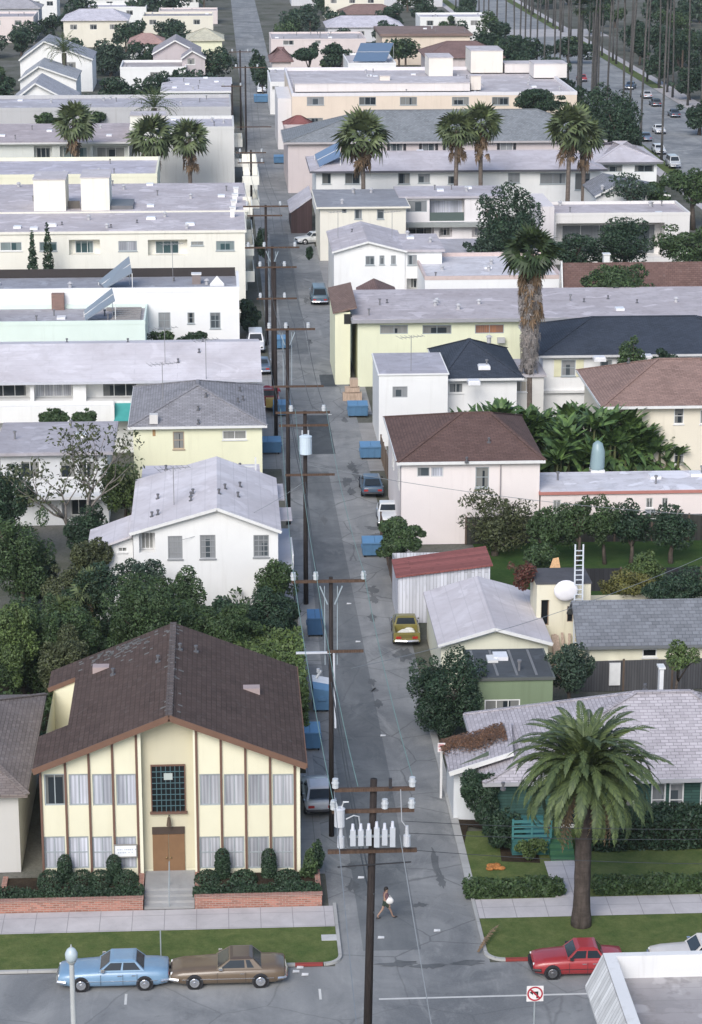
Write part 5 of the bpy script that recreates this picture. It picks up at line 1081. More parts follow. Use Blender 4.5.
b = Bld('neighbour_house', 'grey stucco house with hip roof at the left border beside the yellow apartment', -190, 18, 796, Y=109, depth=13, cat='house'); b.win(-60, 810, -40, 840, 'c'); b.wall(stucco((.55,.54,.52), .3)); b.hip(shingle((.20,.17,.16), .3), b.z+2, 5, 'x', .5)
HAZE = .0001
# ------------------------------------------------------------ trees and shrubs
T = tree
# garden between the yellow and the white house
T('broadleaf_tree', 'dark dense tree at the left edge behind the yellow apartment roof', -20, 575, 62, 700, 134, 'md', 4200, .26, 12)
T('broadleaf_tree', 'bushy green tree at the left in front of the grey weathered house', 20, 590, 100, 690, 131, 'md', 4200, .24, 13)
T('broadleaf_tree', 'broad dark tree right behind the ridge of the yellow apartment', 88, 572, 190, 665, 133, 'md', 4600, .22, 14)
T('broadleaf_tree', 'mid green tree crown below the white house windows', 140, 568, 210, 640, 139, 'md', 3600, .2, 12)
T('broadleaf_tree', 'low dark tree mass against the foot of the white house', 188, 590, 265, 660, 137, 'dk', 3600, .2, 12)
T('broadleaf_tree', 'dark foliage tree between white house and alley vine wall', 236, 590, 304, 642, 138, 'dk', 3400, .2, 12)
T('leafy_tree', 'light leafed young tree at the right corner of the white house', 250, 545, 302, 612, 145.5, 'md', 1700, .2, 8)
T('leafy_tree', 'open grey green shrub tree before the dark recess of the white house', 100, 550, 172, 612, 143, 'bl', 2200, .2, 10)
T('leafy_tree', 'loose green tree at the left edge beside the lavender lean-to', -15, 500, 60, 600, 146, 'md', 3000, .24, 11)
T('leafy_tree', 'small olive green tree at the left edge below the weathered house', 36, 560, 100, 620, 141, 'ol', 2400, .2, 10)
T('broadleaf_tree', 'dark tree hugging the corner of the lavender lean-to', 58, 552, 124, 640, 140.5, 'dk', 3600, .2, 13)
T('broadleaf_tree', 'low olive tree crowding behind the left roof slope of the yellow apartment', 36, 620, 96, 700, 128, 'ol', 3600, .2, 12)
for i, (u0,v0,u1,v1,Y,c,l) in enumerate(((40,590,100,660,136,'lt','light green shrub in the garden, left of the olive tree'),(120,590,180,650,136.5,'ol','grey olive shrub in the garden below the dark recess'),(165,600,225,650,135,'md','fresh green shrub below the middle windows of the white house'),(205,600,262,655,134,'md','green shrub touching the back eave of the yellow apartment'),(70,530,110,585,147,'ol','olive bush in front of the lavender lean-to wall'),(-10,600,45,680,129,'lt','light green bush at the left border behind the yellow roof'),(10,540,60,610,150,'dk','deep green tree at the left border before the weathered house'),(250,590,300,640,141,'dk','dark bush under the right corner of the white house'))):
    T('garden_shrub', l, u0, v0, u1, v1, Y, c, 2600, .2, 11, False, 'shrub')
T('leafy_tree', 'bright green tree between the weathered house and the pale yellow house', 96, 448, 150, 525, 163, 'lt', 2300, .22, 9)
T('broadleaf_tree', 'dark tree below the balcony of the weathered house', 60, 500, 118, 570, 158, 'dk', 2200, .24, 9)
T('broadleaf_tree', 'dark tree at the far left next to the weathered house wall', -30, 455, 42, 545, 160, 'dk', 3000, .26, 10)
# the twisted bare-limbed tree
def twisted(u, v, Y):
    X, z = W(u, v, Y); root = thing('twisted_tree', 'sparse tree with twisting bare pale limbs before the weathered house', 'tree', (X, Y, 0)); m = MB(); g = random.Random(4); tips = []
    def grow(p, d, r, n, dep):
        pts = [p]; rs = [r]
        for i in range(n):
            d = (d+np.array([g.uniform(-.4,.4), g.uniform(-.3,.3), g.uniform(-.12,.3)])); d /= np.linalg.norm(d); p = p+d*.75; pts.append(p); rs.append(r*(1-.55*(i+1)/n))
        m.tube(pts, rs, 6); tips.append(p)
        if dep: 
            for q in range(3): i = g.randrange(max(1,n//2), n+1); grow(pts[i], d+np.array([g.uniform(-1,1), g.uniform(-.5,.5), g.uniform(-.1,.6)]), rs[i]*.8, max(2, n-1), dep-1)
    for a in (-.5, .15, .6): grow(np.array((X, Y, z)), np.array((a, -.1, 1.)), .17, 5, 2)
    obj('trunk', m, bark((.22,.20,.18)), root, True)
    bl = [(t[0], t[1], t[2], .9, .9, .7) for t in tips]; quads_obj('crown', blobs_leaf(bl, 1400, .17, 77), leaf(LEAFM['ol']), root, (X, Y, 0))
g_ = np.random.default_rng(55); n_ = 15000; ux = g_.uniform(-15, 3.2, n_); uy = g_.uniform(122.5, 147.0, n_); hz_ = 1.2+.9*np.sin(ux*.9+uy*.35)*np.cos(uy*.6-ux*.2)+.5*np.sin(ux*2.3)*np.sin(uy*1.9); uz = np.maximum(.05, hz_*g_.uniform(.3, 1.0, n_)**.4)
ok = ~((ux > -9.6) & (ux < 4.0) & (uy < 122.4)); c_ = np.stack([ux, uy, uz], 1)[ok]; nn_ = g_.normal(size=c_.shape)+np.array((0,-.3,.6)); nn_ /= np.linalg.norm(nn_, axis=1)[:,None]; t_ = np.cross(nn_, g_.normal(size=c_.shape)); t_ /= np.linalg.norm(t_, axis=1)[:,None]; q_ = np.cross(nn_, t_); s__ = .17*g_.uniform(.6, 1.4, len(c_))[:,None]
und = quads_obj('undergrowth', np.stack([c_-t_*s__, c_-q_*s__*.5, c_+t_*s__, c_+q_*s__*.5], 1).reshape(-1,3), leaf(LEAFM['md']), None, (0,0,0)); tag(und, 'tangled green undergrowth filling the garden behind the yellow apartment', 'undergrowth', None, 'stuff')
twisted(82, 540, 159.5)
for u, vb, vt, w_, lab in ((90,650,572,40,'small shaggy fan palm left of the yellow roof ridge among the trees'),(150,660,598,44,'small fan palm just behind the yellow apartment ridge'),(66,680,600,40,'small fan palm nearest the left edge in the dark garden')):
    fan_palm(lab, u, vb, vt, w_, Y=137 if u != 90 else 140, tr=.16, nleaf=34, hang=1.4)
hedge('vine_wall', 'bright green vine covered fence along the alley behind the yellow house', 0.5, 4.5, 124.8, 135.5, .0, 3.4, 11000, .13, 'lt', None, 'vine')
hedge('vine_hedge', 'dark hedge at the foot of the white house wall', -3.6, 2.4, 141.5, 143.5, 0, 2.2, 3200, .16, 'dk')
# right side
T('broadleaf_tree', 'large dark tree leaning over the alley beside the sage green garage', 407, 642, 489, 735, 126, 'dk', 6500, .16, 18, dy=2.6)
T('round_bush', 'round clipped bright green bush overhanging the alley fence', 372, 519, 424, 557, 155, 'md', 7000, .15, 9, dy=2.0, dense=1)
T('leafy_tree', 'small airy olive tree in front of the pale pink house wall', 450, 482, 540, 562, 160.5, 'ol', 3800, .17, 14, dy=2)
for i, (u0, u1, v0, w_) in enumerate(((526,578,494,'first from the pink house'),(552,602,493,'second from the pink house'),(582,630,493,'third from the pink house'),(606,658,497,'fourth from the pink house'),(640,704,500,'fifth from the pink house, at the right edge'))):
    T('round_tree', 'round headed tree, '+w_, u0, v0, u1, v0+56, 158, 'md' if i < 3 else 'dk', 2600, .17, 9, True, 'tree', 'round headed trees before the low pink building', dy=1.6)
T('shrub', 'big pale green bush at the right edge behind the grey roofed cottage', 618, 545, 668, 606, 146, 'lt', 2800, .17, 10, False, 'shrub')
T('shrub', 'yellowing shrub behind the ridge of the grey roofed cottage', 600, 568, 652, 604, 143, (.13,.13,.045), 1800, .15, 9, False, 'shrub')
T('shrub', 'dark bush right of the yellowing shrub behind the cottage', 640, 566, 720, 606, 141.5, 'dk', 2600, .17, 9, False, 'shrub')
T('leafy_tree', 'dark olive tree between the sage garage and the grey roofed cottage', 542, 640, 598, 695, 128.5, 'bl', 3000, .15, 11)
T('shrub', 'low shrub beside the metal shed in the yard', 515, 540, 560, 570, 150, 'md', 1400, .18, 7, False, 'shrub')
T('leafy_tree', 'leafy plant at the right corner of the cream cottage', 655, 640, 700, 672, 128, 'lt', 900, .16, 6)
T('leafy_tree', 'small tree before the navy roof at the right', 611, 336, 652, 382, 194.5, 'md', 2400, .2, 9)
T('leafy_tree', 'darker small tree at the right edge before the navy roof', 648, 348, 684, 378, 196, 'dk', 1500, .2, 7)
T('broadleaf_tree', 'big dark tree between the glass balcony house and the recessed building', 473, 176, 545, 270, 265, 'dk', 5200, .3, 16, dy=4)
T('broadleaf_tree', 'dark tree before the left part of the deep shaded front', 540, 230, 608, 272, 262, 'dk', 2600, .28, 11)
T('broadleaf_tree', 'broad dark tree before the middle of the deep shaded front', 588, 212, 664, 272, 263, 'dk', 3600, .28, 13)
T('broadleaf_tree', 'dark tree at the right end of the deep shaded front', 640, 222, 735, 270, 261, 'md', 3400, .3, 12)
T('broadleaf_tree', 'large round bush in front of the long brown roof on the right', 578, 262, 664, 296, 231, 'md', 3400, .24, 12)
T('broadleaf_tree', 'loose blossoming tree before the two wide windows of the hip wing', 598, 172, 660, 206, 288, 'bl', 1500, .26, 9)
T('broadleaf_tree', 'bright bushy tree right of the white hip roofed wing', 638, 178, 672, 206, 292, 'md', 2000, .28, 8)
T('broadleaf_tree', 'tree at the right edge below the parked cars of the palm street', 660, 165, 730, 206, 300, 'md', 3000, .32, 10)
T('broadleaf_tree', 'dark bush right of the glass balcony house, lower one', 462, 236, 500, 262, 263, 'bl', 1500, .26, 7)
T('broadleaf_tree', 'dark tree in front of the right end of the peach apartment', 500, 86, 570, 114, 372, 'dk', 3200, .4, 10)
for i, (u0,v0,u1,v1,Y,c,l) in enumerate(((574,72,640,150,362,'dk','tall dark tree beside the far palm street, left one'),(594,98,652,165,350,'dk','dark tree beside the palm street, near the parked blue car'),(552,112,622,165,352,'bl','dark tree behind the far pair of fan palms'),(490,36,560,66,500,'dk','dark tree mass behind the peach apartment at the top right'),(540,36,600,60,520,'dk','dark tree beyond the penthouse boxes at the top right'),(290,42,325,66,470,'dk','dark tree behind the far pink block, left one'),(318,40,352,66,475,'dk','dark tree behind the far pink block, right one'),(372,36,430,58,545,'bl','bluish dark trees behind the solar roof'),(248,48,268,84,470,'dk','slim dark tree on the right verge of the far alley'),(254,66,272,90,452,'dk','dark bush beside the parked white van in the far alley'),
    (196,40,236,84,478,'dk','dark tree on the left edge of the far alley'),(130,66,180,106,430,'dk','round dark tree before the white cube house'),(95,75,140,110,425,'dk','dark tree right of the grey gabled house at the upper left'),(85,36,135,86,500,'bl','tall bluish dark tree at the upper left'),(125,52,180,72,520,'dk','flat dark tree below the pinkish gable'),(60,95,105,114,405,'dk','low dark shrubbery before the upper left gables'),(165,70,185,100,440,'dk','small dark tree left of the small white flat house'),(30,112,60,130,375,'md','low tree on the left behind the pinkish flat roof'),(70,110,110,128,378,'md','low bushes behind the motel roof'),(196,78,216,98,455,'dk','small dark tree beside the small white flat house, right one'))):
    T('broadleaf_tree', l, u0, v0, u1, v1, Y, c, 2400 if (u1-u0) > 40 else 1500, .42, 11)
T('shrub', 'dark bush at the alley end of the bright white building', 236, 297, 264, 345, 238, 'dk', 3000, .22, 9, False, 'shrub', dy=2)
T('shrub', 'small leafy bush under the square windows of the bright white building', 178, 331, 212, 350, 226, 'dk', 1500, .2, 8, False, 'shrub', dy=1.2)
T('shrub', 'small green bush where mint wing meets the bright white wall', 145, 327, 178, 350, 226, 'md', 1100, .2, 7, False, 'shrub', dy=1)
T('shrub', 'dark bush under the balconies of the cream apartment by the alley', 254, 222, 268, 262, 262, 'dk', 1500, .24, 7, False, 'shrub', dy=2)
T('shrub', 'bushy green row along the white long balcony, left', 36, 408, 70, 428, 184, 'md', 1600, .2, 7, False, 'shrub')
T('shrub', 'bushy green row along the white long balcony, right', 66, 409, 96, 427, 184.5, 'md', 1400, .2, 7, False, 'shrub')
for u, t_, Y, l in ((48.5,228,246,'tall pointed cypress before the cream apartment'),(33,236,245,'second pointed cypress at the left edge')):
    X, z = W(u, 268, Y); zt = W(u, t_, Y)[1]; root = thing('cypress', l, 'tree', (X, Y, 0)); g = np.random.default_rng(int(u)); bl = [(X, Y, .5+(zt-.8)*i/8, 1.05*(1-i/9)**.8, 1.05*(1-i/9)**.8, .9) for i in range(9)]
    quads_obj('crown', blobs_leaf(bl, 2200, .2, int(u)), leaf(LEAFM['dk']), root, (X, Y, 0)); m = MB(); m.cyl(X, Y, -.1, zt*.8, .14, 8, .04); obj('trunk', m, bark(), root)
T('shrub', 'slim dark potted cypress beside the alley driveway', 306, 243, 313, 264, 257, 'dk', 900, .17, 5, False, 'shrub', dy=.5)
# fan palms of the middle distance
fan_palm('tall fan palm with a thick shaggy grey skirt in front of the pale yellow apartment', 528, 400, 231, 53, Y=196, tr=.3, nleaf=58, skirt=2.2, hang=2.6, col=(.04,.065,.03), skr=.52)
X, Yp = W(528, 400, 196)[0], 196; zc_ = W(528, 285, 196)[1]; z0_ = W(528, 372, 196)[1]
g_ = np.random.default_rng(8); V = []
for i in range(460):
    h = g_.uniform(0, 1); az = g_.uniform(0, 6.28); r = (.5+.33*h)*g_.uniform(.8,1.15); v, f = fan_leaf(1.15*g_.uniform(.7,1.2), .05, g_, 5); v[:,1] *= .4
    V.append(orient(v, az, radians(-84+g_.uniform(-6,8)), g_.uniform(-1,1))+np.array((X+cos(az)*r, Yp+sin(az)*r, z0_+.8+(zc_-z0_)*h)))
pr = [o for o in bpy.data.objects if o.name.startswith('fan_palm') and o.get('label','').startswith('tall fan palm with a thick')][0]
quads_obj('trunk_skirt', np.concatenate(V), leaf((.255,.242,.238), .35, (1.1,1.03,.98)), pr, (X, Yp, 0))
m = MB(); m.tube([(X,Yp,z0_),(X,Yp,z0_+1.5),(X,Yp,zc_)], [.4,.55,.72], 12); obj('skirt_core', m, bark((.16,.145,.14)), pr, True)
for u, vb, vt, w_, Y, l in ((363,192,114,54,300,'fan palm in front of the lavender roof, next to the solar panel'),(456,192,113,40,303,'left palm of the middle pair of fan palms'),(480,190,107,42,304,'right palm of the middle pair of fan palms'),(568,196,108,46,300,'left palm of the right pair, before the white apartment'),(583,192,120,40,302,'right palm of the right pair, half behind its neighbour'),
    (76,172,105,42,333,'fan palm before the pinkish flat roof at the left'),(152,176,118,46,332,'left palm of the pair before the blank off-white wall'),(190,180,122,40,333,'right palm of the pair before the blank off-white wall')):
    fan_palm(l, u, vb, vt, w_, Y=Y, tr=.3, nleaf=52, hang=3.0, nb=9)
feather_palm('date palm among the grey gabled houses at the upper left', 64, 0, 52, 4.6, Y=455, nleaf=44, deadn=0, nl=12, trr=.4)
feather_palm('low date palm behind the blank wall block at the left', 154, 0, 107, 4.4, Y=366, nleaf=44, deadn=0, nl=12, trr=.4)
# tall thin palms of the far street
g_ = np.random.default_rng(31)
def street_palm(X, Y, H, lab, grp, tr=.17):
    root = thing('street_palm', lab, 'palm', (X, Y, 0), grp); L = (X, Y, 0); m = MB(); b = g_.uniform(-.8,.8)
    m.tube([(X+b*(i/6)**2, Y, -.1+H*i/6) for i in range(7)], [tr*1.5]+[tr]*6, 7); obj('trunk', m, bark((.10,.095,.09), 4), root, True)
    V = []
    for i in range(30): v, f = fan_leaf(2.3, .2, g_, 7); V.append(orient(v, i*2.4, radians(80-130*i/30), 0)+np.array((X+b, Y, H)))
    quads_obj('fronds', np.concatenate(V), leaf((.035,.055,.025)), root, L)
for i in range(30):
    for side in (67.4, 86.4):
        Y = 345+i*11.5+g_.uniform(-5,5)
        if side < 80 and Y < 362: continue
        street_palm(side+g_.uniform(-.4,.4), Y, g_.uniform(21,27), 'tall thin trunked palm lining the far street at the upper right', 'palms lining the far street')
for u, vb, l in ((579,100,'thick brown trunked palm left of the far street, left one'),(594,96,'thick brown trunked palm left of the far street, right one')):
    X, Y = P(u, vb); street_palm(X, Y, 17, l, None, .5)
for i, (u, v0, w_) in enumerate(((660,60,40),(690,75,46),(700,110,50),(680,42,40),(720,60,50),(640,40,30),(660,36,36))):
    Y = P(u, v0+25)[1]; T('broadleaf_tree', 'dark tree beyond the far palm street, '+('above the parked dark car','right edge, upper','right edge, middle','top right corner','far right corner','by the pale driveway','over the far sidewalk')[i], u-w_/2, v0-14, u+w_/2, v0+22, Y, 'dk', 1800, .45, 9)
rr = random.Random(77)
for i in range(150):
    X = rr.uniform(-70, 150); Y = rr.uniform(600, 950)
    if 0 < X < 17 or 62 < X < 91: continue
    r = rr.uniform(2.5,5); root = thing('distant_tree', 'distant dark tree in the rows of houses near the horizon', 'tree', (X, Y, 0), 'distant trees near the horizon'); g = np.random.default_rng(900+i)
    quads_obj('crown', blobs_leaf(mk_blobs((X,Y,r*1.2),(r,r,r*.95),7,g), 620, .6, 900+i), leaf(LEAFM[rr.choice(('dk','md','bl'))]), root, (X,Y,0)); m = MB(); m.cyl(X, Y, -.1, r*1.2, .3, 7, .2); obj('trunk', m, bark(), root)
for i in range(60):
    X = rr.uniform(91, 170); Y = rr.uniform(360, 700); r = rr.uniform(3,5.5)
    if X < 95 and Y < 480: continue
    root = thing('verge_tree', 'dark leafy tree in the grove beyond the palm street', 'tree', (X, Y, 0), 'trees beyond the palm street'); g = np.random.default_rng(2900+i)
    quads_obj('crown', blobs_leaf(mk_blobs((X,Y,r*1.1),(r,r,r*.95),10,g,.25,.45), 1500, .36, 2900+i), leaf(LEAFM[rr.choice(('dk','md','bl','dk'))]), root, (X,Y,0)); m = MB(); m.cyl(X, Y, -.1, r*1.1, .25, 7, .18); obj('trunk', m, bark(), root)
for i in range(26):
    X = rr.uniform(54, 65.5); Y = 365+i*11; r = rr.uniform(2.5,4)
    if X < 60 and Y < 420: continue
    root = thing('kerb_tree', 'dark bushy tree along the near side of the palm street', 'tree', (X, Y, 0), 'trees along the near side of the palm street'); g = np.random.default_rng(3900+i)
    quads_obj('crown', blobs_leaf(mk_blobs((X,Y,r*1.1),(r,r,r*.95),10,g,.25,.45), 1500, .36, 3900+i), leaf(LEAFM[rr.choice(('dk','md','bl','dk'))]), root, (X,Y,0)); m = MB(); m.cyl(X, Y, -.1, r*1.1, .25, 7, .18); obj('trunk', m, bark(), root)
def clear(X, Y):
    for o in bpy.data.objects:
        if o.type == 'EMPTY' and o.get('category') in ('house','building','apartment house') and abs(o.location.x-X) < 10 and -4 < Y-o.location.y < 18: return False
    return True
for i in range(80):
    X = rr.uniform(-60, 60); Y = rr.uniform(430, 625)
    if -1 < X < 16 or not clear(X, Y) or (9 < X < 60 and Y < 470): continue
    r = rr.uniform(2.2,3.8); root = thing('backyard_tree', 'dark backyard tree between the far houses at the top', 'tree', (X, Y, 0), 'backyard trees between the far houses'); g = np.random.default_rng(1900+i)
    quads_obj('crown', blobs_leaf(mk_blobs((X,Y,r*1.1),(r,r,r*.9),8,g), 900, .42, 1900+i), leaf(LEAFM[rr.choice(('dk','md','bl','dk'))]), root, (X,Y,0)); m = MB(); m.cyl(X, Y, -.1, r*1.2, .25, 7, .18); obj('trunk', m, bark(), root)
# ------------------------------------------------------------ vehicles
def wheelset(root, L, Wd, wb, off, r=.31, rimc=None):
    for x in (off+wb/2, off-wb/2):
        for s in (1,-1):
            m = MB(); y = s*(Wd/2-.1); m.tube([(x,y-.1*s,r),(x,y+.085*s,r),(x,y+.1*s,r)], [r,r,r*.9], 18); w_ = obj('wheel', m, RUB, root)
            m = MB(); m.tube([(x,y+.101*s,r),(x,y+.118*s,r)], [r*.68,r*.62], 16); m.tube([(x,y+.119*s,r),(x,y+.135*s,r)], [r*.26,r*.2], 10); obj('rim', m, rimc or CHROME, w_)
def sect(x, z0, z1, hw, tumble=.9, n=1):
    h = z1-z0
    a = [(hw*.84,z0),(hw*.97,z0+h*.2),(hw,z0+h*.45),(hw*.985,z0+h*.68),(hw*(.93+.0*tumble),z0+h*.9),(hw*.80,z1),(hw*.4,z1+.02)]
    return [(x,y,z) for y,z in a]+[(x,0,z1+.025)]+[(x,-y,z) for y,z in reversed(a)]
def car(name, label, X, Y, ang, col, kind='sedan', L=4.6, Wd=1.75, H=1.38, group=None, roofc=None, detail=True, cat='car', two_door=False, rim=None, z=.006, trim=True):
    """x forward; ang = heading in degrees (0: +x, 90: up the alley)"""
    root = thing(name, label, cat, (X, Y, z), group, radians(ang)); ORG[root.name] = (0,0,0); pm = carpaint(col); hl = L/2
    hood, belt, deck = {'sedan':(.86,.92,.90),'coupe':(.84,.90,.90),'hatch':(.84,.92,.95),'van':(.95,1.05,1.08),'wagon':(.86,.93,.95),'pickup':(.92,.98,.98)}[kind]
    wf, wr, rf, rr_ = {'sedan':(.62,-1.32,.10,-.92),'coupe':(.48,-1.38,-.10,-.98),'hatch':(.72,-1.95,.15,-1.25),'van':(1.45,-2.05,.95,-1.95),'wagon':(.72,-2.12,.15,-1.8),'pickup':(.85,-.55,.3,-.42)}[kind]
    sx = L/4.6; wf, wr, rf, rr_ = wf*sx, wr*sx, rf*sx, rr_*sx
    hw = Wd/2; st = [(-hl,.42,deck-.14,hw*.86),(-hl+.06,.28,deck-.04,hw*.93),(-hl+.5,.2,deck,hw*.98),(wr,.2,belt,hw),(0,.2,belt,hw),(wf,.2,belt-.01,hw),(hl-.55,.2,hood-.02,hw*.97),(hl-.1,.28,hood-.1,hw*.91),(hl,.42,hood-.2,hw*.84)]
    m = MB(); n = len(sect(0,0,1,1))
    for a in st: m.v += sect(*a)
    for i in range(len(st)-1):
        for j in range(n-1): p = i*n+j; m.f.append((p+1, p, p+n, p+n+1))
    m.f.append(tuple(range(n))); m.f.append(tuple((len(st)-1)*n+j for j in range(n-1,-1,-1)))
    if kind != 'pickup': body = obj('body', m, pm, root, True)
    else:
        m = MB(); st2 = [s_ for s_ in st if s_[0] >= wr-.01]
        for a in st2: m.v += sect(*a)
        for i in range(len(st2)-1):
            for j in range(n-1): p = i*n+j; m.f.append((p+1, p, p+n, p+n+1))
        m.f.append(tuple(range(n))); m.f.append(tuple((len(st2)-1)*n+j for j in range(n-1,-1,-1)))
        body = obj('body', m, pm, root, True)
        m = MB(); b0, b1 = -hl+.05, wr-.03
        m.box(b0, b1, -hw*.93, hw*.93, .38, .55); m.box(b0, b1, -hw, -hw*.86, .38, .98); m.box(b0, b1, hw*.86, hw, .38, .98); m.box(b0-.0, b0+.07, -hw*.859, hw*.859, .551, .98); m.box(b1-.05, b1, -hw*.859, hw*.859, .551, .98)
        obj('cargo_bed', m, pm, root)
        m = MB(); m.box(b0-.02, b0-.004, -hw*.6, hw*.6, .62, .84); obj('tailgate_panel', m, carpaint(k(col,.7)), root)
    # cabin
    rz = H; wb_, wt = hw*.9, hw*.72
    def cab(t, y_):  # 0 at belt, 1 at roof
        return None
    B = [(wf,wb_),(wr,wb_)]; m = MB()
    lo = [(wf,-wb_,belt-.03),(wf,wb_,belt-.03),(wr,wb_,belt-.03),(wr,-wb_,belt-.03)]
    hi = [(rf,-wt,rz-.05),(rf,wt,rz-.05),(rr_,wt,rz-.05),(rr_,-wt,rz-.05)]
    m.v += lo+hi; m.f += [(0,1,5,4),(1,2,6,5),(2,3,7,6),(3,0,4,7)]
    obj('cabin', m, pm, root)
    m = MB(); m.thick([(rf+.02,-wt*1.02,rz-.05),(rf+.02,wt*1.02,rz-.05),(rr_-.02,wt*1.02,rz-.05),(rr_-.02,-wt*1.02,rz-.05),(rf-.12,-wt*.8,rz),(rf-.12,wt*.8,rz),(rr_+.12,wt*.8,rz),(rr_+.12,-wt*.8,rz)], [(4,5,6,7),(0,1,5,4),(1,2,6,5),(2,3,7,6),(3,0,4,7)], .03); obj('roof', m, carpaint(roofc) if roofc else pm, root)
    lo_ = [np.array(p) for p in lo]; hi_ = [np.array(p) for p in hi]
    def pane(nm, a, b, c, d, off, u0=.08, u1=.92, w0=.14, w1=.9, mat=None):
        a, b, c, d = map(np.array, (a, b, c, d)); nn = np.cross(b-a, d-a); nn = nn/np.linalg.norm(nn)*off
        f = lambda u, w: (a*(1-u)+b*u)*(1-w)+(d*(1-u)+c*u)*w+nn
        m = MB(); m.poly([f(u0,w0),f(u1,w0),f(u1,w1),f(u0,w1)]); obj(nm, m, mat or glass((.025,.032,.04), .08), root)
    pane('windscreen', lo[0], lo[1], hi[1], hi[0], .012); pane('rear_window', lo[2], lo[3], hi[3], hi[2], .012)
    sp = [(.06,.47),(.52,.80)] if kind in ('coupe',) else [(.05,.47),(.52,.93)] if kind not in ('pickup','wagon','van') else ([(.08,.9)] if kind == 'pickup' else [(.05,.36),(.40,.66),(.70,.95)])
    if kind == 'coupe': sp = [(.06,.62),(.68,.84)]
    for (u0, u1) in sp:
        pane('side_window', lo[1], lo[2], hi[2], hi[1], .012, u0, u1, .16, .88); pane('side_window', lo[3], lo[0], hi[0], hi[3], .012, 1-u1, 1-u0, .16, .88)
    wb = L*.575; off = L*.005
    for x in (off+wb/2, off-wb/2):
        m = MB()
        for s in (1,-1): m.tube([(x,s*(hw-.12),.33),(x,s*(hw+.006),.33)], [.385,.375], 18)
        obj('wheel_arch', m, DARK, root)
    wheelset(root, L, Wd+.05, wb, off, .315, rim)
    for nm, x, s in (('front_bumper', hl, 1), ('rear_bumper', -hl, -1)):
        m = MB(); m.tube([(x-s*.35,-hw*.97,.46),(x+s*.0,-hw*.86,.46),(x+s*.07,0,.46),(x+s*.0,hw*.86,.46),(x-s*.35,hw*.97,.46)], .075, 6); obj(nm, m, CHROME if trim else DARK, root)
    for s in (1,-1):
        m = MB(); m.tube([(hl-.14,s*hw*.66,.63),(hl+.0,s*hw*.66,.63)], [.1,.095], 10); obj('headlight', m, paint((.75,.76,.74), .15), root)
        m = MB(); m.box(-hl-.012, -hl+.1, s*hw*.62-.16, s*hw*.62+.16, .6, .74); obj('tail_light', m, paint((.40,.03,.025), .3), root)
        m = MB(); m.box(wf-.28, wf-.12, s*(hw+.02)-.06, s*(hw+.02)+.06, belt+.02, belt+.12); obj('mirror', m, CHROME if trim else DARK, root)
    m = MB(); m.box(hl-.12, hl+.006, -hw*.48, hw*.48, .5, .68); obj('grille', m, DARK, root)
    if detail:
        ds = [wf-.1, (wf+wr)/2-.05, wr+.35] if not two_door else [wf-.05, wf-1.3]
        for s in (1,-1):
            m = MB()
            for x in ds: m.box(x-.008, x+.008, s*hw*1.001-.006, s*hw*1.001+.006, .3, belt-.12)
            obj('door_seam', m, DARK, root)
            for x in ds[1:]: m = MB(); m.box(x+.06, x+.24, s*hw*1.0-.012, s*hw*1.0+.022, belt-.2, belt-.165); obj('door_handle', m, CHROME, root)
            m = MB(); m.box(-hl+.5, hl-.5, s*hw*1.0-.006, s*hw*1.0+.012, .47, .495); obj('side_trim', m, CHROME if trim else DARK, root)
    return root
cx = lambda u, v, Y: W(u, v, Y)[0]
# the near street
car('sedan', 'light blue four door sedan with chrome bumpers parked at the kerb', cx(114,970,97.0), 97.05, 180, (.19,.32,.47), 'sedan', 4.85, 1.78, 1.36, two_door=False)
car('coupe', 'brown two door coupe parked at the kerb behind the blue sedan', cx(228,968,97.0), 97.05, 180, (.145,.105,.07), 'coupe', 5.05, 1.85, 1.36, two_door=True, roofc=(.095,.07,.055))
car('sedan', 'red four door sedan parked at the kerb before the big palm', cx(577,958,97.0), 97.0, 180, (.36,.035,.04), 'sedan', 4.1, 1.65, 1.38, trim=False, rim=metal((.25,.25,.26),.4))
car('sedan', 'cream white car parked at the right edge behind the red sedan', cx(650,948,97.0)+2.35, 97.1, 180, (.70,.66,.62), 'sedan', 4.6, 1.75, 1.4)
def alley_car(u, v, **k): x, y = P(u, v); return x, y
def acar(name, label, u, vrear, ang, col, kind, L=4.4, Wd=1.7, H=1.4, **kw):
    """rear (or nose) bumper of a car in the alley seen at (u, vrear)"""
    x, y = P(u, vrear); return car(name, label, x, y+L/2, ang, col, kind, L, Wd, H, **kw)
acar('hatchback', 'silver grey hatchback parked with its rear to the street beside the yellow house', 320, 819, 92, (.46,.47,.50), 'hatch', 4.2, 1.65, 1.38, roofc=(.60,.59,.65), trim=False)
x, y = P(408, 648); pk = car('pickup_truck', 'mustard yellow pickup with white bundle in its bed, parked in the alley', x, y+2.15, 88, (.205,.178,.05), 'pickup', 4.3, 1.65, 1.5, cat='pickup', rim=metal((.3,.3,.3),.4))
m = MB(); g_ = np.random.default_rng(3); m.v = []; 
for i in range(9): m.ball((x+g_.uniform(-.35,.35), y+.9+g_.uniform(-.5,.5), .72), (.35,.3,.16), 8, 5)
tag(obj('cloth_bundle', m, paint((.78,.76,.66), .8), None, True), 'white cloth bundle lying in the yellow pickup bed', 'bundle')
acar('sedan', 'small white sedan parked behind the round bush', 390, 529, 268, (.68,.70,.71), 'sedan', 4.2, 1.65, 1.4)
acar('hatchback', 'dark blue hatchback parked behind the pink house corner', 373, 499, 90, (.06,.10,.15), 'hatch', 4.4, 1.7, 1.42, trim=False)
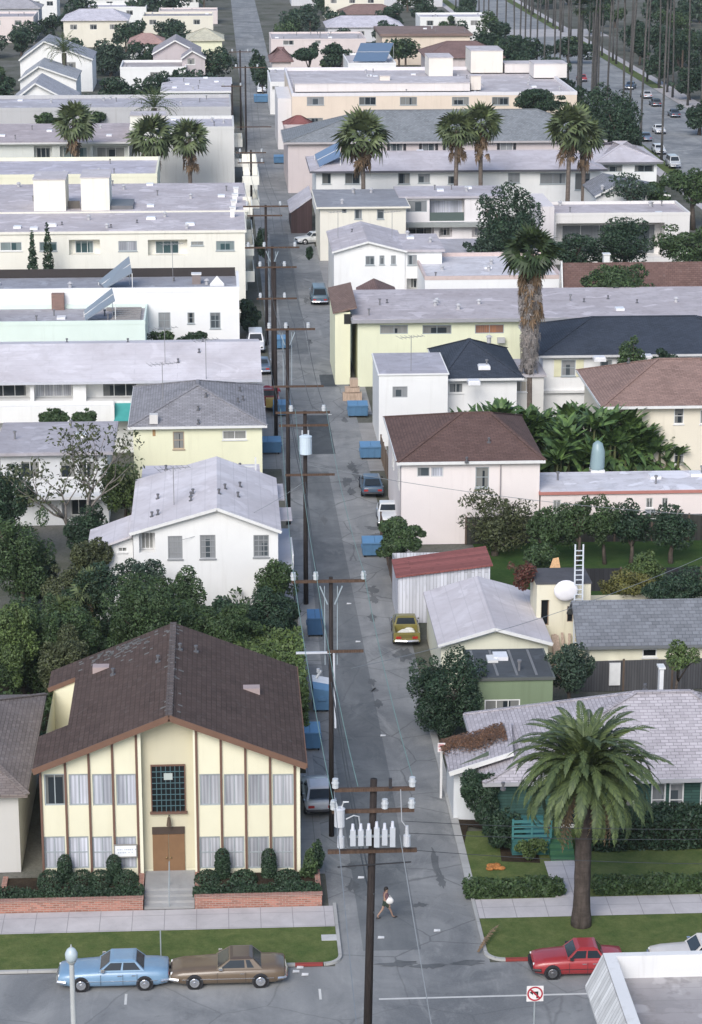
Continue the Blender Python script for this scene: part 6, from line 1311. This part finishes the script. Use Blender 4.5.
acar('pickup_truck', 'dark teal van parked beside the white gable house', 320, 306, 90, (.08,.13,.17), 'van', 4.8, 1.85, 1.9, cat='van', trim=False) if False else acar('van', 'dark teal van parked beside the white gable house', 320, 306, 90, (.08,.13,.17), 'van', 4.8, 1.85, 1.9, cat='van')
acar('wagon', 'white van like wagon parked by the dark bush in the left alley bay', 256, 354, 270, (.70,.71,.74), 'van', 4.4, 1.75, 1.85, cat='van')
acar('sedan', 'dark blue grey car in the alley bay behind the white apartment', 262, 376, 90, (.10,.14,.20), 'sedan', 4.3, 1.7, 1.4)
car('sedan', 'white car nosing out of the driveway under the cream flat house', *P(312,243), 200, (.66,.68,.68), 'sedan', 4.2, 1.65, 1.4)
acar('truck', 'red pickup loaded with red bundles beside the utility pole', 270, 412, 90, (.30,.05,.05), 'pickup', 4.6, 1.75, 1.6, cat='pickup')
x, y = P(271, 404); m = MB()
for i in range(10): m.ball((x+g_.uniform(-.6,.6), y+1.2+g_.uniform(-.7,.7), .85+g_.uniform(0,.35)), (.34,.36,.24), 7, 5)
tag(obj('red_bundles', m, paint((.42,.06,.08), .8), None, True), 'red bundles heaped on the pickup in the left alley bay', 'bundles')
m = MB(); x, y = P(271.5, 411); m.box(x-.5, x+.5, y-.8, y-.3, .5, 1.3); m.box(x-.42, x+.42, y-.84, y-.8, .58, 1.22); tag(obj('yellow_crate', m, paint((.50,.36,.10))), 'yellow crate standing behind the red loaded pickup', 'crate')
acar('van', 'white van parked at the right side of the far alley', 262, 93.5, 270, (.66,.68,.70), 'van', 4.6, 1.8, 1.9, cat='van', detail=False)
# far street
for (u, v, a, c, kd, l) in ((588,60,270,(.55,.58,.62),'sedan','pale car driving down the far street at the top'),(632,90,250,(.07,.11,.18),'sedan','blue car turning out of the pale driveway'),(657,107,90,(.06,.07,.085),'wagon','dark station wagon with pale roof rack driving up the far street'),(648,99,90,(.50,.50,.52),'sedan','pale car parked partly behind the dark wagon'),(676,118,90,(.05,.07,.10),'sedan','dark car parked at the right kerb of the far street'),(661,134.5,270,(.72,.73,.74),'coupe','white coupe coming down the far street'),(661,155,270,(.70,.71,.72),'wagon','white station wagon coming down behind the street palms'),(675.5,169,270,(.50,.52,.54),'van','pale van at the right edge of the palm street'),(647,142,90,(.12,.17,.25),'sedan','blue car parked at the left kerb of the palm street'),(583,82,90,(.35,.04,.05),'sedan','red car glimpsed between the thick brown palm trunks')):
    x, y = P(u, v); car('far_street_car' if kd not in ('van','wagon') else 'far_street_'+kd, l, x, y+2, a, c, kd, 4.5, 1.75, 1.8 if kd == 'van' else 1.4, detail=False)
# dumpsters
def dumpster(label, u, v, ang=0, wd=1.75, dp=1.2, h=1.25, col=(.07,.17,.30), lid=None, lids=(0,0), whitelid=False):
    x, y = P(u, v); y += (dp/2 if ang == 0 else wd/2); root = thing('dumpster', label, 'dumpster', (x, y, .006), 'dumpsters along the alley', radians(ang)); ORG[root.name] = (0,0,0); a, b_ = wd/2, dp/2; pm = paint(col, .5)
    m = MB(); V = [(-a*.97,-b_*.8,.16),(a*.97,-b_*.8,.16),(a*.97,b_,.16),(-a*.97,b_,.16),(-a,-b_,h*.86),(a,-b_,h*.86),(a,b_,h),(-a,b_,h)]
    m.v += V; m.f += [(3,2,1,0),(0,1,5,4),(1,2,6,5),(2,3,7,6),(3,0,4,7)]
    obj('bin', m, pm, root); m = MB()
    for i in range(4): x_ = -a+.12+i*(2*a-.24)/3; m.bar((x_,-b_*.82,.2), (x_,-b_*1.02,h*.84), .07)
    m.bar((-a-.03,-b_-.02,h*.85), (a+.03,-b_-.02,h*.85), .09); obj('rib', m, pm, root)
    for s in (1,-1): m = MB(); m.box(s*a-.06+.0, s*a+.06, -b_*.5, b_*.5, h*.5, h*.62); obj('fork_pocket', m, pm, root)
    for i, s in enumerate((-1,1)):
        m = MB(); t = lids[i]; y0, z0 = b_, h+.03; L = dp*1.03; y1, z1 = y0-L*cos(t), z0-(.14*h if t == 0 else 0)+L*sin(t); x0, x1 = (-a, -.01) if s < 0 else (.01, a)
        m.thick([(x0,y1,z1),(x1,y1,z1),(x1,y0,z0),(x0,y0,z0)], [(0,1,2,3)], .035); obj('lid', m, paint((.75,.76,.78), .5) if (whitelid and i == 1) else paint(lid or k(col, 1.25), .5), root)
    for sx_ in (-1,1):
        for sy in (-1,1): m = MB(); m.tube([(sx_*a*.8-.04,sy*b_*.6,.08),(sx_*a*.8+.04,sy*b_*.6,.08)], .08, 8); obj('wheel', m, RUB, root)
    return root
BL = (.10,.215,.36)
for l, u, v, kw in (('blue dumpster under the cardboard boxes beside the tan pavement',358,418,{}),('blue dumpster with one raised dark rim next to the brown fence',371,460,{}),('blue dumpster hidden under the round clipped bush',375,558,{}),('blue dumpster by the dark boarded carport',304,218,{'wd':1.9}),('small blue dumpster beside the grey shingle building',279.5,164,{'wd':1.7}),('blue dumpster in the left alley bay by the twin wires',282,350,{'wd':1.3}),('pale blue dumpster behind the utility pole near the red pickup',282,417,{'wd':1.5}),
    ('blue dumpster beside the pale yellow hip roofed house',268,455,{'wd':2.2}),('far blue dumpster at the right edge of the alley near the white van',261,103,{'wd':2.6,'h':1.5}),('blue dumpster seen end-on with one white lid, beside the vine wall',322,713,{'ang':90,'wd':2.3,'dp':1.0,'h':1.5,'whitelid':True}),('blue dumpster half hidden behind the yellow apartment eave',310,752,{'wd':1.2,'h':1.3}),('bright blue bin between the dark trees and the braced pole',315.5,638,{'wd':1.0,'h':1.5,'col':(.04,.10,.2)})):
    kw.setdefault('col', BL); dumpster(l, u, v, **kw)
m = MB(); x, y = P(352, 401.5)
for i, (dx, dz, w_) in enumerate(((-.3,0,1.0),(.45,.0,.9),(.05,.75,1.3),(.2,1.25,.7))): m.box(x+dx-w_/2, x+dx+w_/2, y+.2+i*.03, y+.9+i*.03, dz+.01, dz+.7-(.25 if i == 2 else 0))
tag(obj('cardboard_boxes', m, wood((.50,.38,.29))), 'stack of tan cardboard boxes behind the blue dumpster', 'boxes')
# ------------------------------------------------------------ utility poles
def insul(root, x, y, z, h=.42, r=.13): m = MB(); m.cyl(x, y, z, z+h*.9, r, 8, r*.9); m.cyl(x, y, z+h*.4, z+h*.55, r*1.15, 8); m.cyl(x, y, z-.08, z, .03, 6); obj('insulator', m, INS, root)
def pole(label, X, Y, H, lean=(0,0), arms=(), r=.17, braces=False, mat=None):
    root = thing('utility_pole', label, 'utility pole', (X, Y, 0), 'utility poles along the left side of the alley'); m = MB(); m.tube([(X,Y,-.2),(X+lean[0]*.5,Y,H*.5),(X+lean[0],Y,H)], [r,r*.88,r*.72], 10); p = obj('pole', m, mat or POLEW, root, True)
    for (dz, w0, w1, ins, th) in arms:
        z = H-dz; xx = X+lean[0]*z/H; m = MB(); m.box(xx+w0, xx+w1, Y-.26, Y-.26+th, z-.07, z+.07); a = obj('crossarm', m, ARMW, root)
        for i in ins: insul(root, xx+i, Y-.2, z+.1)
    if braces:
        m = MB(); z = H-.35; 
        for s in (-1,1): m.bar((X+s*.55,Y-.2,z-.05), (X+s*.17,Y-.2,z-1.0), .06); m.bar((X+s*.32,Y-.05,z-.1), (X+s*.3,Y-.05,z-4.2), .04)
        obj('brace', m, paint((.30,.36,.40), .5), root)
    return root
Pp = {}
def base(u, vb): return P(u, vb)
X1, Y1 = P(366, 1092); H1 = W(373, 779, Y1)[1]
p1 = pole('front dark utility pole carrying a white capacitor bank and transformer', X1, Y1, H1, (.28,0), ((.35,-1.55,1.6,(-1.5,1.5),.14),(1.25,-1.62,1.6,(-1.55,.45,1.5),.14),(2.95,-1.75,1.75,(),.16)), .19)
za = H1-2.2; m = MB(); xx = X1+.25
m.box(xx-.95, xx+.8, Y1-.52, Y1-.42, za-.04, za+.04); o = obj('capacitor_rack', m, STEEL, p1)
for i in range(6):
    x = xx-.82+i*.31; h = .95 if i in (3,5) else .78; m = MB(); m.box(x-.105, x+.105, Y1-.66, Y1-.53, za-h*.42, za+h*.42); c = obj('capacitor', m, paint((.48,.51,.56), .45), p1)
    m = MB(); m.cyl(x, Y1-.6, za+h*.421, za+h*.42+.26, .075, 8, .055); obj('bushing', m, paint((.66,.68,.76), .3), c)
m = MB(); x = xx-1.33; z = H1-1.75; m.cyl(x, Y1-.45, z, z+.72, .21, 14); m.cyl(x, Y1-.45, z+.721, z+.78, .23, 14, .15); c = obj('transformer', m, paint((.55,.57,.61), .4), p1)
for s in (-1,1): m = MB(); m.tube([(x+s*.08,Y1-.45,z+.78),(x+s*.16,Y1-.45,z+1.0),(x+s*.36,Y1-.5,z+1.02)], [.05,.045,.03], 7); obj('bushing', m, INS, c)
for dx in (-1.28,1.3): m = MB(); m.cyl(xx+dx, Y1-.5, za-.42, za+.02, .15, 12, .14); m.cyl(xx+dx, Y1-.5, za+.021, za+.42, .09, 10, .06); obj('switch_can', m, paint((.5,.52,.56), .4), p1)
m = MB(); m.tube([(x+.25,Y1-.5,z+.3),(x+.55,Y1-.5,z+.45),(x+.75,Y1-.5,z+.4),(x+.8,Y1-.5,z-.05)], .03, 6); obj('jumper_wire', m, paint((.4,.42,.45)), p1); m = MB(); m.tube([(xx+1.05,Y1-.4,H1-.3),(xx+1.1,Y1-.45,H1-1.6),(xx+1.25,Y1-.5,za+.4)], .02, 5); obj('jumper_wire', m, paint((.4,.42,.45)), p1); m = MB(); m.bar((xx-1.4,Y1-.2,H1-3.6), (xx+1.5,Y1-.2,H1-3.45), .045); obj('lower_bar', m, DARK, p1)
m = MB(); m.box(xx+.6, xx+.72, Y1-.35, Y1-.2, H1-.26, H1+.12); obj('cutout', m, DARK, p1)
X2, Y2 = P(331.5, 836); H2 = W(331.5, 577, Y2)[1]
p2 = pole('tall slim utility pole with pale steel braces behind the front pole', X2, Y2, H2, (0,0), ((.15,-1.95,1.7,(-1.85,-.75,1.6),.13),(3.8,-.2,1.6,(),.09)), .14, True)
m = MB(); z = H2-3.85; m.bar((X2-1.75,Y2-.2,z), (X2+.0,Y2-.2,z), .1); m.bar((X2+.12,Y2-.2,z+.05), (X2+.2,Y2-.2,z-4), .09); obj('service_arm', m, paint((.55,.58,.64), .4), p2)
m = MB(); m.tube([(X2-.75,Y2-.3,z-1.3),(X2-.5,Y2-.3,z-.9)], .07, 6); m.cyl(X2-.65, Y2-.3, z-1.0, z-.8, .09, 8); obj('street_lamp_head', m, paint((.35,.37,.4)), p2)
specs = [('utility pole carrying a round white transformer high over the alley', 306, 604, 411, ((.05,-1.9,1.6,(-.9,1.2,),.12),(.9,-1.7,1.5,(),.12),(4.2,-1.3,1.9,(),.1)), 't'),
 ('long thin utility pole left of the white transformer pole', 288, 556, 326, ((.2,-1.6,2.0,(-1.3,-.1,1.5),.12),(4.4,-1.1,2.6,(),.1)), 'b'),
 ('utility pole beside the white wagon in the left alley bay', 275.5, 470, 262, ((.4,-1.5,1.8,(-1.2,.8),.1),(3.0,-1.5,1.8,(-1.2,.8),.1)), ''),
 ('utility pole with pale braces before the dark teal van', 273.5, 398, 246, ((.1,-2.4,2.4,(-2.1,-.7,2.0),.12),), 'b'),
 ('utility pole rising beside the cream apartment balconies', 267, 345, 205, ((.1,-2.2,2.2,(-1.8,1.4),.12),(1.0,-1.8,1.6,(),.1)), ''),
 ('utility pole beside the blank wall block', 252, 250, 150, ((.3,-1.8,1.8,(-1.3,1.3),.1),(1.5,-1.6,1.6,(-1.3,1.3),.1)), ''),
 ('dark far utility pole left of the upper alley', 246, 190, 66, ((.2,-1.8,3.0,(-1.4,1.8),.12),(9,-1.5,3.8,(),.12)), ''),
 ('furthest utility pole at the top of the alley', 241, 130, 50, ((.3,-1.8,1.8,(-1.3,1.3),.1),), ''),
 ('slender far utility pole by the small white flat house', 233, 165, 84, ((.3,-1.6,1.6,(-1.3,1.3),.1),), '')]
tops = [(X1+.28, Y1, H1-.2), (X2, Y2, H2-.05)]
for (l, u, vb, vt, arms, fl) in specs:
    X, Y = P(u, vb); H = min(W(u, vt, Y)[1], 19)
    if W(u, vt, Y)[1] > 15.5:
        # keep a believable height: bring the foot nearer until the pole is about 15 m
        Yq = Y
        while W(u, vt, Yq)[1] > 15 and Yq < Y*1.5: Yq += 1
        Y = Yq; X = W(u, (vb+vt)/2, Y)[0]; H = W(u, vt, Y)[1]
    q = pole(l, X, Y, H, (0,0), arms, .17, fl == 'b'); tops.append((X, Y, H-.1))
    if fl == 't':
        m = MB(); z = W(306, 452, Y)[1]; m.cyl(X+.02, Y-.42, z, z+1.15, .4, 16); m.cyl(X+.02, Y-.42, z+1.151, z+1.25, .42, 16, .2); c = obj('transformer', m, paint((.58,.68,.76), .4), q)
        for s in (-1,1): m = MB(); m.cyl(X+s*.2, Y-.42, z+1.26, z+1.55, .05, 7); obj('bushing', m, INS, c)
# wires strung from pole to pole (greenish copper), sagging
WG = paint((.16,.26,.24), .5); WK = paint((.05,.055,.06), .6); WP = paint((.22,.24,.26), .6)
def wire(label, a, b, sag, mat, r=.018, grp='overhead wires'):
    a, b = np.array(a), np.array(b); pts = [a*(1-t)+b*t-np.array((0,0,sag*4*t*(1-t))) for t in np.linspace(0,1,15)]; m = MB(); m.tube(pts, r, 5); o = obj('overhead_wire', m, mat); return tag(o, label, 'wire', grp)
t1, t2, t3, t4 = tops[0], tops[1], tops[2], tops[3]
for dx, n in ((-1.85,'outer left'),(-.75,'inner left'),(1.6,'right')):
    wire('green wire, %s, from the braced slim pole back to the transformer pole' % n, (t2[0]+dx,t2[1]-.2,t2[2]+.4), (t3[0]+dx*.85,t3[1]-.2,t3[2]+.3), .9, WG)
    wire('green wire, %s, from the braced slim pole to the front pole' % n, (t2[0]+dx,t2[1]-.2,t2[2]+.4), (t1[0]+(dx if dx > 0 else dx*.84),t1[1]-.2,t1[2]-.2+(.2 if dx>-1 else -.6)), .6, WG)
    if dx < -1: wire('pale wire running from the front pole crossarm out of the picture foreground', (t1[0]+(dx if dx > 0 else dx*.84),t1[1]-.2,t1[2]-.2), (t1[0]+dx,52,13.0), .6, WP)
for i in range(2, len(tops)-1):
    a, c = tops[i], tops[i+1]
    if c[1]-a[1] < 4: continue
    for dx, n in ((-1.6,'outer left'),(-.6,'inner left'),(.5,'inner right'),(1.3,'outer right')): wire('dark alley wire, %s side, span %s beyond the transformer pole' % (n, ['one','two','three','four','five','six','seven','eight'][i-2]), (a[0]+dx,a[1]-.2,a[2]+.3), (c[0]+dx,c[1]-.2,c[2]+.3), .8, WK)
for a_, c_, sp in ((t1, t2, 'front pole to the braced slim pole'), (t2, t3, 'braced slim pole to the transformer pole'), (t3, t4, 'transformer pole to the long thin pole')):
    for hh, nm in ((4.6, 'upper'), (5.4, 'lower')): wire('black telephone cable, %s one, from the %s' % (nm, sp), (a_[0],a_[1]-.2,a_[2]-hh), (c_[0],c_[1]-.2,c_[2]-hh), .7, WK, .03)
wire('pale service wire slanting from the front pole down to the street foreground', (t1[0]+1.0,t1[1]-.4,t1[2]-2), (t1[0]+2.4,72,2.5), .3, WP, .02)
for i, (za_, xb, yb, zb, n) in enumerate(((H1-1.8,40,98,7.0,'upper'),(H1-2.3,40,99,6.2,'middle'),(H1-3.0,38,97,5.4,'lower'))): wire('thin dark wire crossing the street to the right from the front pole, %s of three' % n, (t1[0]+1.2,t1[1],za_), (xb,yb,zb), .7, WK, .013)
wire('pale wire spanning the yard above the ladder, upper one', (t3[0],t3[1],9.5), (36,W(700,530,153)[0]*0+153,W(680,519,153)[1]), .6, WP)
wire('pale wire spanning the yard above the ladder, lower one', (t2[0]+1,t2[1],9.0), (34,146,W(670,535,146)[1]), .8, WP, .016)
wire('thin wire crossing in front of the white house to its gable', (t3[0],t3[1],8.4), (L3.x0+3,L3.Y-.4,5.6), .5, WP, .014)
# ------------------------------------------------------------ street furniture
Xl = cx(71.5, 960, 87.5); zt = W(71.5, 947, 87.5)[1]; root = thing('street_lamp', 'grey street lamp post with a frosted acorn globe before the blue sedan', 'street lamp', (Xl, 87.5, 0))
m = MB(); m.cyl(Xl, 87.5, 0, .8, .22, 12, .16); m.cyl(Xl, 87.5, .801, zt-.75, .13, 12, .1); m.cyl(Xl, 87.5, zt-.749, zt-.62, .1, 12, .2); obj('post', m, paint((.46,.48,.48), .7), root)
m = MB(); n = len(m.v); m.tube([(Xl,87.5,zt-.62),(Xl,87.5,zt-.5),(Xl,87.5,zt-.28),(Xl,87.5,zt-.1),(Xl,87.5,zt-.02)], [.17,.24,.26,.17,.06], 14); o = obj('globe', m, paint((.48,.56,.60), .25), root, True)
m = MB(); m.cyl(Xl, 87.5, zt-.03, zt+.12, .05, 8, .015); obj('finial', m, paint((.4,.42,.42)), root)
x, z = W(535, 993.5, 87.0); root = thing('traffic_sign', 'square white no left turn sign with red ring and black arrow', 'traffic sign', (x, 87, 0)); m = MB(); m.cyl(x, 87.06, 0, z+.3, .035, 8); obj('post', m, STEEL, root)
h = .34; m = MB(); m.box(x-h, x+h, 86.98, 87.0, z-h, z+h); obj('sign_plate', m, paint((.80,.78,.78), .5), root)
m = MB(); n_ = 28
for i in range(n_):
    a, b_ = 2*pi*i/n_, 2*pi*(i+1)/n_; f = lambda r, t: (x+r*cos(t), 86.972, z+r*sin(t)); m.poly([f(.255,a),f(.255,b_),f(.32,b_),f(.32,a)])
obj('red_ring', m, paint((.42,.03,.05), .5), root)
m = MB(); y = 86.974; m.poly([(x+.05,y,z-.2),(x+.13,y,z-.2),(x+.13,y,z+.02),(x+.05,y,z+.02)]); m.poly([(x-.08,y,z+.021),(x+.13,y,z+.021),(x+.13,y,z+.1),(x-.08,y,z+.1)]); m.poly([(x-.081,y,z-.05),(x-.081,y,z+.17),(x-.22,y,z+.06)]); obj('arrow', m, paint((.03,.03,.03), .6), root)
m = MB(); q = .215; w_ = .025; m.poly([(x-q-w_,86.970,z+q-w_),(x-q+w_,86.970,z+q+w_),(x+q+w_,86.970,z-q+w_),(x+q-w_,86.970,z-q-w_)]); obj('red_bar', m, paint((.42,.03,.05), .5), root)
x, y = P(440.8, 798); z = W(441, 748, y)[1]; root = thing('alley_sign', 'red and white parking notice on a pale post beside the white garage wing', 'sign', (x, y, 0)); m = MB(); m.box(x-.06, x+.06, y-.04, y+.04, 0, z+.15); obj('post', m, paint((.66,.66,.66)), root)
m = MB(); m.box(x-.2, x+.2, y-.065, y-.045, z-.2, z+.3); obj('sign_plate', m, paint((.80,.74,.74)), root); m = MB()
for dz, a in ((.2,.15),(.1,.16),(-.08,.12)):
    xx = x-a
    while xx < x+a-.03: m.box(xx, xx+.035, y-.072, y-.067, z+dz-.035, z+dz+.035); xx += .055
obj('red_lettering', m, paint((.5,.04,.06)), root)
m = MB(); x, y = P(161, 958); m.cyl(x, y, .1, W(161,930,y)[1], .03, 8); tag(obj('thin_post', m, STEEL), 'thin grey post standing in the left parkway lawn', 'post')
m = MB(); x, y = P(136, 877); 
x, y = P(329, 940); m.box(x-.35, x+.35, y-.3, y+.3, .118, .135); tag(obj('utility_cover', m, concrete((.5,.5,.5), 3)), 'pale utility cover set in the left lawn near the kerb corner', 'utility cover')
root = thing('fallen_frond', 'dry brown palm frond lying over the right kerb corner', 'palm frond', (*P(478,955),0)); X, Y = P(478, 955); g_ = np.random.default_rng(6)
V = orient(pinnate(2.6, .2, g_, 16, .05, .25), radians(62), radians(4))+np.array((X,Y,.15)); quads_obj('leaflets', V, leaf((.22,.16,.10), .4, (1.1,1,.9)), root, (X,Y,0))
g_ = np.random.default_rng(41); m = MB()
for (u, v) in ((381,938),(437,931),(300,886),(361,878),(311,893),(300,968),(296,972),(383,736),(358,642),(305,975),(330,415),(349,604)):
    x, y = P(u, v); a = g_.uniform(0,3); d = .16; m = MB(); m.thick([(x-d,y-.1,.03),(x+d*.9,y-.13,.05),(x+d,y+.12,.03),(x-d*.8,y+.1,.06)], [(0,1,2,3)], .008); tag(obj('paper_scrap', m, paint((.72,.72,.72), .8)), 'white paper scrap lying on the asphalt', 'litter', 'paper scraps on the asphalt')
# oil stains and tar repairs: dark flat marks with outlines of their own
def stain(pts, z, c=(.11,.12,.127)): sheet('tar_stain', pts, z, asphalt(c, .1))
rr = random.Random(13)
def blob(u, v, a, b_, z=.0125, c=(.125,.134,.142)):
    x, y = P(u, v); n = 22; stain([(x+a*cos(2*pi*i/n)*rr.uniform(.35,1.25), y+b_*sin(2*pi*i/n)*rr.uniform(.45,1.2)) for i in range(n)], z+rr.uniform(0,.003), c)
for (u, v, a, b_) in ((436,862,.2,2.2),(441,880,.24,1.2),(352,866,.4,.5),(353,886,.35,.8),(400,964,1.0,.35),(430,966,.9,.3),(468,963,.8,.3),(420,905,.5,.3),(374,690,.3,.5),(372,682,.25,.8),(378,704,.3,.7),(345,420,.35,1.1),(352,466,.4,1.5),(356,474,.35,2.0),(346,482,.5,1.6),(351,492,.35,1.2),(375,528,.8,.6),(378,535,.5,.5),(372,590,.5,1.0),(374,599,.4,1.0),(404,655,.7,1.3),(372,618,.3,1.0),(310,342,.3,1.5),(306,300,.3,2),(324,520,.25,1.2)): blob(u, v, a, b_)
# ------------------------------------------------------------ the pedestrian
def person(X, Y):
    root = thing('person', 'person with short dark hair striding across the alley carrying a white bag', 'person', (X, Y, .006), None, 0); ORG[root.name] = (0,0,0)
    J = {'pel':(0,0,.90,.135,.10),'bel':(.0,0,1.05,.125,.09),'che':(.02,0,1.26,.155,.10),'nec':(.03,0,1.42,.055,.055),'hd0':(.04,-.01,1.50,.07,.08),'hd1':(.045,-.01,1.60,.085,.095),'hd2':(.045,0,1.67,.06,.065),
     'hL':(.0,-.09,.86,.085,.085),'kL':(.22,-.10,.50,.058,.058),'aL':(.36,-.10,.10,.036,.036),'tL':(.50,-.10,.05,.03,.035),
     'hR':(-.0,.09,.86,.085,.085),'kR':(-.12,.10,.48,.058,.058),'aR':(-.40,.10,.16,.036,.036),'tR':(-.33,.10,.04,.03,.035),
     'sL':(.02,-.17,1.36,.055,.05),'eL':(-.06,-.24,1.10,.04,.04),'wL':(.06,-.30,.90,.028,.028),'gL':(.08,-.30,.82,.032,.026),
     'sR':(.02,.17,1.36,.055,.05),'eR':(.0,.24,1.08,.04,.04),'wR':(.20,.2,.98,.028,.028),'gR':(.27,.17,.98,.032,.026)}
    E_ = [('pel','bel'),('bel','che'),('che','nec'),('nec','hd0'),('hd0','hd1'),('hd1','hd2'),('pel','hL'),('hL','kL'),('kL','aL'),('aL','tL'),('pel','hR'),('hR','kR'),('kR','aR'),('aR','tR'),('che','sL'),('sL','eL'),('eL','wL'),('wL','gL'),('che','sR'),('sR','eR'),('eR','wR'),('wR','gR')]
    def skin(name, keys, mat, grow=0, edges=None, rootk='pel'):
        ks = list(keys); ix = {q:i for i, q in enumerate(ks)}; me = bpy.data.meshes.new(name+'_cage'); me.from_pydata([J[q][:3] for q in ks], [(ix[a], ix[b]) for a, b in (edges or E_) if a in ix and b in ix], [])
        o = bpy.data.objects.new(name+'_cage', me); COL.objects.link(o); sk = o.modifiers.new('s', 'SKIN'); ss = o.modifiers.new('u', 'SUBSURF'); ss.levels = 2; ss.render_levels = 2
        for i, q in enumerate(ks): d = me.skin_vertices[0].data[i]; d.radius = (J[q][3]+grow, J[q][4]+grow); d.use_root = (q == rootk)
        dg = bpy.context.evaluated_depsgraph_get(); ev = bpy.data.meshes.new_from_object(o.evaluated_get(dg)); bpy.data.objects.remove(o); bpy.data.meshes.remove(me); ev.name = name; ev.materials.clear(); ev.materials.append(mat)
        for p in ev.polygons: p.use_smooth = True
        r = bpy.data.objects.new(name, ev); COL.objects.link(r); r.parent = root; ORG[r.name] = (0,0,0); return r
    SKN = paint((.36,.23,.17), .6, .3)
    skin('body', J.keys(), SKN)
    for s, g0 in (('L','gL'),('R','gR')):
        m = MB(); gx, gy, gz = J[g0][:3]
        for i in range(4): m.tube([(gx-.02+i*.014,gy,gz-.02),(gx-.02+i*.018,gy-.005,gz-.065),(gx-.015+i*.018,gy-.015,gz-.1+.008*abs(i-1.5))], [.009,.0085,.006], 6)
        m.tube([(gx+.025,gy,gz+.02),(gx+.05,gy-.01,gz-.01),(gx+.055,gy-.015,gz-.045)], [.01,.009,.007], 6); obj('hand', m, SKN, root, True)
    skin('shirt', ['bel','che','nec','sL','eL','sR','eR'], paint((.13,.07,.085), .9), .022, rootk='che')
    J.update({'qL':(.13,-.1,.62,.075,.075),'qR':(-.07,.1,.62,.075,.075)}); sh = [('pel','bel'),('pel','hL'),('hL','qL'),('pel','hR'),('hR','qR')]
    skin('shorts', ['bel','pel','hL','qL','hR','qR'], paint((.035,.055,.04), .9), .02, sh)
    m = MB(); m.ball((.045-.012,.005,1.645), (.105,.108,.095), 14, 8); m.ball((-.045,.0,1.585), (.05,.085,.09), 10, 6); obj('hair', m, paint((.018,.014,.013), .6), root, True)
    m = MB(); m.ball((.125,-.045,1.60), (.012,.014,.01), 8, 5); m.ball((.125,.035,1.60), (.012,.014,.01), 8, 5); obj('eyes', m, paint((.03,.025,.02), .3), root)
    m = MB(); m.ball((.14,-.005,1.57), (.02,.014,.022), 8, 5); obj('nose', m, SKN, root, True); m = MB(); m.ball((.128,-.005,1.535), (.012,.03,.008), 8, 5); obj('mouth', m, paint((.28,.12,.10)), root)
    for s in ('L','R'):
        t = J['t'+s]; m = MB(); m.ball((t[0]-.02,t[1],t[2]), (.14,.05,.05), 10, 6); obj('shoe', m, paint((.05,.045,.045)), root, True)
    o = bpy.data.objects[root.name]; return root
X, Y = P(385.5, 918.5); pp = person(X, Y); pp.scale = (.93,.93,.93); pp.rotation_euler = (0,0,radians(20))
ca, sa = cos(radians(20)), sin(radians(20))
m = MB(); lx, ly, lz = .10, -.26, .98; m.ball((X+lx*ca-ly*sa, Y+lx*sa+ly*ca, lz+.02), (.19,.12,.17), 12, 8); m.tube([(X+lx*ca-ly*sa-.1, Y+lx*sa+ly*ca, lz+.15),(X+lx*ca-ly*sa, Y+lx*sa+ly*ca+.03, lz+.27),(X+lx*ca-ly*sa+.1, Y+lx*sa+ly*ca, lz+.15)], .012, 6)
tag(obj('shoulder_bag', m, paint((.76,.74,.72), .8), None, True), 'white bag carried at the hip of the striding person', 'bag')
# ------------------------------------------------------------ camera, light
cam = bpy.data.cameras.new('camera'); co = bpy.data.objects.new('camera', cam); COL.objects.link(co); SC.camera = co
cam.sensor_fit = 'VERTICAL'; cam.sensor_height = 24; cam.lens = FP*24/1024; cam.clip_start = 1; cam.clip_end = 6000
from mathutils import Matrix
M_ = Matrix(((_R[0],_U[0],-_F[0],0),(_R[1],_U[1],-_F[1],0),(_R[2],_U[2],-_F[2],CH),(0,0,0,1))); co.matrix_world = M_
W_ = bpy.data.worlds.new('World'); SC.world = W_; W_.use_nodes = True; nt = W_.node_tree; bg = nt.nodes['Background']; sky = nt.nodes.new('ShaderNodeTexSky'); sky.sky_type = 'NISHITA'; sky.sun_disc = False
EL, AZS = radians(38), radians(200)    # low soft light from behind the viewer
sky.sun_elevation = EL; sky.sun_rotation = AZS; sky.air_density = 1.0; sky.dust_density = 1.5; sky.ozone_density = 1.2
nt.links.new(sky.outputs[0], bg.inputs[0]); bg.inputs[1].default_value = .13
sl_ = bpy.data.lights.new('sun', 'SUN'); so = bpy.data.objects.new('sun', sl_); COL.objects.link(so); sl_.energy = 2.0; sl_.angle = radians(34); sl_.color = (1.0,.965,.925)
from mathutils import Vector
dv = Vector((sin(AZS)*cos(EL), cos(AZS)*cos(EL), sin(EL))); so.rotation_euler = dv.to_track_quat('Z', 'Y').to_euler()
so.location = (-20, 40, 90)
vs = SC.view_settings; vs.view_transform = 'Standard'; vs.look = 'None'; vs.gamma = 1; vs.use_curve_mapping = False; vs.exposure = 0.52

m = MB(); m.box(-420, 520, -60, 1300, -1.2, 75); hz = struct('haze', m, bpy.data.materials.new('haze')); hz['kind'] = 'stuff'
hm = hz.data.materials[0]; hm.use_nodes = True; ht = hm.node_tree; ht.nodes.clear(); ho = ht.nodes.new('ShaderNodeOutputMaterial'); hv = ht.nodes.new('ShaderNodeVolumePrincipled')
hv.inputs['Color'].default_value = (.86,.90,.95,1); hv.inputs['Density'].default_value = HAZE; hv.inputs['Anisotropy'].default_value = .2; ht.links.new(hv.outputs[0], ho.inputs['Volume'])
